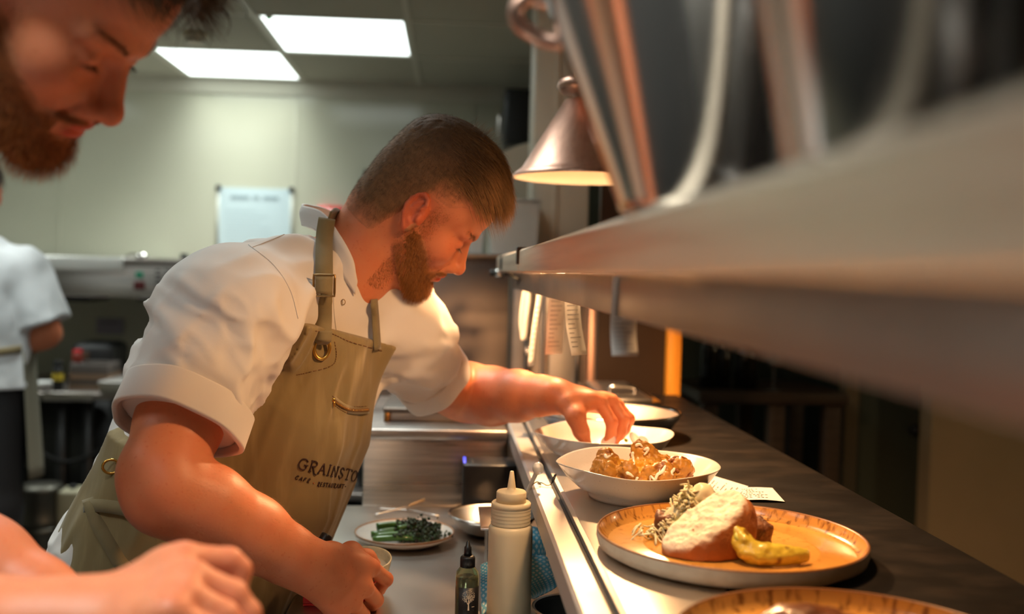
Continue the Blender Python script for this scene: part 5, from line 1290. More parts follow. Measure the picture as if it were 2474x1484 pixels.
def bdist(p, lo, hi):
    q = np.maximum(np.maximum(lo - p, p - hi), 0); return np.linalg.norm(q, axis=1)
class Parts:
    """smooth union of parts, each only evaluated near its own box"""
    def __init__(s): s.l = []
    def add(s, fn, lo, hi, k=0.01): s.l.append((fn, np.asarray(lo, f32), np.asarray(hi, f32), k)); return s
    def __call__(s, p):
        d = np.full(len(p), 9.0, f32)
        for fn, lo, hi, k in s.l:
            pad = 0.04; b = bdist(p, lo, hi); near = b < pad
            d = np.where(near, d, np.minimum(d, b + 0.5 * pad) if False else np.minimum(d, np.maximum(b, pad)))
            if near.any():
                dn = fn(p[near]); d[near] = smin(d[near], dn.astype(f32), k)
        return d
def box_of(pts, r): pts = np.asarray(pts); return pts.min(0) - r, pts.max(0) + r
def chain_part(parts, pts, rs, k, kk=0.012):
    pts = np.asarray(pts, float); lo, hi = box_of(pts, max(rs) + 0.005); parts.add(lambda p: chain(p, pts, rs, k), lo, hi, kk)

# ---- head, in its own axes: x to the nose, y to the left ear, z to the crown
def head_R(p, y, r):
    p, y, r = (math.radians(v) for v in (p, y, r)); cp, sp, cy, sy = math.cos(p), math.sin(p), math.cos(y), math.sin(y)
    f = np.array([cp * cy, cp * sy, -sp]); u = np.array([sp * cy, sp * sy, cp]); l = np.cross(u, f)
    c, s = math.cos(r), math.sin(r); return np.stack([f, l * c - u * s, u * c + l * s], 1)
def tow(O, R, s, q): return np.asarray(O) + s * (np.asarray(q, float) @ R.T)
def toh(O, R, s, p): return ((p - np.asarray(O, f32)) @ np.asarray(R, f32)) / f32(s)
def skull(q):
    d = ell(q, (-0.012, 0, 0.054), (0.100, 0.077, 0.092))
    d = smin(d, ell(q, (-0.046, 0, 0.0), (0.056, 0.060, 0.062)), 0.03)
    return smin(d, ell(q, (0.036, 0, 0.060), (0.059, 0.064, 0.060)), 0.02)
_e = [(-0.2, 0.92), (0.35, 1.0), (0.85, 0.72), (1.0, 0.2)]
EAR_R = np.stack([np.array([math.cos(0.50), 0.0, 0.0]), np.zeros(3), np.zeros(3)], 1)
def ear_frame():
    out = np.array([-0.42, 0.90, 0.06]); out /= np.linalg.norm(out)
    up = np.array([-0.22, 0.02, 0.97]); up -= out * (up @ out); up /= np.linalg.norm(up)
    fw = np.cross(up, out); fw = fw if fw[0] > 0 else -fw
    return np.stack([fw, up, out], 1)
EAR_F = ear_frame(); EAR_C = np.array([-0.010, 0.081, 0.004])
HEL = [(0.006, 0.010), (0.011, 0.020), (0.007, 0.029), (-0.003, 0.0325), (-0.012, 0.028), (-0.0175, 0.017), (-0.0185, 0.004), (-0.015, -0.010), (-0.009, -0.021), (-0.003, -0.029)]
ANT = [(0.001, 0.022), (-0.006, 0.014), (-0.0095, 0.003), (-0.008, -0.010), (-0.001, -0.017)]
def ear(q):
    e = (q - EAR_C.astype(f32)) @ EAR_F.astype(f32)          # u forward, v up, w out
    d = ell(e, (-0.003, 0.002, -0.002), (0.0165, 0.0290, 0.0042))
    d = smin(d, ell(e, (-0.001, -0.026, 0.0), (0.0085, 0.0095, 0.0042)), 0.006)
    hp = [(u, v, 0.0035 + 0.002 * (1 - abs(v) / 0.033)) for u, v in HEL]
    d = smin(d, chain(e, hp, [0.0028, 0.0034, 0.0036, 0.0038, 0.0038, 0.0037, 0.0036, 0.0034, 0.0032, 0.003], 0.002), 0.003)
    d = smin(d, chain(e, [(u, v, 0.0022) for u, v in ANT], [0.0024, 0.0028, 0.003, 0.003, 0.0028], 0.002), 0.004)
    d = smax(d, -ell(e, (0.0015, -0.004, 0.006), (0.0075, 0.0105, 0.0085)), 0.003)
    d = smin(d, ell(e, (0.0095, -0.006, 0.002), (0.0035, 0.007, 0.004)), 0.003)          # tragus
    d = smin(d, ell(e, (0.004, 0.0, -0.010), (0.011, 0.022, 0.010)), 0.006)               # root
    return d
def head(q, open_eye=0.0026):
    x, y, z = q[:, 0], q[:, 1], q[:, 2]; a = q.copy(); a[:, 1] = np.abs(y)
    d = skull(q)
    d = smin(d, ell(q, (0.030, 0, -0.030), (0.061, 0.057, 0.076)), 0.025)
    d = smin(d, ell(q, (0.066, 0, -0.052), (0.033, 0.032, 0.034)), 0.02)
    d = smin(d, cap(a, (0.000, 0.053, -0.045), (0.068, 0.018, -0.106), 0.017, 0.016), 0.022)
    d = smin(d, ell(q, (0.078, 0, -0.105), (0.021, 0.024, 0.018)), 0.018)
    d = smin(d, ell(q, (0.030, 0, -0.078), (0.055, 0.046, 0.030)), 0.02)
    d = smin(d, ell(a, (0.055, 0.043, -0.020), (0.029, 0.021, 0.026)), 0.018)
    d = smin(d, cap(a, (0.0885, 0.008, 0.0265), (0.073, 0.044, 0.027), 0.0090, 0.0085), 0.014)
    d = smax(d, -ell(a, (0.0955, 0.034, 0.004), (0.0175, 0.0185, 0.0115)), 0.012)
    d = smin(d, np.linalg.norm(a - np.array([0.0725, 0.0325, 0.004], f32), axis=1) - 0.0135, 0.004)
    # downcast lids: a crease above and a narrow opening
    d = smax(d, -cap(a, (0.0855, 0.022, 0.0125), (0.0800, 0.0440, 0.0120), 0.0009), 0.0025)
    d = smax(d, -ell(a, (0.0865, 0.0335, -0.0035), (0.0085, 0.0125, open_eye)), 0.0012)
    d = smin(d, cap(a, (0.084, 0.023, -0.008), (0.079, 0.044, -0.006), 0.0026), 0.004)
    # nose
    n = cap(q, (0.086, 0, 0.014), (0.1085, 0, -0.029), 0.0070, 0.0092)
    n = smin(n, np.linalg.norm(q - np.array([0.1105, 0, -0.0345], f32), axis=1) - 0.0112, 0.008)
    n = smin(n, ell(a, (0.0985, 0.0125, -0.0395), (0.0115, 0.0065, 0.0085)), 0.006)
    n = smin(n, cap(q, (0.104, 0, -0.043), (0.096, 0, -0.047), 0.0042), 0.004)
    d = smin(d, n, 0.010)
    d = smax(d, -ell(a, (0.1045, 0.0068, -0.0475), (0.0068, 0.0030, 0.0045)), 0.002)
    d = smax(d, -cap(a, (0.0925, 0.0215, -0.037), (0.0850, 0.0265, -0.055), 0.0012), 0.006)
    # mouth
    d = smin(d, ell(a, (0.0950, 0.0, -0.0600), (0.0092, 0.0200, 0.0052)), 0.005)
    d = smin(d, ell(a, (0.0925, 0.0, -0.0715), (0.0095, 0.0175, 0.0062)), 0.005)
    d = smax(d, -cap(a, (0.1045, 0.0, -0.0655), (0.0885, 0.0245, -0.0668), 0.0012, 0.0010), 0.003)
    d = smin(d, ear(a), 0.004)
    return d
HEAD_LO, HEAD_HI = np.array([-0.13, -0.105, -0.135]), np.array([0.135, 0.105, 0.145])
def lip_mask(q): return np.exp(-(np.minimum(ell(q, (0.099, 0, -0.0603), (0.009, 0.019, 0.0045)), ell(q, (0.0965, 0, -0.0712), (0.009, 0.017, 0.0055))).clip(0, 1) / 0.0016))

def strands(name, roots, d0, d1, L, w, col0, col1, m, parent, K=5, seed=0):
    """tapering three-sided hairs that start along d0 and bend to d1"""
    n = len(roots); rs = np.random.RandomState(seed)
    d0 = d0 / np.linalg.norm(d0, axis=1)[:, None]; d1 = d1 / np.linalg.norm(d1, axis=1)[:, None]
    pts = [roots]; 
    for k in range(1, K):
        t = (k - 0.5) / (K - 1); dd = d0 * (1 - t) + d1 * t; dd /= np.linalg.norm(dd, axis=1)[:, None]
        pts.append(pts[-1] + dd * (L / (K - 1))[:, None])
    pts = np.stack(pts, 1)
    sd = np.cross(d0, rs.normal(size=(n, 3))); sd /= np.linalg.norm(sd, axis=1)[:, None]; s2 = np.cross(d0, sd)
    tw = np.linspace(1, 0.15, K)[None, :, None] * w[:, None, None]
    ring = []
    for j in range(3):
        a = 2 * math.pi * j / 3; ring.append(pts + tw * (math.cos(a) * sd + math.sin(a) * s2)[:, None, :])
    V = np.stack(ring, 2).reshape(-1, 3)
    base = (np.arange(n) * K * 3)[:, None, None, None]; k = np.arange(K - 1)[None, :, None, None] * 3; j = np.arange(3)[None, None, :, None]
    q = np.concatenate([base + k + j, base + k + (j + 1) % 3, base + k + 3 + (j + 1) % 3, base + k + 3 + j], 3); F = q.reshape(-1, 4)
    o = fast_obj(name, V, F, m, parent)
    t = np.linspace(0, 1, K)[None, :, None, None]; c = col0[:, None, None, :] * (1 - t) + col1[:, None, None, :] * t
    if len(o.data.vertices) == len(V): set_tint(o, np.broadcast_to(c, (n, K, 3, 3)).reshape(-1, 3))
    return o
def sample_surface(V, F, n, rs, mask=None):
    a, b, c = V[F[:, 0]], V[F[:, 1]], V[F[:, 2]]; ar = np.linalg.norm(np.cross(b - a, c - a), axis=1)
    if mask is not None: ar = ar * mask[F].mean(1)
    i = rs.choice(len(F), n, p=ar / ar.sum()); u, v = rs.rand(n, 1), rs.rand(n, 1); m = u + v > 1; u = np.where(m, 1 - u, u); v = np.where(m, 1 - v, v)
    N = np.cross(b - a, c - a); N /= np.linalg.norm(N, axis=1)[:, None] + 1e-12
    return a[i] + u * (b[i] - a[i]) + v * (V[F[i, 3]] - a[i]), N[i]
def sm(x, a, b): t = np.clip((x - a) / (b - a), 0, 1); return t * t * (3 - 2 * t)

def hands_fingers(H):
    """H: wrist, mcp[4], pip[4], dip[4], tip[4], thumb[4] in world points; s: size"""
    s = H.get('s', 1.0); R = [0.0112 * s, 0.0102 * s, 0.0088 * s, 0.0074 * s]; parts = Parts()
    W = np.asarray(H['wrist']); mc = np.asarray(H['mcp']); th = np.asarray(H['thumb'])
    nrm = np.cross(mc[0] - W, mc[3] - W); nrm /= np.linalg.norm(nrm)
    W0, W3 = W + (mc[0] - mc[3]) * 0.22, W - (mc[0] - mc[3]) * 0.22
    ws = [W0, W0 * .6 + W3 * .4, W0 * .4 + W3 * .6, W3]
    lo, hi = box_of(np.concatenate([mc, [W0, W3]]), 0.032 * s)
    def palm(p):
        d = None
        for i in range(4):
            c = cap(p, ws[i], mc[i], 0.0165 * s, (0.0128, 0.0130, 0.0122, 0.0112)[i] * s); d = c if d is None else smin(d, c, 0.014 * s)
        for i in range(3):
            d = smin(d, cap(p, mc[i] * 0.86 + ws[i] * 0.14, mc[i + 1] * 0.86 + ws[i + 1] * 0.14, 0.0112 * s), 0.010 * s)
        return d
    parts.add(lambda p: cap(p, W, W * 0.58 + (mc[1] + mc[2]) * 0.21, 0.0255 * s, 0.0190 * s), *box_of([W, mc[1], mc[2]], 0.03 * s), 0.016)
    parts.add(palm, lo, hi, 0.016)
    def thumb(p):
        d = chain(p, [W * 0.55 + th[0] * 0.45, th[0] * 0.85 + (mc[0] * 0.4 + W * 0.6) * 0.15, th[1], th[2], th[3]], [0.0145 * s, 0.0145 * s, 0.0122 * s, 0.0112 * s, 0.0088 * s], 0.014 * s)
        d = smin(d, cap(p, th[1], mc[0] * 0.75 + W * 0.25, 0.0085 * s, 0.0095 * s), 0.016 * s)    # web of the thumb
        return d
    lo, hi = box_of(np.concatenate([th, [W, mc[0]]]), 0.024 * s); parts.add(thumb, lo, hi, 0.020 * s)
    for i in range(4):
        k = (1.0, 1.05, 0.99, 0.88)[i]; ch = [mc[i], H['pip'][i], H['dip'][i], H['tip'][i]]
        rr_ = [R[0] * k * 1.02, R[1] * k * 1.02, R[2] * k * 1.02, R[3] * k]
        def finger(p, ch=ch, rr_=rr_):
            d = chain(p, ch, rr_, 0.004)
            mid = [(np.asarray(ch[j]) + np.asarray(ch[j + 1])) / 2 for j in range(3)]
            return d
        lo, hi = box_of(ch, 0.016 * s); parts.add(finger, lo, hi, 0.0035 * s)
    return parts
def arm_fn(sh, el, wr, r, flat_n=None):
    sh, el, wr = (np.asarray(v, float) for v in (sh, el, wr)); fm = el + (wr - el) * 0.28; um = sh + (el - sh) * 0.55; w1 = el + (wr - el) * 0.72
    pts = [sh, um, el + (sh - el) * 0.12, el + (wr - el) * 0.10, fm, w1, wr]
    return pts, r
def nail(tip, dip, back, parent, r=0.0058):
    """a nail plate on the back of a finger's last joint"""
    tip, dip = np.asarray(tip, float), np.asarray(dip, float); d = tip - dip; d /= np.linalg.norm(d); b = np.asarray(back, float); b = b - d * (b @ d); b /= np.linalg.norm(b)
    M_ = np.stack([d, np.cross(b, d), b], 1); M4 = np.eye(4); M4[:3, :3] = M_
    MB().sphere(tip + b * 0.0062 + d * 0.0005, (0.0066, r, 0.0022), 18, 12, M=M4).build('nail', M['nail'], parent)
# ------------------------------------------------------------------ the main cook
CO = P(1013, 527, 1.50)                       # point between the ears, projected from the near ear
CR = head_R(41, 8, -18); CS = 0.93
CO = CO - CS * (CR @ np.array([0.0, -0.074, 0.0]))
def cw(x, y, z): return tow(CO, CR, CS, (x, y, z))
chef = thing('person', (P(430, 1430, 1.55)[0], 1.55, 0.0), 'person in white jacket and olive apron bending over the pass, reaching into a bowl', 'person')

# joints
NB = P(822, 655, 1.58)                         # base of the neck
SH_R, EL_R, WR_R = P(572, 745, 1.38), P(380, 1178, 1.22), P(748, 1368, 1.315)
SH_L, EL_L, WR_L = P(985, 800, 1.69), P(1128, 950, 1.86), P(1342, 957, 1.69)
HR = dict(wrist=WR_R,
    mcp=[P(897, 1372, 1.392), P(881, 1420, 1.372), P(853, 1458, 1.355), P(818, 1486, 1.340)],
    pip=[P(932, 1400, 1.430), P(908, 1450, 1.412), P(876, 1487, 1.392), P(840, 1512, 1.374)],
    dip=[P(916, 1424, 1.450), P(892, 1470, 1.433), P(862, 1504, 1.414), P(826, 1526, 1.394)],
    tip=[P(893, 1424, 1.452), P(870, 1468, 1.435), P(842, 1500, 1.418), P(808, 1520, 1.398)],
    thumb=[P(796, 1338, 1.355), P(848, 1336, 1.405), P(886, 1350, 1.437), P(905, 1362, 1.455)], s=1.0)
HL = dict(wrist=WR_L,
    mcp=[P(1449, 972, 1.664), P(1476, 970, 1.684), P(1490, 979, 1.703), P(1497, 993, 1.720)],
    pip=[P(1478, 1021, 1.652), P(1505, 1014, 1.672), P(1519, 1012, 1.694), P(1517, 1020, 1.712)],
    dip=[P(1476, 1049, 1.650), P(1500, 1044, 1.667), P(1510, 1038, 1.688), P(1508, 1040, 1.704)],
    tip=[P(1467, 1070, 1.648), P(1486, 1066, 1.662), P(1498, 1056, 1.680), P(1497, 1056, 1.696)],
    thumb=[P(1368, 982, 1.650), P(1391, 1008, 1.632), P(1404, 1042, 1.632), P(1416, 1068, 1.638)], s=1.0)

FW = np.array([math.cos(math.radians(40)), -math.sin(math.radians(40)), 0.0])      # way the chest faces
SP = [P(418, 1450, 1.56), P(508, 1250, 1.57), P(592, 1050, 1.575), P(664, 880, 1.58), P(728, 790, 1.58)]
SPR = [0.180, 0.170, 0.170, 0.165, 0.105]
SPAX = (SP[3] - SP[0]) / np.linalg.norm(SP[3] - SP[0])
FN = FW - SPAX * (FW @ SPAX); FN /= np.linalg.norm(FN); LN = np.cross(SPAX, FN)     # front and side of the trunk
def torso(p):
    q = p + ((1 / 0.78 - 1) * ((p - SP[2].astype(f32)) @ FN.astype(f32)))[:, None] * FN.astype(f32)
    pts = [s_ + (1 / 0.78 - 1) * ((s_ - SP[2]) @ FN) * FN for s_ in SP]
    d = chain(q, pts, SPR, 0.06) * 0.86
    d = smin(d, chain(p, [SH_R + (0.01, 0.01, -0.005), P(690, 705, 1.50), P(800, 705, 1.58), P(900, 745, 1.64), SH_L], [0.066, 0.066, 0.066, 0.066, 0.066], 0.02), 0.045)
    return d
cbody = Parts()
cbody.add(lambda p: head(toh(CO, CR, CS, p)) * CS, *box_of(np.array([tow(CO, CR, CS, (x, y, z)) for x in (-.13, .135) for y in (-.105, .105) for z in (-.135, .145)]), 0.0), 0.012)
nk = [cw(-0.042, 0, 0.010), cw(-0.038, 0, -0.060), NB * 0.75 + cw(-0.035, 0, -0.07) * 0.25 + (0.012, 0, 0), NB + (-0.012, 0, -0.03), P(730, 800, 1.58)]
chain_part(cbody, nk, [0.052, 0.056, 0.063, 0.072, 0.10], 0.03, 0.028)
chain_part(cbody, [P(730, 800, 1.58), SP[2], SP[1], SP[0]], [0.10, 0.12, 0.12, 0.12], 0.03, 0.02)
chain_part(cbody, [SH_R, P(740, 760, 1.56), SH_L], [0.055, 0.06, 0.055], 0.03, 0.02)
CUF_R, CUF_L = P(434, 1022, 1.292), P(1042, 915, 1.755)
def forearm(body, sh, mid, el, wr, rr_, bul):
    sh, mid, el, wr = (np.asarray(v, float) for v in (sh, mid, el, wr)); L1 = lambda t: el + (wr - el) * t
    pts = [sh, mid, el + (mid - el) * 0.2, el + (wr - el) * 0.06, L1(0.30) + bul, L1(0.60) + bul * 0.5, L1(0.85), L1(1.0)]
    chain_part(body, pts, rr_, 0.016, 0.014)
forearm(cbody, SH_R, CUF_R, EL_R, WR_R, [0.050, 0.053, 0.050, 0.050, 0.052, 0.046, 0.036, 0.031], np.array([0.0, 0, 0.006]))
forearm(cbody, SH_L, CUF_L, EL_L, WR_L, [0.050, 0.054, 0.052, 0.052, 0.052, 0.044, 0.033, 0.0275], np.array([0, 0, -0.004]))
for H, k in ((HR, 0), (HL, 1)):
    hp = hands_fingers(H); allp = np.concatenate([[H['wrist']], H['mcp'], H['pip'], H['dip'], H['tip'], H['thumb']])
    cbody.add(hp, *box_of(allp, 0.034), 0.016)
V, F = sculpt(lambda p: cbody(p), np.array([-0.62, 1.14, 0.80]), np.array([0.34, 2.02, 1.68]), 0.0022, 0.012)
V, F = keep_largest(V, F)
body = fast_obj('body', V, F, M['skin'], chef)
# skin colouring: redder ears, cheeks, knuckles, lips
def skin_tint(o, V, O, R, S, knuckles):
    q = toh(O, R, S, V.astype(f32)); tint = np.ones((len(V), 3)); a = q.copy(); a[:, 1] = np.abs(a[:, 1])
    inh = (bdist(q, HEAD_LO.astype(f32), HEAD_HI.astype(f32)) < 1e-6)
    def mixin(w, c):
        nonlocal tint; tint = tint * (1 - w[:, None]) + tint * np.array(c) * w[:, None]
    mixin(inh * lip_mask(q), (0.88, 0.42, 0.45)); mixin(inh * np.exp(-(ear(a).clip(0, 1) / 0.004)) * (a[:, 1] > 0.066), (1.0, 0.70, 0.68))
    mixin(inh * np.exp(-np.sum(((a - np.array([0.07, 0.045, -0.02])) / 0.03) ** 2, 1)) * 0.7, (1.0, 0.82, 0.80))
    mixin(inh * np.exp(-np.sum(((q - np.array([0.112, 0, -0.036])) / 0.014) ** 2, 1)) * 0.8, (1.0, 0.80, 0.78))
    for k in knuckles: mixin(np.exp(-np.sum(((V - np.asarray(k)) / 0.011) ** 2, 1)) * 0.75, (1.0, 0.68, 0.66))
    fr = (np.clip(vnoise(V.astype(f32) * 260, 77) - 0.72, 0, 1) * 5).clip(0, 1); mixin(fr * 0.45, (0.72, 0.55, 0.45))
    set_tint(o, tint); return q
q = skin_tint(body, V, CO, CR, CS, [*HR['mcp'], *HR['pip'], *HL['pip'], *HL['mcp']])
bodyV, bodyF = V, F

# ---- hair, beard, brows
def head_hair(V, F, O, R, S, parent, cols, seed, fringe_dir, nb=2600, fade=True, toplen=1.0, neck=None):
    """a fade on the sides that grows into a longer combed-forward top"""
    rs = np.random.RandomState(seed); dark, mid, tip = (np.array(c) for c in cols)
    def hline(q):                                            # > 0 where hair grows
        x, y, z = q[:, 0], np.abs(q[:, 1]), q[:, 2]
        front = 0.083 - x + 0.25 * np.minimum(z - 0.075, 0)
        low = z - (-0.088 + 0.116 * sm(x, -0.050, -0.006) + 0.030 * sm(x, 0.010, 0.055))          # nape, over the ear, temple
        return np.minimum(front, low)
    def thick(q):
        z = q[:, 2]; t = -0.0016 + 0.0024 * sm(hline(q), 0.0, 0.016) + 0.0036 * sm(hline(q), 0.01, 0.06) + 0.012 * toplen * sm(z, 0.060, 0.135)
        return t + 0.002 * toplen * sm(q[:, 0], 0.0, 0.08) * sm(z, 0.06, 0.10)
    def f(p):
        q = toh(O, R, S, p); t = thick(q); d = skull(q)
        if neck is not None: d = smin(d, chain(p, neck[0], neck[1], 0.03) / S, 0.028)
        d = d - t
        n = 0.0012 * vnoise(q * np.array([60, 220, 120], f32), seed) * sm(q[:, 2], 0.04, 0.1)
        cut = -hline(q); return smax(d + n, cut, 0.004) * S
    c8 = np.array([tow(O, R, S, (x, y, z)) for x in (-.135, .13) for y in (-.10, .10) for z in (-.11, .19)])
    HV, HF = sculpt(f, c8.min(0), c8.max(0), 0.0026, 0.014); HV, HF = keep_largest(HV, HF)
    ho = fast_obj('hair', HV, HF, M['hairbase'], parent)
    q = toh(O, R, S, HV.astype(f32)); fz = sm(hline(q) + 0.006 * vnoise(q * 60, 5), 0.004, 0.060)[:, None]
    skin_c = np.array([0.61, 0.215, 0.105]); c = skin_c * (1 - fz) + mid * fz; tp = sm(q[:, 2], 0.07, 0.12)[:, None] * 0.8; c = c * (1 - tp) + dark * tp
    set_tint(ho, np.clip(c * (1 + 0.2 * vnoise(q * np.array([60, 260, 260], f32), 6)[:, None]), 0.003, 1))
    # short bristles over the sides and back
    Nn = normals_of(HV, HF); w = 0.02 + sm(hline(q), 0.0, 0.040)
    r0, n0 = sample_surface(HV, HF, nb * 4, rs, w); qh = toh(O, R, S, r0.astype(f32)); L = 0.0016 + 0.0065 * sm(hline(qh), 0.0, 0.06)
    fwd = np.stack([np.full(len(r0), 0.35), 0 * L, -0.9 + 0 * L], 1) @ R.T + rs.normal(size=(len(r0), 3)) * 0.25
    fz = sm(hline(qh), 0.0, 0.045)[:, None]; c0 = np.array([0.22, 0.11, 0.055]) * (1 - fz) + dark * fz; c1 = np.array([0.34, 0.19, 0.10]) * (1 - fz) + mid * fz
    strands('hair_bristles', r0, n0 * 0.6 + fwd * 0.6, fwd, L * rs.uniform(0.6, 1.3, len(r0)), np.full(len(r0), 0.00014), c0 * rs.uniform(0.7, 1.3, (len(r0), 1)), c1 * rs.uniform(0.7, 1.3, (len(r0), 1)), M['hair'], ho, 3, seed + 1)
    # the long top, combed towards the forehead
    w = sm(q[:, 2], 0.066, 0.10) * (skull(q) > 0.001) * (0.4 + sm(q[:, 0], -0.06, 0.05))
    r0, n0 = sample_surface(HV, HF, int(nb * 2.6), rs, w); qh = toh(O, R, S, r0.astype(f32)); n_ = len(r0)
    clump = vnoise(qh * np.array([30, 95, 30], f32), 12)[:, None]
    comb = np.stack([np.full(n_, 0.95), 0.10 * np.sign(qh[:, 1]) * 0 + 0.22 * clump[:, 0] - 0.12, -0.10 - 0.75 * sm(qh[:, 0], 0.0, 0.08)], 1) @ R.T
    ends = comb * 0.5 + np.asarray(fringe_dir) * sm(qh[:, 0], 0.0, 0.07)[:, None] * 0.9 + rs.normal(size=(n_, 3)) * 0.10
    L = (0.018 + 0.022 * sm(qh[:, 0], -0.02, 0.075)) * rs.uniform(0.7, 1.25, n_) * toplen
    br = rs.uniform(0.65, 1.35, (n_, 1)) * (1 + 0.5 * clump)
    strands('hair_top', r0 - n0 * 0.001, comb + n0 * 0.30 + rs.normal(size=(n_, 3)) * 0.08, ends, L, rs.uniform(0.00018, 0.00042, n_), dark * br, tip * br, M['hair'], ho, 6, seed + 2)
    return ho, HV, HF
GOLD = [(0.110, 0.050, 0.019), (0.22, 0.108, 0.043), (0.42, 0.21, 0.075)]
ho, HV, HF = head_hair(bodyV, bodyF, CO, CR, CS, chef, GOLD, 31, (0.30, -0.05, -0.95), neck=(nk[:3], [0.052, 0.056, 0.063]))
# cowlick at the crown
rs = np.random.RandomState(77); r0 = np.array([cw(-0.012 + rs.normal() * 0.014, -0.01 + rs.normal() * 0.014, 0.157) for _ in range(90)])
dd = np.array([CR @ np.array([0.1 + rs.normal() * 0.4, rs.normal() * 0.4, 1.0]) for _ in range(90)])
strands('cowlick', r0, dd, dd + np.array([0.5, 0, 0.1]), rs.uniform(0.014, 0.030, 90), np.full(90, 0.00024), np.tile(np.array([[0.12, 0.06, 0.025]]), (90, 1)), np.tile(np.array([[0.42, 0.27, 0.13]]), (90, 1)), M['hair'], ho, 5, 3)

def beard(V, F, O, R, S, parent, cols, seed, length, n, moust=1.0):
    rs = np.random.RandomState(seed); c0, c1 = (np.array(c) for c in cols)
    q = toh(O, R, S, V.astype(f32)); x, y, z = q[:, 0], np.abs(q[:, 1]), q[:, 2]
    def region(q, stub=0.0):
        x, y, z = q[:, 0], np.abs(q[:, 1]), q[:, 2]
        line = -0.006 - 0.62 * (x - 0.008) - 0.30 * np.clip(x - 0.045, 0, 1)          # cheek line, ear to mouth corner
        jaw = sm(line - z, -0.008, 0.024) * sm(x, -0.014, 0.010)
        jaw = jaw * np.where((x > 0.075) & (z > -0.078), 0.0, 1.0)
        chin = sm(-z, 0.078, 0.088) * sm(x, 0.02, 0.05)
        side = sm(x, 0.004, 0.012) * (1 - sm(x, 0.020, 0.044)) * sm(-z, -0.050, -0.020) * sm(y, 0.050, 0.060) * 0.6
        mo = sm(x, 0.080, 0.090) * np.exp(-((z + 0.0525 - 0.0 + (y * 0.28) ** 1.0 * 0.7) / 0.0050) ** 2) * (y < 0.033) * sm(y, 0.000, 0.006) * moust
        mo2 = np.exp(-(np.hypot((x - 0.083) * 0.8, z + 0.072) / 0.013) ** 2) * sm(y, 0.022, 0.027) * moust
        soul = np.exp(-((np.hypot(z + 0.083, y * 0.8)) / 0.006) ** 2) * (x > 0.08)
        neckcut = sm(z + 0.072 + 0.85 * x, 0.0, 0.014)
        nose = 1 - sm(-ell(q, (0.103, 0, -0.036), (0.018, 0.021, 0.0155)), -0.003, 0.0)
        lips = 1 - lip_mask(q)
        return np.clip(np.maximum(np.maximum(np.maximum(jaw, chin) * neckcut, side * stub), np.maximum(np.maximum(mo, mo2), soul)) * nose * lips, 0, 1)
    w = region(q, 0.9) * (bdist(q, HEAD_LO.astype(f32), HEAD_HI.astype(f32)) < 1e-6) * (1 - np.exp(-(ear(np.stack([q[:, 0], np.abs(q[:, 1]), q[:, 2]], 1)).clip(0, 1) / 0.003)))
    # stubble shadow is the hair itself: a thin close pelt carrying the hairs
    def f(p):
        h = toh(O, R, S, p); t = region(h); return (head(h) - (0.0036 * length / 0.009 * t - 0.0010) - 0.0008 * vnoise(h * 300, seed) * t) * S
    c8 = np.array([tow(O, R, S, (x_, y_, z_)) for x_ in (-.01, .13) for y_ in (-.085, .085) for z_ in (-.14, .04)])
    BV, BF = sculpt(f, c8.min(0), c8.max(0), 0.0021, 0.012)
    qb = toh(O, R, S, BV.astype(f32)); kv = region(qb) > 0.15; kf = kv[BF].all(1); BF = BF[kf]; used = np.unique(BF); idx = np.full(len(BV), -1); idx[used] = np.arange(len(used)); BV = BV[used]; BF = idx[BF]
    qb = qb[used]; bo = fast_obj('beard', BV, BF, M['hairbase'], parent)
    rw = sm(region(qb), 0.2, 0.75)[:, None]; set_tint(bo, np.clip((c0 * rw + np.array([0.55, 0.20, 0.095]) * (1 - rw)) * (1 + 0.35 * vnoise(qb * np.array([120, 120, 200], f32), 3)[:, None]), 0.003, 1))
    r0, n0 = sample_surface(V, F, n, rs, w); qh = toh(O, R, S, r0.astype(f32)); wt = region(qh, 0.5)
    r0 = r0 + n0 * (S * np.clip(0.0036 * length / 0.009 * region(qh) - 0.0012, 0, 1))[:, None]
    front = sm(qh[:, 0], 0.03, 0.08)[:, None]
    down = (np.array([0.35, 0, -1.0]) * (1 - front) + np.array([0.25, 0, -1.0]) * front) @ R.T
    lat = (np.stack([0 * qh[:, 0], np.sign(qh[:, 1]) * 0.4 * (qh[:, 2] > -0.066), 0 * qh[:, 0]], 1)) @ R.T
    dirs = down + lat * front + rs.normal(size=r0.shape) * 0.28
    L = length * (0.45 + 0.75 * sm(-qh[:, 2], 0.05, 0.105)) * rs.uniform(0.6, 1.3, n) * (0.35 + 0.65 * wt); L = np.where(qh[:, 2] > -0.066, L * 0.75, L)
    br = rs.uniform(0.6, 1.4, (n, 1))
    strands('beard_hairs', r0, n0 * 0.9 + dirs * 0.5, dirs + n0 * 0.35, L * (0.35 + 0.65 * sm(wt, 0.35, 0.8)) + 0.0016, np.full(n, 0.00020), c0 * br, c1 * br, M['hair'], bo, 4, seed)
    return bo
beard(bodyV, bodyF, CO, CR, CS, chef, [(0.24, 0.085, 0.022), (0.52, 0.22, 0.060)], 41, 0.0078, 15000)

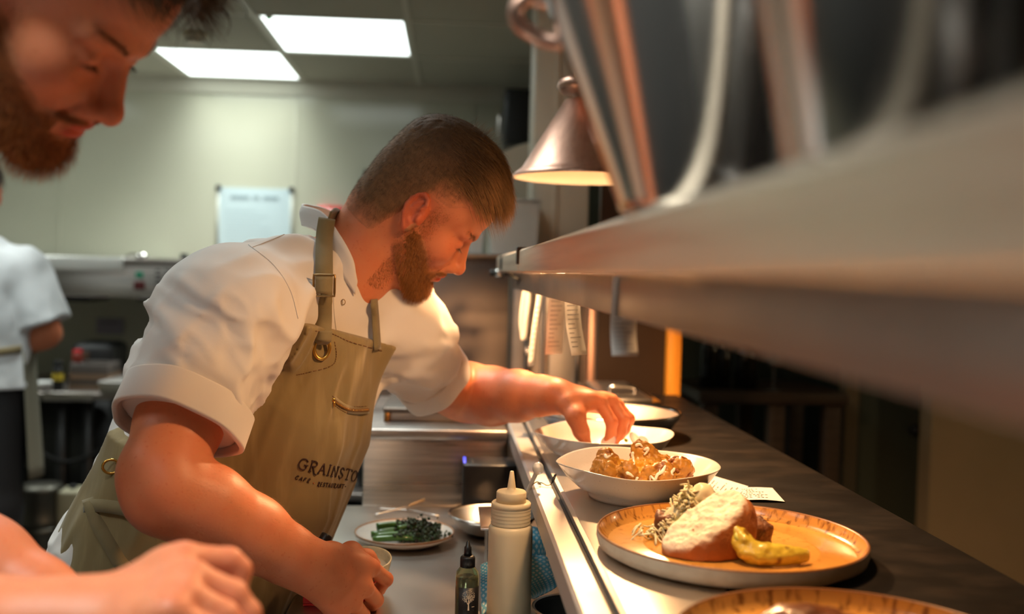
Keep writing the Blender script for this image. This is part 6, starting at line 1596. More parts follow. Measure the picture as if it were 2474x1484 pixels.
def brows_lashes(O, R, S, parent, col, seed, n=170):
    rs = np.random.RandomState(seed)
    for sy in (-1, 1):
        t = rs.rand(n); x = 0.0965 - 0.017 * t - 0.008 * t * t; y = sy * (0.014 + 0.033 * t); z = 0.0225 + 0.0075 * np.sin(np.clip(t * 1.35, 0, 1) * math.pi * 0.62) + rs.normal(size=n) * 0.0018
        hq = np.stack([x, y, z], 1); g = 0.002                               # slide onto the skin
        for _ in range(4):
            d = head(hq.astype(f32)); gr = np.stack([head((hq + np.eye(3)[k] * g).astype(f32)) - d for k in range(3)], 1) / g; gr /= np.linalg.norm(gr, axis=1)[:, None]; hq = hq - gr * d[:, None]
        dl = np.stack([-0.45 + 0 * t, sy * (0.9 + 0 * t), 0.25 - 0.55 * t], 1)
        strands('eyebrow', tow(O, R, S, hq), (gr * 0.5 + dl) @ R.T, dl @ R.T, np.full(n, 0.0075) * rs.uniform(0.6, 1.1, n), np.full(n, 0.00018), np.tile(np.array(col) * 0.7, (n, 1)), np.tile(np.array(col), (n, 1)), M['hair'], parent, 4, seed + sy)
        m_ = 34; t = np.linspace(0, 1, m_); ly = sy * (0.0225 + 0.0215 * t); c = np.array([0.0725, sy * 0.0325, 0.004])
        lz = 0.004 - 0.0055 + 0.0012 * np.sin(t * math.pi); dy = ly - c[1]; lx = c[0] + np.sqrt(np.maximum(0.0136 ** 2 - dy ** 2 - (lz - c[2]) ** 2, 1e-7)); hq = np.stack([lx, ly, lz], 1)
        dl = np.stack([1 + 0 * t, sy * 0.9 * (t - 0.35), -0.55 + 0 * t], 1)
        strands('eyelashes', tow(O, R, S, hq), dl @ R.T, (dl + np.array([0.1, 0, 0.25])) @ R.T, np.full(m_, 0.0075), np.full(m_, 0.00019), np.tile(np.array(col) * 0.35, (m_, 1)), np.tile(np.array(col) * 0.5, (m_, 1)), M['hair'], parent, 4, seed)
        e = MB().sphere(tow(O, R, S, c + np.array([-0.0003, 0, 0])), 0.0126 * S, 32, 24, M=np.block([[R, np.zeros((3, 1))], [np.zeros((1, 3)), np.ones((1, 1))]])); eo = e.build('eye', M['eye'], parent)
        ev = toh(O, R, S, (np.array([v.co for v in eo.data.vertices]) + world_loc(eo)).astype(f32)) - c; ev /= np.linalg.norm(ev, axis=1)[:, None]
        look = np.array([0.80, 0, -0.60]); a_ = np.arccos(np.clip(ev @ look, -1, 1)); cc = np.where((a_ < 0.20)[:, None], [[0.01, 0.01, 0.012]], np.where((a_ < 0.46)[:, None], [[0.12, 0.16, 0.18]], [[0.72, 0.66, 0.60]])); set_tint(eo, cc)
brows_lashes(CO, CR, CS, chef, (0.20, 0.085, 0.03), 61)
nail(HL['tip'][0] * 0 + HL['thumb'][3], HL['thumb'][2], np.array([-0.35, -0.9, 0.1]), chef, 0.0060)
nail(HL['tip'][0], HL['dip'][0], np.array([0.9, -0.3, 0.0]), chef, 0.0048)

# fine hairs on the forearms
rs = np.random.RandomState(5)
def arm_hairs(el, wr, lo, hi, n, col, seed):
    ax = (wr - el); Ln = np.linalg.norm(ax); ax = ax / Ln; t = (bodyV - el) @ ax / Ln; rad = np.linalg.norm(bodyV - el - np.outer((bodyV - el) @ ax, ax), axis=1)
    w = ((t > lo) & (t < hi) & (rad < 0.07)).astype(float); r0, n0 = sample_surface(bodyV, bodyF, n, np.random.RandomState(seed), w)
    rr_ = np.random.RandomState(seed + 1); d = ax + n0 * 0.45 + rr_.normal(size=r0.shape) * 0.25
    strands('arm_hair', r0, d, ax + n0 * 0.1 + rr_.normal(size=r0.shape) * 0.2, rr_.uniform(0.004, 0.009, n), np.full(n, 0.00007), np.tile(np.array(col), (n, 1)), np.tile(np.array(col) * 1.3, (n, 1)), M['hair'], chef, 4, seed)
arm_hairs(EL_R, WR_R, 0.05, 0.95, 1500, (0.50, 0.27, 0.12), 8); arm_hairs(EL_L, WR_L, 0.2, 1.05, 900, (0.62, 0.36, 0.16), 9)

# ---- jacket
axR = CUF_R - P(545, 746, 1.39); lenR = np.linalg.norm(axR); axR /= lenR; axL = CUF_L - P(962, 800, 1.66); lenL = np.linalg.norm(axL); axL /= lenL
SLR0, SLL0 = P(545, 746, 1.39), P(962, 800, 1.66)
def folds(p, seed=0):
    return 0.0032 * vnoise(p * 13, seed) + 0.0016 * vnoise(p * 30, seed + 1)
def drape(p, ax, fr, amp, seed):
    """long soft folds that run along ax"""
    ax = np.asarray(ax, f32); ax = ax / np.linalg.norm(ax); al = (p @ ax)[:, None] * ax; q = (p - al) * fr + al * (fr * 0.16); n = vnoise(q, seed); return amp * np.exp(-(n / 0.34) ** 2)
def sleeve(p, a, b, r0, r1, ax, ln, seed):
    d = cap(p, a, a + ax * (ln + 0.02), r0, r1)
    t = (p - a.astype(f32)) @ ax.astype(f32)
    env = sm(t, -0.04, 0.04) * (1 - 0.7 * sm(t, ln - 0.05, ln))
    d = d - (drape(p, ax * 0.7 + np.array([0.5, 0.2, 0.3]), 22, 0.013, seed) + drape(p, ax * 0.5 + np.array([0.7, -0.2, 0.1]), 40, 0.0035, seed + 40) + drape(p, ax + np.array([-0.3, 0.3, 0.2]), 34, 0.003, seed + 50)) * env + 0.007
    return smax(d, t - ln, 0.003)
def jacket(p):
    d = torso(p) - 0.010 - drape(p, SPAX * 0.8 + LN * 0.5, 17, 0.010, 9) - drape(p, SPAX * 0.3 + LN * 0.9, 30, 0.005, 19) + 0.005 + folds(p, 3)
    d = smin(d, sleeve(p, SLR0, CUF_R, 0.094, 0.076, axR, lenR, 21), 0.03)
    d = smin(d, sleeve(p, SLL0, CUF_L, 0.074, 0.063, axL, lenL, 24), 0.025)
    d = smin(d, ell(p, P(262, 1385, 1.53), (0.085, 0.10, 0.10)), 0.05)                # tail of the jacket over the hip
    # open neck
    d = smax(d, -(chain(p, [NB + (-0.005, 0, -0.012), cw(-0.036, 0, -0.05)], [0.070, 0.072], 0.01)), 0.006)
    # hem
    return smax(d, -((p - SP[0].astype(f32)) @ SPAX.astype(f32)) - 0.10, 0.004)
JV, JF = sculpt(jacket, np.array([-0.72, 1.16, 0.70]), np.array([0.10, 1.96, 1.50]), 0.0038, 0.03); JV, JF = keep_largest(JV, JF)
jacket_o = fast_obj('jacket', JV, JF, M['shirt'], chef)
jb = BVHTree.FromPolygons([tuple(v) for v in JV.tolist()], [tuple(f) for f in JF.tolist()])
def cuff(c, ax, r, w, seed):
    n, m_ = 72, 9; up = np.cross(ax, [0, 1, 0.2]); up /= np.linalg.norm(up); sd = np.cross(ax, up); prof = [(-w * 0.5, r - .002), (-w * 0.5, r + .0022), (-w * 0.485, r + .0036), (-w * 0.44, r + .0040), (w * 0.44, r + .0044), (w * 0.485, r + .0040), (w * 0.5, r + .0025), (w * 0.5, r - .002), (w * 0.44, r - .0030), (-w * 0.44, r - .0030)]; v = []
    for i in range(n):
        a = 2 * math.pi * i / n; wv = 0.0025 * math.sin(3 * a + seed) + 0.0015 * math.sin(7 * a + seed * 2)
        for t, rr_ in prof: v.append(c + ax * (t + 0.003 * math.sin(2 * a + seed)) + (rr_ + wv) * (math.cos(a) * up + math.sin(a) * sd))
    k = len(prof); f = [(i * k + j, i * k + (j + 1) % k, ((i + 1) % n) * k + (j + 1) % k, ((i + 1) % n) * k + j) for i in range(n) for j in range(k)]
    return MB().add(v, f).build('cuff', M['shirt'], jacket_o)
cuff(SLR0 + axR * (lenR - 0.012), axR, 0.0805, 0.046, 1.0); cuff(SLL0 + axL * (lenL - 0.010), axL, 0.0655, 0.040, 2.2)
# ---- collar: a stand collar gaping at the nape, open at the throat
def strip(rows, th, name, m, parent, n=40):
    """rows: two or more lists of control points (bottom to top) -> sheet of thickness th"""
    R_ = np.stack([spline(r, n) for r in rows]); k = len(rows); kk = 4 * (k - 1) + 1
    S = np.stack([spline(R_[:, j], kk) for j in range(n)], 1); v = S.reshape(-1, 3)
    N = np.cross(np.gradient(S, axis=0).reshape(-1, 3), np.gradient(S, axis=1).reshape(-1, 3)); N /= np.linalg.norm(N, axis=1)[:, None] + 1e-9
    Vv = np.concatenate([v + N * th / 2, v - N * th / 2]); K = kk * n; f = []
    for i in range(kk - 1):
        for j in range(n - 1):
            a = i * n + j; qd = (a, a + n, a + n + 1, a + 1); f += [qd, tuple(K + x for x in reversed(qd))]
    bd = list(range(n)) + [i * n + n - 1 for i in range(1, kk)] + [(kk - 1) * n + j for j in range(n - 2, -1, -1)] + [i * n for i in range(kk - 2, 0, -1)]
    for a, b in zip(bd, bd[1:] + bd[:1]): f.append((a, b, K + b, K + a))
    return obj_from(name, Vv, f, m, parent)
strip([[P(858, 712, 1.500), P(828, 668, 1.492), P(800, 610, 1.500), P(768, 560, 1.525), P(732, 545, 1.575), P(742, 548, 1.635), P(790, 575, 1.675), P(850, 630, 1.690), P(900, 690, 1.665)],
       [P(862, 685, 1.497), P(846, 634, 1.488), P(812, 578, 1.495), P(772, 530, 1.520), P(727, 515, 1.575), P(742, 515, 1.635), P(800, 530, 1.680), P(868, 600, 1.700), P(918, 672, 1.670)],
       [P(858, 668, 1.497), P(850, 622, 1.490), P(818, 562, 1.497), P(778, 512, 1.522), P(733, 497, 1.575), P(748, 495, 1.63), P(808, 516, 1.680), P(878, 592, 1.700), P(921, 670, 1.670)]], 0.0035, 'collar', M['shirt'], jacket_o, 60)

# ---- apron: canvas lying over the jacket's front and round the hips
def trunk_st(p):
    r = p - SP[1].astype(f32); return r @ SPAX.astype(f32), r @ FN.astype(f32), r @ LN.astype(f32)
S_TOP = 0.0
def apron_front(p):
    """jacket trunk without sleeves, a little straighter at the front"""
    d = torso(p) - 0.020
    return smin(d, chain(p, [P(750, 900, 1.50), P(725, 1060, 1.49), P(690, 1220, 1.49), P(600, 1440, 1.49)], [0.050, 0.055, 0.060, 0.055], 0.03), 0.05)
_bt = [P(755, 792, 1.47), P(926, 842, 1.56)]
def apron(p):
    s, f, l = trunk_st(p); d = apron_front(p) - drape(p, SPAX, 34, 0.0045, 15) + 0.0016 * vnoise(p * 24, 4)
    s0 = (SP[1] - SP[1]) @ SPAX
    ctr = sm(s, -0.06, 0.16)                                   # 0 at the waist, 1 up on the bib
    half = 0.40 * (1 - ctr) + 0.108 * ctr + 0.05 * (1 - sm(s, 0.10, 0.30)) * ctr
    side = np.abs(l + 0.006) - half
    front = (s - (0.085 + 4.0 * np.maximum(f + 0.045, 0.0))) * 0.25
    gap = np.where(s < 0.14, -0.050 + 0.25 * s - f, -1.0)               # open at the back
    top = s - (0.352 + 0.06 * l)
    low = -0.42 - s
    r = np.maximum(np.maximum(side, front), np.maximum(top, low))
    return smax(smax(d, r, 0.003), gap, 0.004)
AV, AF = sculpt(apron, np.array([-0.74, 1.20, 0.46]), np.array([0.02, 1.98, 1.36]), 0.0035, 0.03); AV, AF = keep_largest(AV, AF)
apron_o = fast_obj('apron', AV, AF, M['apron'], chef)
ab = BVHTree.FromPolygons([tuple(v) for v in AV.tolist()], [tuple(f) for f in AF.tolist()])
jb2 = [ab, jb]
def hit(px, py, trees=None, lift=0.0):
    """point on the clothes seen at a pixel, lifted off the cloth along its normal"""
    r = Vector(ray(px, py)).normalized(); best = None
    for t in (trees or jb2):
        h = t.ray_cast(Vector(CAM_O), r)
        if h[0] is not None and (best is None or h[3] < best[3]): best = h
    if best is None: return None
    n = np.array(best[1]); n = n if n @ np.array(r) < 0 else -n
    return np.array(best[0]) + n * lift
def smooth_path(pts, it=2):
    p = np.array(pts, float)
    for _ in range(it):
        q = p.copy(); q[1:-1] = (p[:-2] + 2 * p[1:-1] + p[2:]) / 4; p = q
    return p
def lay(pts, n, lift, trees=None):
    """a line of pixels laid on the cloth"""
    c = spline([(x, y, 0) for x, y in pts], n); out = [hit(q[0], q[1], trees, lift) for q in c]; out = [o for o in out if o is not None]; return smooth_path(out, 3)
def lay_tube(pts, n, r, name, m, parent, lift=0.0005, trees=None, dash=False):
    l = lay(pts, n, lift, trees)
    if len(l) < 3: return
    mb = MB()
    if dash:
        for i in range(0, len(l) - 2, 3): mb.tube(l[i:i + 3], r, 5)
    else: mb.tube(l, r, 6)
    return mb.build(name, m, parent)
def lay_ribbon(pts, n, half, th, name, m, parent, lift=0.002, trees=None, side=None, Ys=None):
    if Ys is None: c = lay(pts, n, lift, trees)
    else:
        c = spline([P(x, y, Y) for (x, y), Y in zip(pts, Ys)], n)
    T = np.gradient(c, axis=0); V_ = c - CAM_O; sd = np.cross(T, V_) if side is None else np.broadcast_to(np.asarray(side, float), T.shape)
    return MB().ribbon(c, sd, half, th).build(name, m, parent)
def Yof(px, py, trees=None, dy=0.0):
    h = hit(px, py, trees); return (h[1] if h is not None else 1.5) + dy
# neck strap, near side: from behind the neck over the collar to the brass ring
ys = [1.500, min(1.492, Yof(784, 570) - 0.010), min(1.482, Yof(783, 620) - 0.012), Yof(782, 660) - 0.012, Yof(782, 720) - 0.010, Yof(782, 775) - 0.010, Yof(780, 815, [ab]) - 0.006]
near = lay_ribbon([(790, 528), (784, 570), (783, 620), (783, 665), (782, 720), (782, 775), (779, 820)], 40, [0.0125] * 28 + [0.0118] * 12, 0.0022, 'neck_strap', M['apron2'], apron_o, Ys=ys)
lay_ribbon([(793, 530), (812, 522), (850, 560), (895, 640), (908, 690)], 24, 0.012, 0.0022, 'neck_strap', M['apron2'], apron_o, Ys=[1.505, 1.56, 1.655, 1.69, 1.66], side=(0.25, 0.1, 0.95))
yl = Yof(912, 800) - 0.006
far = lay_ribbon([(905, 690), (904, 730), (907, 770), (912, 845)], 24, 0.008, 0.0022, 'neck_strap', M['apron2'], apron_o, Ys=[Yof(905, 705) - 0.010, Yof(904, 735) - 0.010, Yof(907, 775) - 0.010, Yof(912, 842) - 0.008], side=(0.55, 0.8, 0.1))
c = P(783, 690, Yof(783, 690) - 0.016); fr = MB(); e1, e2 = np.array([1.0, 0.15, 0.0]) * 0.0145, np.array([0.0, 0.03, 1.0]) * 0.0148
def rect_ring(mb, c, a, b, r):
    pts = [c - a - b, c + a - b, c + a + b, c - a + b, c - a - b]
    mb.tube(np.concatenate([np.linspace(pts[i], pts[i + 1], 7)[:-1] for i in range(4)] + [[pts[0]]]), r, 8)
rect_ring(fr, c, e1, e2, 0.0017); fr.build('strap_buckle', M['brass_d'], apron_o)
c = P(783, 690, Yof(783, 690) - 0.018)
MB().ribbon(np.linspace(c - e2 * 0.8, c + e2 * 0.8, 6), e1, 0.0122, 0.002).build('strap_loop', M['apron2'], apron_o)
# brass ring
cy = Yof(778, 845, [ab]) - 0.005; c = P(778, 841, cy); rg = MB(); ang = np.linspace(0, 2 * math.pi, 41)
e1, e2 = np.array([0.94, 0.30, 0.05]) * 0.0112, np.array([0.0, 0.10, 0.99]) * 0.0158
rg.tube([c + e1 * math.cos(a) + e2 * math.sin(a) for a in ang], 0.0026, 12, caps=False); rg.build('brass_ring', M['brass'], apron_o)
MB().ribbon(spline([P(783, 800, cy - 0.006), P(781, 822, cy - 0.008), P(779, 832, cy - 0.004)], 10), (1, 0.2, 0), [0.0118] * 6 + [0.0105, 0.009, 0.008, 0.007], 0.0022).build('strap_end', M['apron2'], apron_o)
# stitching and hems on the bib
lay_tube([(762, 800), (800, 806), (845, 826), (922, 848)], 60, 0.0007, 'hem_stitch', M['stitch'], apron_o, trees=[ab], dash=True)
lay_tube([(716, 906), (745, 900), (800, 884), (812, 860), (808, 826)], 60, 0.0006, 'patch_stitch', M['stitch'], apron_o, trees=[ab], dash=True)
# zip pocket
zp = [(803, 966), (818, 978), (838, 989), (862, 992), (890, 990)]
lay_ribbon(zp, 30, 0.0062, 0.0014, 'pocket_welt', M['apron2'], apron_o, 0.0005, [ab])
lay_ribbon(zp, 30, 0.0026, 0.0010, 'zip_tape', mat('zip_tape', (0.20, 0.10, 0.04), 0.7), apron_o, 0.0011, [ab])
l = lay(zp, 46, 0.0016, [ab]); zt_ = MB()
for i in range(2, len(l) - 1): zt_.sphere(l[i], (0.0006, 0.0006, 0.0015), 6, 4)
zt_.build('zip_teeth', M['brass'], apron_o)
MB().sphere(l[1], (0.0026, 0.0016, 0.0034), 10, 8).sphere(l[1] + np.array([0.001, -0.001, -0.006]), (0.0017, 0.0012, 0.004), 8, 6).build('zip_pull', M['brass'], apron_o)
for off in (-9, 9): lay_tube([(x, y + off) for x, y in zp], 50, 0.0005, 'pocket_stitch', M['stitch'], apron_o, trees=[ab], dash=True)
# snap button and placket on the jacket
jt = [jb]
lay_tube([(806, 700), (806, 745), (812, 800)], 30, 0.0006, 'placket_seam', mat('placket_thread', (0.60, 0.56, 0.53), 0.9), jacket_o, trees=jt)  # thread a little darker than the jacket cotton
h = hit(826, 730, jt, 0.0028)
if h is not None:
    rg = MB(); rg.tube([h + np.array([math.cos(a) * 0.0028, 0, math.sin(a) * 0.0040]) for a in np.linspace(0, 6.283, 21)], 0.0007, 6, caps=False); rg.build('snap_button', M['brass_d'], jacket_o)
lay_tube([(600, 592), (660, 640), (700, 700), (720, 770)], 60, 0.0006, 'shoulder_seam', mat('cotton_thread', (0.66, 0.62, 0.60), 0.9), jacket_o, trees=jt)
lay_tube([(724, 550), (680, 570), (610, 598)], 40, 0.0006, 'yoke_seam', mat('cotton_thread_yoke', (0.66, 0.62, 0.60), 0.9), jacket_o, trees=jt)
# waist ties, pocket edge and rivets at the hip
def maybe(fn):
    try: return fn()
    except Exception as ex: print('skip', ex)
maybe(lambda: lay_ribbon([(222, 1205), (240, 1262), (268, 1310), (300, 1366), (330, 1400)], 30, 0.0105, 0.0022, 'waist_tie', M['apron2'], apron_o, 0.003, [ab]))
maybe(lambda: lay_ribbon([(206, 1224), (250, 1222), (310, 1232), (360, 1250)], 30, 0.0090, 0.002, 'pocket_hem', M['apron2'], apron_o, 0.002, [ab]))
maybe(lambda: lay_tube([(206, 1234), (250, 1232), (310, 1242), (360, 1260)], 40, 0.0006, 'pocket_stitch', M['stitch'], apron_o, trees=[ab], dash=True))
h = hit(216, 1228, [ab], 0.003)
if h is not None: MB().sphere(h, (0.0045, 0.003, 0.0045), 14, 10).build('rivet', M['brass'], apron_o)
h = hit(274, 1128, jb2, 0.004)
if h is not None:
    rg = MB(); rg.tube([h + np.array([math.cos(a) * 0.0105, math.cos(a) * 0.003, math.sin(a) * 0.0095]) for a in np.linspace(0, 6.283, 25)], 0.0020, 8, caps=False); rg.build('tie_ring', M['brass'], apron_o)

# ---- embroidered words on the bib
GLY = {  # strokes in a 0..1 cell: polylines with (x, y, half width)
 'G': [[(.88, .80), (.74, .95), (.5, 1.0), (.22, .88), (.06, .5), (.22, .12), (.52, 0.0), (.76, .06), (.86, .2), (.86, .44)], [(.62, .45), (1.0, .45)]],
 'R': [[(.2, 0), (.2, 1)], [(.2, .98), (.55, 1.0), (.78, .88), (.80, .70), (.66, .54), (.2, .48)], [(.42, .48), (.62, .18), (.82, -.14), (1.08, -.20)], [(.06, 0), (.36, 0)], [(.06, 1), (.3, 1)]],
 'A': [[(.06, 0), (.5, 1)], [(.5, 1), (.92, 0)], [(.22, .36), (.76, .36)], [(-.04, 0), (.2, 0)], [(.78, 0), (1.06, 0)]],
 'I': [[(.5, 0), (.5, 1)], [(.3, 0), (.7, 0)], [(.3, 1), (.7, 1)]],
 'N': [[(.14, 0), (.14, 1)], [(.14, 1), (.86, 0)], [(.86, 0), (.86, 1)], [(0, 0), (.3, 0)], [(.7, 1), (1, 1)]],
 'S': [[(.82, .80), (.64, .97), (.38, .98), (.2, .8), (.3, .6), (.7, .42), (.84, .24), (.68, .04), (.36, 0), (.14, .2)]],
 'T': [[(.5, 0), (.5, 1)], [(.02, 1), (.98, 1)], [(.02, 1), (.0, .84)], [(.98, 1), (1.0, .84)], [(.32, 0), (.68, 0)]],
 'O': [[(.5, 1), (.2, .88), (.06, .5), (.2, .12), (.5, 0), (.8, .12), (.94, .5), (.8, .88), (.5, 1)]],
 'E': [[(.2, 0), (.2, 1)], [(.2, 1), (.85, 1)], [(.2, .5), (.7, .5)], [(.2, 0), (.9, 0)]],
 'C': [[(.88, .80), (.66, .98), (.36, .96), (.1, .6), (.14, .2), (.42, 0), (.7, .04), (.88, .2)]],
 'F': [[(.2, 0), (.2, 1)], [(.2, 1), (.85, 1)], [(.2, .52), (.7, .52)]],
 'U': [[(.14, 1), (.14, .3), (.34, .02), (.66, .02), (.86, .3), (.86, 1)]],
 "'": [[(.4, 1.16), (.72, 1.36)]], '.': [[(.44, .45), (.56, .55)]]}
def word(txt, x0, y0, x1, y1, hgt, wfac, thick, m, slant=0.0, adv=None):
    """letters laid on the bib: baseline from (x0, y0) to (x1, y1), hgt = cap height, all on the cloth"""
    mb = MB(); n = len(txt); b = np.array([x1 - x0, y1 - y0], float); L_ = np.linalg.norm(b); u = b / L_; up = np.array([u[1], -u[0]])
    # cell positions shrink to the right, where the cloth turns away
    tt = adv or [i / n for i in range(n + 1)]
    for i, ch in enumerate(txt):
        a0, a1 = tt[i], tt[i + 1]
        if ch == ' ': continue
        for si, st in enumerate(GLY[ch]):
            pts = [np.array([x0, y0]) + u * L_ * (a0 + (a1 - a0) * (wfac * (q[0] - 0.5) + 0.5)) + up * hgt * q[1] + u * slant * q[1] for q in st]
            sp = spline([(p_[0], p_[1], 0) for p_ in pts], max(4, 4 * len(pts))) if len(st) > 2 else np.linspace((*pts[0], 0), (*pts[1], 0), 5)
            w = [hit(q[0], q[1], [ab], 0.0009) for q in sp]; w = [q for q in w if q is not None]
            if len(w) >= 3: mb.tube(smooth_path(w, 1), thick * (1.0 if len(st) > 2 or abs(st[0][0] - st[1][0]) < .5 else 0.75), 5)
    return mb
thread = mat('embroidery_thread', (0.050, 0.020, 0.016), 0.7); thread2 = mat('orange_thread', (0.62, 0.14, 0.03), 0.6)
mb = word('GRAINSTORE', 716, 1131, 866, 1166, 26, 0.84, 0.00105, thread, 2, [0, .17, .33, .46, .535, .645, .745, .85, .95, 1.04, 1.1]); mb.build('embroidered_name', thread, apron_o)
mb = word('CAFE', 711, 1156, 748, 1167, 9, 0.7, 0.0007, thread, 2); mb2 = word("'", 740, 1165, 747, 1167, 9, 0.8, 0.0006, thread, 1)
mb.v += mb2.v; mb.f += [tuple(i + mb.n for i in q) for q in mb2.f]; mb.n += mb2.n; mb.build('embroidered_cafe', thread, apron_o)
word('.', 752, 1172, 762, 1173, 10, 1, 0.0011, thread2).build('embroidered_dot', thread2, apron_o)
word('RESTAURANT', 765, 1174, 829, 1180, 9.5, 0.7, 0.00065, thread, 2).build('embroidered_restaurant', thread, apron_o)
try: word('.', 829, 1180, 836, 1181, 10, 1, 0.0008, thread).build('embroidered_dot', thread, apron_o)
except Exception: pass

# ---- legs below the picture, standing on the floor
HX = SP[0] + np.array([-0.02, 0, -0.02])
def legs(p):
    d = None
    for s in (-1, 1):
        h = HX + LN * 0.09 * s; kn = np.array([h[0] + 0.02, h[1], 0.50]); an = np.array([h[0] - 0.01, h[1], 0.07])
        c = chain(p, [h, kn, an], [0.105, 0.080, 0.062], 0.03); d = c if d is None else smin(d, c, 0.02)
    return np.maximum(d, 0.05 - p[:, 2])
V, F = sculpt(legs, np.array([HX[0] - 0.3, HX[1] - 0.3, 0.0]), np.array([HX[0] + 0.3, HX[1] + 0.3, 1.0]), 0.009, 0.02); V, F = keep_largest(V, F)
fast_obj('trousers', V, F, M['trouser'], chef)
for s in (-1, 1):
    h = HX + LN * 0.09 * s; c = np.array([h[0] + 0.04, h[1], 0.045])
    V, F = sculpt(lambda p: np.maximum(smin(cap(p, c - FW * 0.06, c + FW * 0.12, 0.045, 0.042), cap(p, c - FW * 0.05, c - FW * 0.05 + (0, 0, 0.06), 0.045), 0.02), 0.002 - p[:, 2]), c - 0.24, c + 0.24, 0.008, 0.02); fast_obj('shoe', V, F, M['shoe'], chef)

# ---- what the near hand holds
rc = P(884, 1350, 1.51); t = thing('sauce_ramekin', rc + (0, 0, -0.035), 'small pale ramekin of white sauce held by the cook\'s near hand over the bench', 'ramekin')
Mr = frame((0, 0, 0), (0.97, 0.15, 0.02), (-0.02, -0.20, 0.97)); Rr = 0.039
MB().lathe([(0, -0.033), (Rr * 0.80, -0.033), (Rr * 0.86, -0.030), (Rr * 0.99, -0.003), (Rr, 0.0), (Rr * 0.985, 0.0015), (Rr * 0.95, 0.001), (Rr * 0.92, -0.003), (Rr * 0.80, -0.026), (0, -0.027)], rc, 64, M=Mr).build('dish', mat('celadon_glaze', (0.58, 0.56, 0.42), 0.2, coat=0.3, var=(120, (0.50, 0.48, 0.35), 0.5, 0.7)), t)
MB().lathe([(0, -0.014), (Rr * 0.86, -0.014), (Rr * 0.86, -0.016), (0, -0.016)], rc, 48, M=Mr).build('sauce', M['white_sauce'], t)
t = thing('black_handled_tool', P(785, 1302, 1.39), 'black tool handle with a steel rivet line, pointing up behind the cook\'s near wrist', 'tool')
a, b = P(792, 1291, 1.395), P(760, 1345, 1.380)
MB().tube(spline([b, a * 0.6 + b * 0.4, a * 0.9 + b * 0.1, a], 12), [0.0085] * 8 + [0.0085, 0.008, 0.0065, 0.003], 14).build('handle', M['black'], t)
s_ = np.array([-0.0045, -0.0075, 0.0])
MB().tube(spline([b + s_, a * 0.6 + b * 0.4 + s_, a * 0.95 + b * 0.05 + s_ * 0.9], 8), 0.0012, 6).build('steel_inlay', M['chrome'], t)
# ------------------------------------------------------------------ the person in the foreground, cut off by the left edge
FO = P(103, -7, 0.92); FR = head_R(44, 0, -16); FS = 1.0
def fw_(x, y, z): return tow(FO, FR, FS, (x, y, z))
fore = thing('person', (-0.66, 0.93, 0.0), 'bearded person cut off by the left edge, face and hands close to the camera', 'person')
fbody = Parts()
fbody.add(lambda p: head(toh(FO, FR, FS, p)) * FS, *box_of(np.array([fw_(x, y, z) for x in (-.13, .135) for y in (-.105, .105) for z in (-.135, .145)]), 0.0), 0.012)
FNB = np.array([-0.52, 0.93, 1.475])
chain_part(fbody, [fw_(-0.042, 0, 0.01), fw_(-0.040, 0, -0.06), FNB, FNB + (-0.05, 0, -0.12)], [0.054, 0.056, 0.060, 0.066], 0.02, 0.020)
FSR, FSL = np.array([-0.60, 0.74, 1.34]), np.array([-0.665, 1.12, 1.33])
chain_part(fbody, [FSR + (0, 0, -0.015), FNB + (-0.06, 0, -0.15), FSL + (0, 0, -0.015)], [0.050, 0.060, 0.050], 0.02, 0.015)
chain_part(fbody, [FNB + (-0.06, 0, -0.14), (-0.63, 0.93, 1.15), (-0.66, 0.93, 0.92)], [0.07, 0.11, 0.11], 0.03, 0.02)
FER, FWR = P(-430, 1590, 0.70), P(205, 1508, 0.735)
FEL, FWL = P(-340, 1170, 1.02), P(165, 1492, 0.97)
forearm(fbody, FSR, FSR * 0.5 + FER * 0.5, FER, FWR, [0.050, 0.050, 0.048, 0.048, 0.046, 0.040, 0.033, 0.029], np.array([0, 0, 0.0]))
forearm(fbody, FSL, FSL * 0.5 + FEL * 0.5, FEL, FWL, [0.050, 0.050, 0.048, 0.048, 0.047, 0.042, 0.035, 0.030], np.array([0, 0, 0.0]))
FH = dict(wrist=FWR, mcp=[P(446, 1352, 0.775), P(462, 1398, 0.745), P(448, 1442, 0.720), P(415, 1480, 0.700)],
          pip=[P(552, 1358, 0.792), P(560, 1440, 0.752), P(540, 1490, 0.724), P(500, 1530, 0.702)],
          dip=[P(578, 1378, 0.794), P(598, 1484, 0.752), P(580, 1532, 0.724), P(535, 1566, 0.702)],
          tip=[P(578, 1408, 0.790), P(608, 1520, 0.750), P(592, 1566, 0.722), P(548, 1596, 0.700)],
          thumb=[P(270, 1452, 0.785), P(350, 1452, 0.815), P(430, 1470, 0.838), P(480, 1488, 0.845)], s=1.08)
vL = (FWL - FEL) / np.linalg.norm(FWL - FEL); sL = np.cross(vL, [0, 0, 1.0]); sL /= np.linalg.norm(sL); uL = np.cross(sL, vL)
def lh(f, s, u): return FWL + vL * f + sL * s + uL * u
FHL = dict(wrist=FWL, mcp=[lh(.085, .027, .008), lh(.09, .009, .012), lh(.086, -.010, .010), lh(.078, -.027, .004)],
           pip=[lh(.120, .030, -.008), lh(.128, .010, -.004), lh(.122, -.012, -.006), lh(.105, -.030, -.010)],
           dip=[lh(.130, .030, -.030), lh(.140, .010, -.028), lh(.133, -.012, -.028), lh(.114, -.030, -.028)],
           tip=[lh(.124, .029, -.050), lh(.134, .010, -.050), lh(.128, -.012, -.048), lh(.110, -.029, -.044)],
           thumb=[lh(.030, .024, -.012), lh(.060, .044, -.026), lh(.088, .048, -.040), lh(.108, .044, -.050)], s=1.0)
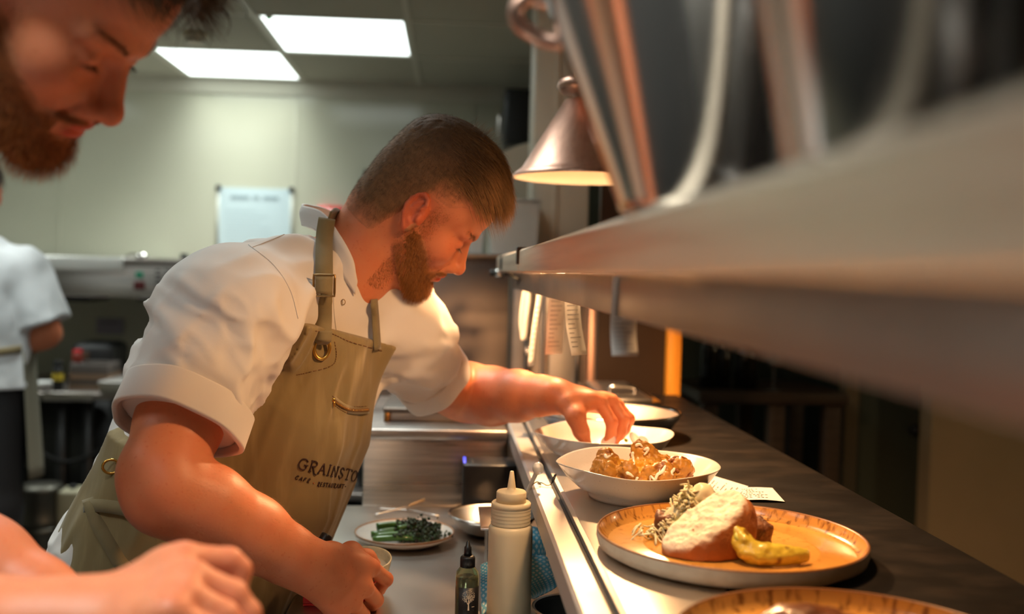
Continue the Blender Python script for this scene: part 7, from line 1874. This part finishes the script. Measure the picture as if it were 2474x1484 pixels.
for H in (FH, FHL):
    allp = np.concatenate([[H['wrist']], H['mcp'], H['pip'], H['dip'], H['tip'], H['thumb']]); fbody.add(hands_fingers(H), *box_of(allp, 0.036), 0.016)
V, F = sculpt(lambda p: fbody(p), np.array([-0.84, 0.60, 0.78]), np.array([-0.10, 1.26, 1.82]), 0.0026, 0.012); V, F = keep_largest(V, F)
fo = fast_obj('body', V, F, M['skin2'], fore); skin_tint(fo, V, FO, FR, FS, [*FH['mcp'], *FH['pip']])
DARK = [(0.020, 0.010, 0.006), (0.050, 0.024, 0.012), (0.16, 0.075, 0.028)]
fh, fHV, fHF = head_hair(V, F, FO, FR, FS, fore, DARK, 51, (0.75, 0.0, -0.25), nb=1500, toplen=1.25)
# loose curls over the forehead
rs = np.random.RandomState(4); cm = MB()
for i in range(150):
    b = np.array([0.070 + rs.normal() * 0.012, rs.uniform(-0.05, 0.05), 0.108 + rs.normal() * 0.012]); ph = rs.uniform(0, 6.28); rr_ = rs.uniform(0.004, 0.007); L_ = rs.uniform(0.025, 0.042); tl = np.linspace(0, 1, 14)
    dv = np.array([0.85, rs.normal() * 0.3, 0.10 + rs.normal() * 0.25]); dv /= np.linalg.norm(dv)
    pts = b + np.outer(tl * L_, dv) + np.stack([rr_ * np.sin(tl * 7 + ph) * tl, rr_ * np.cos(tl * 7 + ph), rr_ * np.sin(tl * 7 + ph + 1) - 0.018 * tl * tl], 1)
    cm.tube(tow(FO, FR, FS, pts), np.linspace(0.0011, 0.0003, 14), 4, caps=False)
co = cm.build('forehead_curls', mat('brown_curls', (0.055, 0.026, 0.012), 0.45), fh)
beard(V, F, FO, FR, FS, fore, [(0.25, 0.072, 0.016), (0.50, 0.17, 0.038)], 43, 0.0115, 6000, 1.0)
brows_lashes(FO, FR, FS, fore, (0.10, 0.042, 0.016), 66)
# jacket and apron, outside the picture
def fj(p):
    d = chain(p, [FNB + (-0.06, 0, -0.07), (-0.635, 0.93, 1.15), (-0.675, 0.93, 0.86)], [0.10, 0.150, 0.150], 0.05); d = smin(d, cap(p, FSR + (0, 0, .01), FSL + (0, 0, .01), 0.074), 0.04); d = smin(d, cap(p, FNB + (-0.06, 0, -0.08), FNB + (-0.012, 0, 0.015), 0.105, 0.082), 0.03)
    for a, b in ((FSR, FER), (FSL, FEL)):
        ax = (b - a) / np.linalg.norm(b - a); t = (p - a.astype(f32)) @ ax.astype(f32); d = smin(d, smax(cap(p, a, a + ax * 0.2, 0.074, 0.070), t - 0.17, 0.003), 0.02)
    return smax(smax(d + folds(p, 3) - 0.004, 0.80 - p[:, 2], 0.004), -cap(p, FNB + (-0.02, 0, -0.05), fw_(-0.04, 0, -0.04), 0.072), 0.004)
V2, F2 = sculpt(fj, np.array([-0.90, 0.60, 0.76]), np.array([-0.36, 1.26, 1.56]), 0.005, 0.03); V2, F2 = keep_largest(V2, F2); fast_obj('jacket', V2, F2, M['shirt'], fore)
def person_legs(root, x, y, z, lat, fwd):
    lat, fwd = np.asarray(lat, float), np.asarray(fwd, float)
    def f(p):
        d = None
        for s in (-1, 1):
            h = np.array([x, y, z]) + lat * 0.09 * s; c = chain(p, [h, (h[0], h[1], 0.5), (h[0], h[1], 0.08)], [0.105, 0.085, 0.070], 0.03); d = c if d is None else smin(d, c, 0.02)
        return np.maximum(d, 0.05 - p[:, 2])
    V, F = sculpt(f, np.array([x - .3, y - .3, 0.0]), np.array([x + .3, y + .3, z + 0.15]), 0.010, 0.02); V, F = keep_largest(V, F); fast_obj('trousers', V, F, M['trouser'], root)
    for s in (-1, 1):
        c = np.array([x, y, 0.045]) + lat * 0.09 * s + fwd * 0.03
        V, F = sculpt(lambda p: np.maximum(smin(cap(p, c - fwd * 0.06, c + fwd * 0.12, 0.045, 0.042), cap(p, c - fwd * 0.05, c - fwd * 0.05 + (0, 0, 0.06), 0.045), 0.02), 0.002 - p[:, 2]), c - 0.24, c + 0.24, 0.009, 0.02); fast_obj('shoe', V, F, M['shoe'], root)
person_legs(fore, -0.69, 0.93, 0.86, (0, 1, 0), (1, 0, 0))

# ------------------------------------------------------------------ the person working at the back, seen from behind
BY = 3.60; BX = P(-70, 700, BY)[0]
back = thing('person', (BX, BY, 0.0), 'blurred person in white jacket and dark trousers at the far left, seen from behind', 'person')
def bp_(px, py, Y=BY): return P(px, py, Y)
BO = bp_(-62, 478, BY + 0.02); BR = head_R(22, 100, 0)
def bw(x, y, z): return tow(BO, BR, 1.0, (x, y, z))
bbody = Parts()
bbody.add(lambda p: head(toh(BO, BR, 1.0, p)), *box_of(np.array([bw(x, y, z) for x in (-.13, .135) for y in (-.105, .105) for z in (-.135, .145)]), 0.0), 0.012)
BN = np.array([BX, BY, BO[2] - 0.15])
chain_part(bbody, [bw(-0.04, 0, 0.0), bw(-0.04, 0, -0.06), BN, BN + (0, 0, -0.12)], [0.054, 0.058, 0.066, 0.10], 0.03, 0.03)
chain_part(bbody, [BN + (0, 0, -0.12), (BX, BY, 1.0)], [0.11, 0.12], 0.03, 0.02)
for sx in (1, -1):
    sh = np.array([BX + sx * (P(58, 655, BY)[0] - BX), BY, P(58, 655, BY)[2]]); el = np.array([BX + sx * (P(118, 812, BY)[0] - BX), BY + 0.0, P(96, 806, BY)[2]]); wr = np.array([BX + sx * (P(56, 838, BY)[0] - BX), BY + 0.03, P(60, 836, BY)[2]])
    forearm(bbody, sh, sh * .5 + el * .5, el, wr, [0.052, 0.052, 0.045, 0.045, 0.044, 0.038, 0.032, 0.028], np.zeros(3))
    v = (wr - el) / np.linalg.norm(wr - el); s = np.array([0, 0, 1.0]); u = np.cross(v, s)
    def g(f, a, b): return wr + v * f + s * a + u * b
    H = dict(wrist=wr, mcp=[g(.085, .027, 0), g(.09, .009, 0), g(.086, -.01, 0), g(.078, -.027, 0)], pip=[g(.12, .028, -.015), g(.127, .01, -.015), g(.12, -.011, -.015), g(.105, -.028, -.012)],
             dip=[g(.13, .027, -.036), g(.138, .01, -.036), g(.131, -.011, -.036), g(.114, -.027, -.03)], tip=[g(.122, .026, -.055), g(.13, .01, -.055), g(.124, -.011, -.055), g(.108, -.026, -.045)],
             thumb=[g(.03, .026, -.015), g(.06, .042, -.03), g(.085, .042, -.045), g(.105, .036, -.055)])
    allp = np.concatenate([[wr], H['mcp'], H['pip'], H['dip'], H['tip'], H['thumb']]); bbody.add(hands_fingers(H), *box_of(allp, 0.036), 0.016)
    if sx == 1: bsh, bel = sh, el
V, F = sculpt(lambda p: bbody(p), np.array([BX - 0.45, BY - 0.2, 0.85]), np.array([BX + 0.45, BY + 0.5, 1.85]), 0.005, 0.015); V, F = keep_largest(V, F)
bo_ = fast_obj('body', V, F, M['skin2'], back); skin_tint(bo_, V, BO, BR, 1.0, [])
head_hair(V, F, BO, BR, 1.0, back, DARK, 57, (0.6, 0.0, -0.4), nb=500)
brows_lashes(BO, BR, 1.0, back, (0.06, 0.03, 0.015), 68, 60)
HEMZ = P(20, 936, BY)[2]
def bj(p):
    q = p.copy(); q[:, 1] = (q[:, 1] - BY) / 0.66 + BY
    d = chain(q, [BN + (0, 0, -0.17), (BX, BY, 1.15), (BX + 0.01, BY, HEMZ - 0.05)], [0.185, 0.19, 0.205], 0.05) * 0.72
    d = smin(d, cap(p, (BX - (bsh[0] - BX), BY, bsh[2] + 0.01), bsh + (0, 0, 0.01), 0.070), 0.06)
    for sx in (1, -1):
        a = np.array([BX + sx * (bsh[0] - BX), BY, bsh[2]]); b = np.array([BX + sx * (bel[0] - BX), bel[1], bel[2]]); ax = (b - a) / np.linalg.norm(b - a); t = (p - a.astype(f32)) @ ax.astype(f32)
        d = smin(d, smax(cap(p, a, b, 0.080, 0.082), t - np.linalg.norm(b - a) * 0.82, 0.004), 0.02)
    d = d - drape(p, (0.1, 0, 1), 14, 0.010, 5) + folds(p, 8)
    return smax(smax(d, HEMZ - p[:, 2], 0.004), -cap(p, BN + (0, 0, -.02), bw(-0.04, 0, -0.04), 0.070), 0.004)
V, F = sculpt(bj, np.array([BX - 0.45, BY - 0.35, 0.80]), np.array([BX + 0.45, BY + 0.35, 1.62]), 0.007, 0.03); V, F = keep_largest(V, F)
fast_obj('jacket', V, F, mat('white_jacket_cloth', (0.66, 0.68, 0.70), 0.85), back)
# apron tied behind, skirt hanging at the front and side
wz = P(20, 845, BY)[2]; n = 60; v = []
tie = MB(); ang = np.linspace(0, 2 * math.pi, 49)
tie.ribbon(np.stack([BX + 0.208 * np.cos(ang), BY + 0.146 * np.sin(ang), wz + 0.01 * np.cos(ang * 2)], 1), (0, 0, 1), 0.014, 0.004)
ap = tie.build('apron_tie', M['apron2'], back)
a2 = np.linspace(-0.35, math.pi + 0.35, 40); rows = [[(BX + (0.212 + 0.02 * k) * math.cos(a), BY + (0.150 + 0.02 * k) * math.sin(a), wz - 0.28 * k) for a in a2[::4]] for k in (0, 0.5, 1, 1.6)]
strip(rows, 0.003, 'apron_skirt', mat('apron_grey_olive', (0.16, 0.15, 0.11), 0.9), ap, 40)
person_legs(back, BX, BY, 0.90, (1, 0, 0), (0, 1, 0))
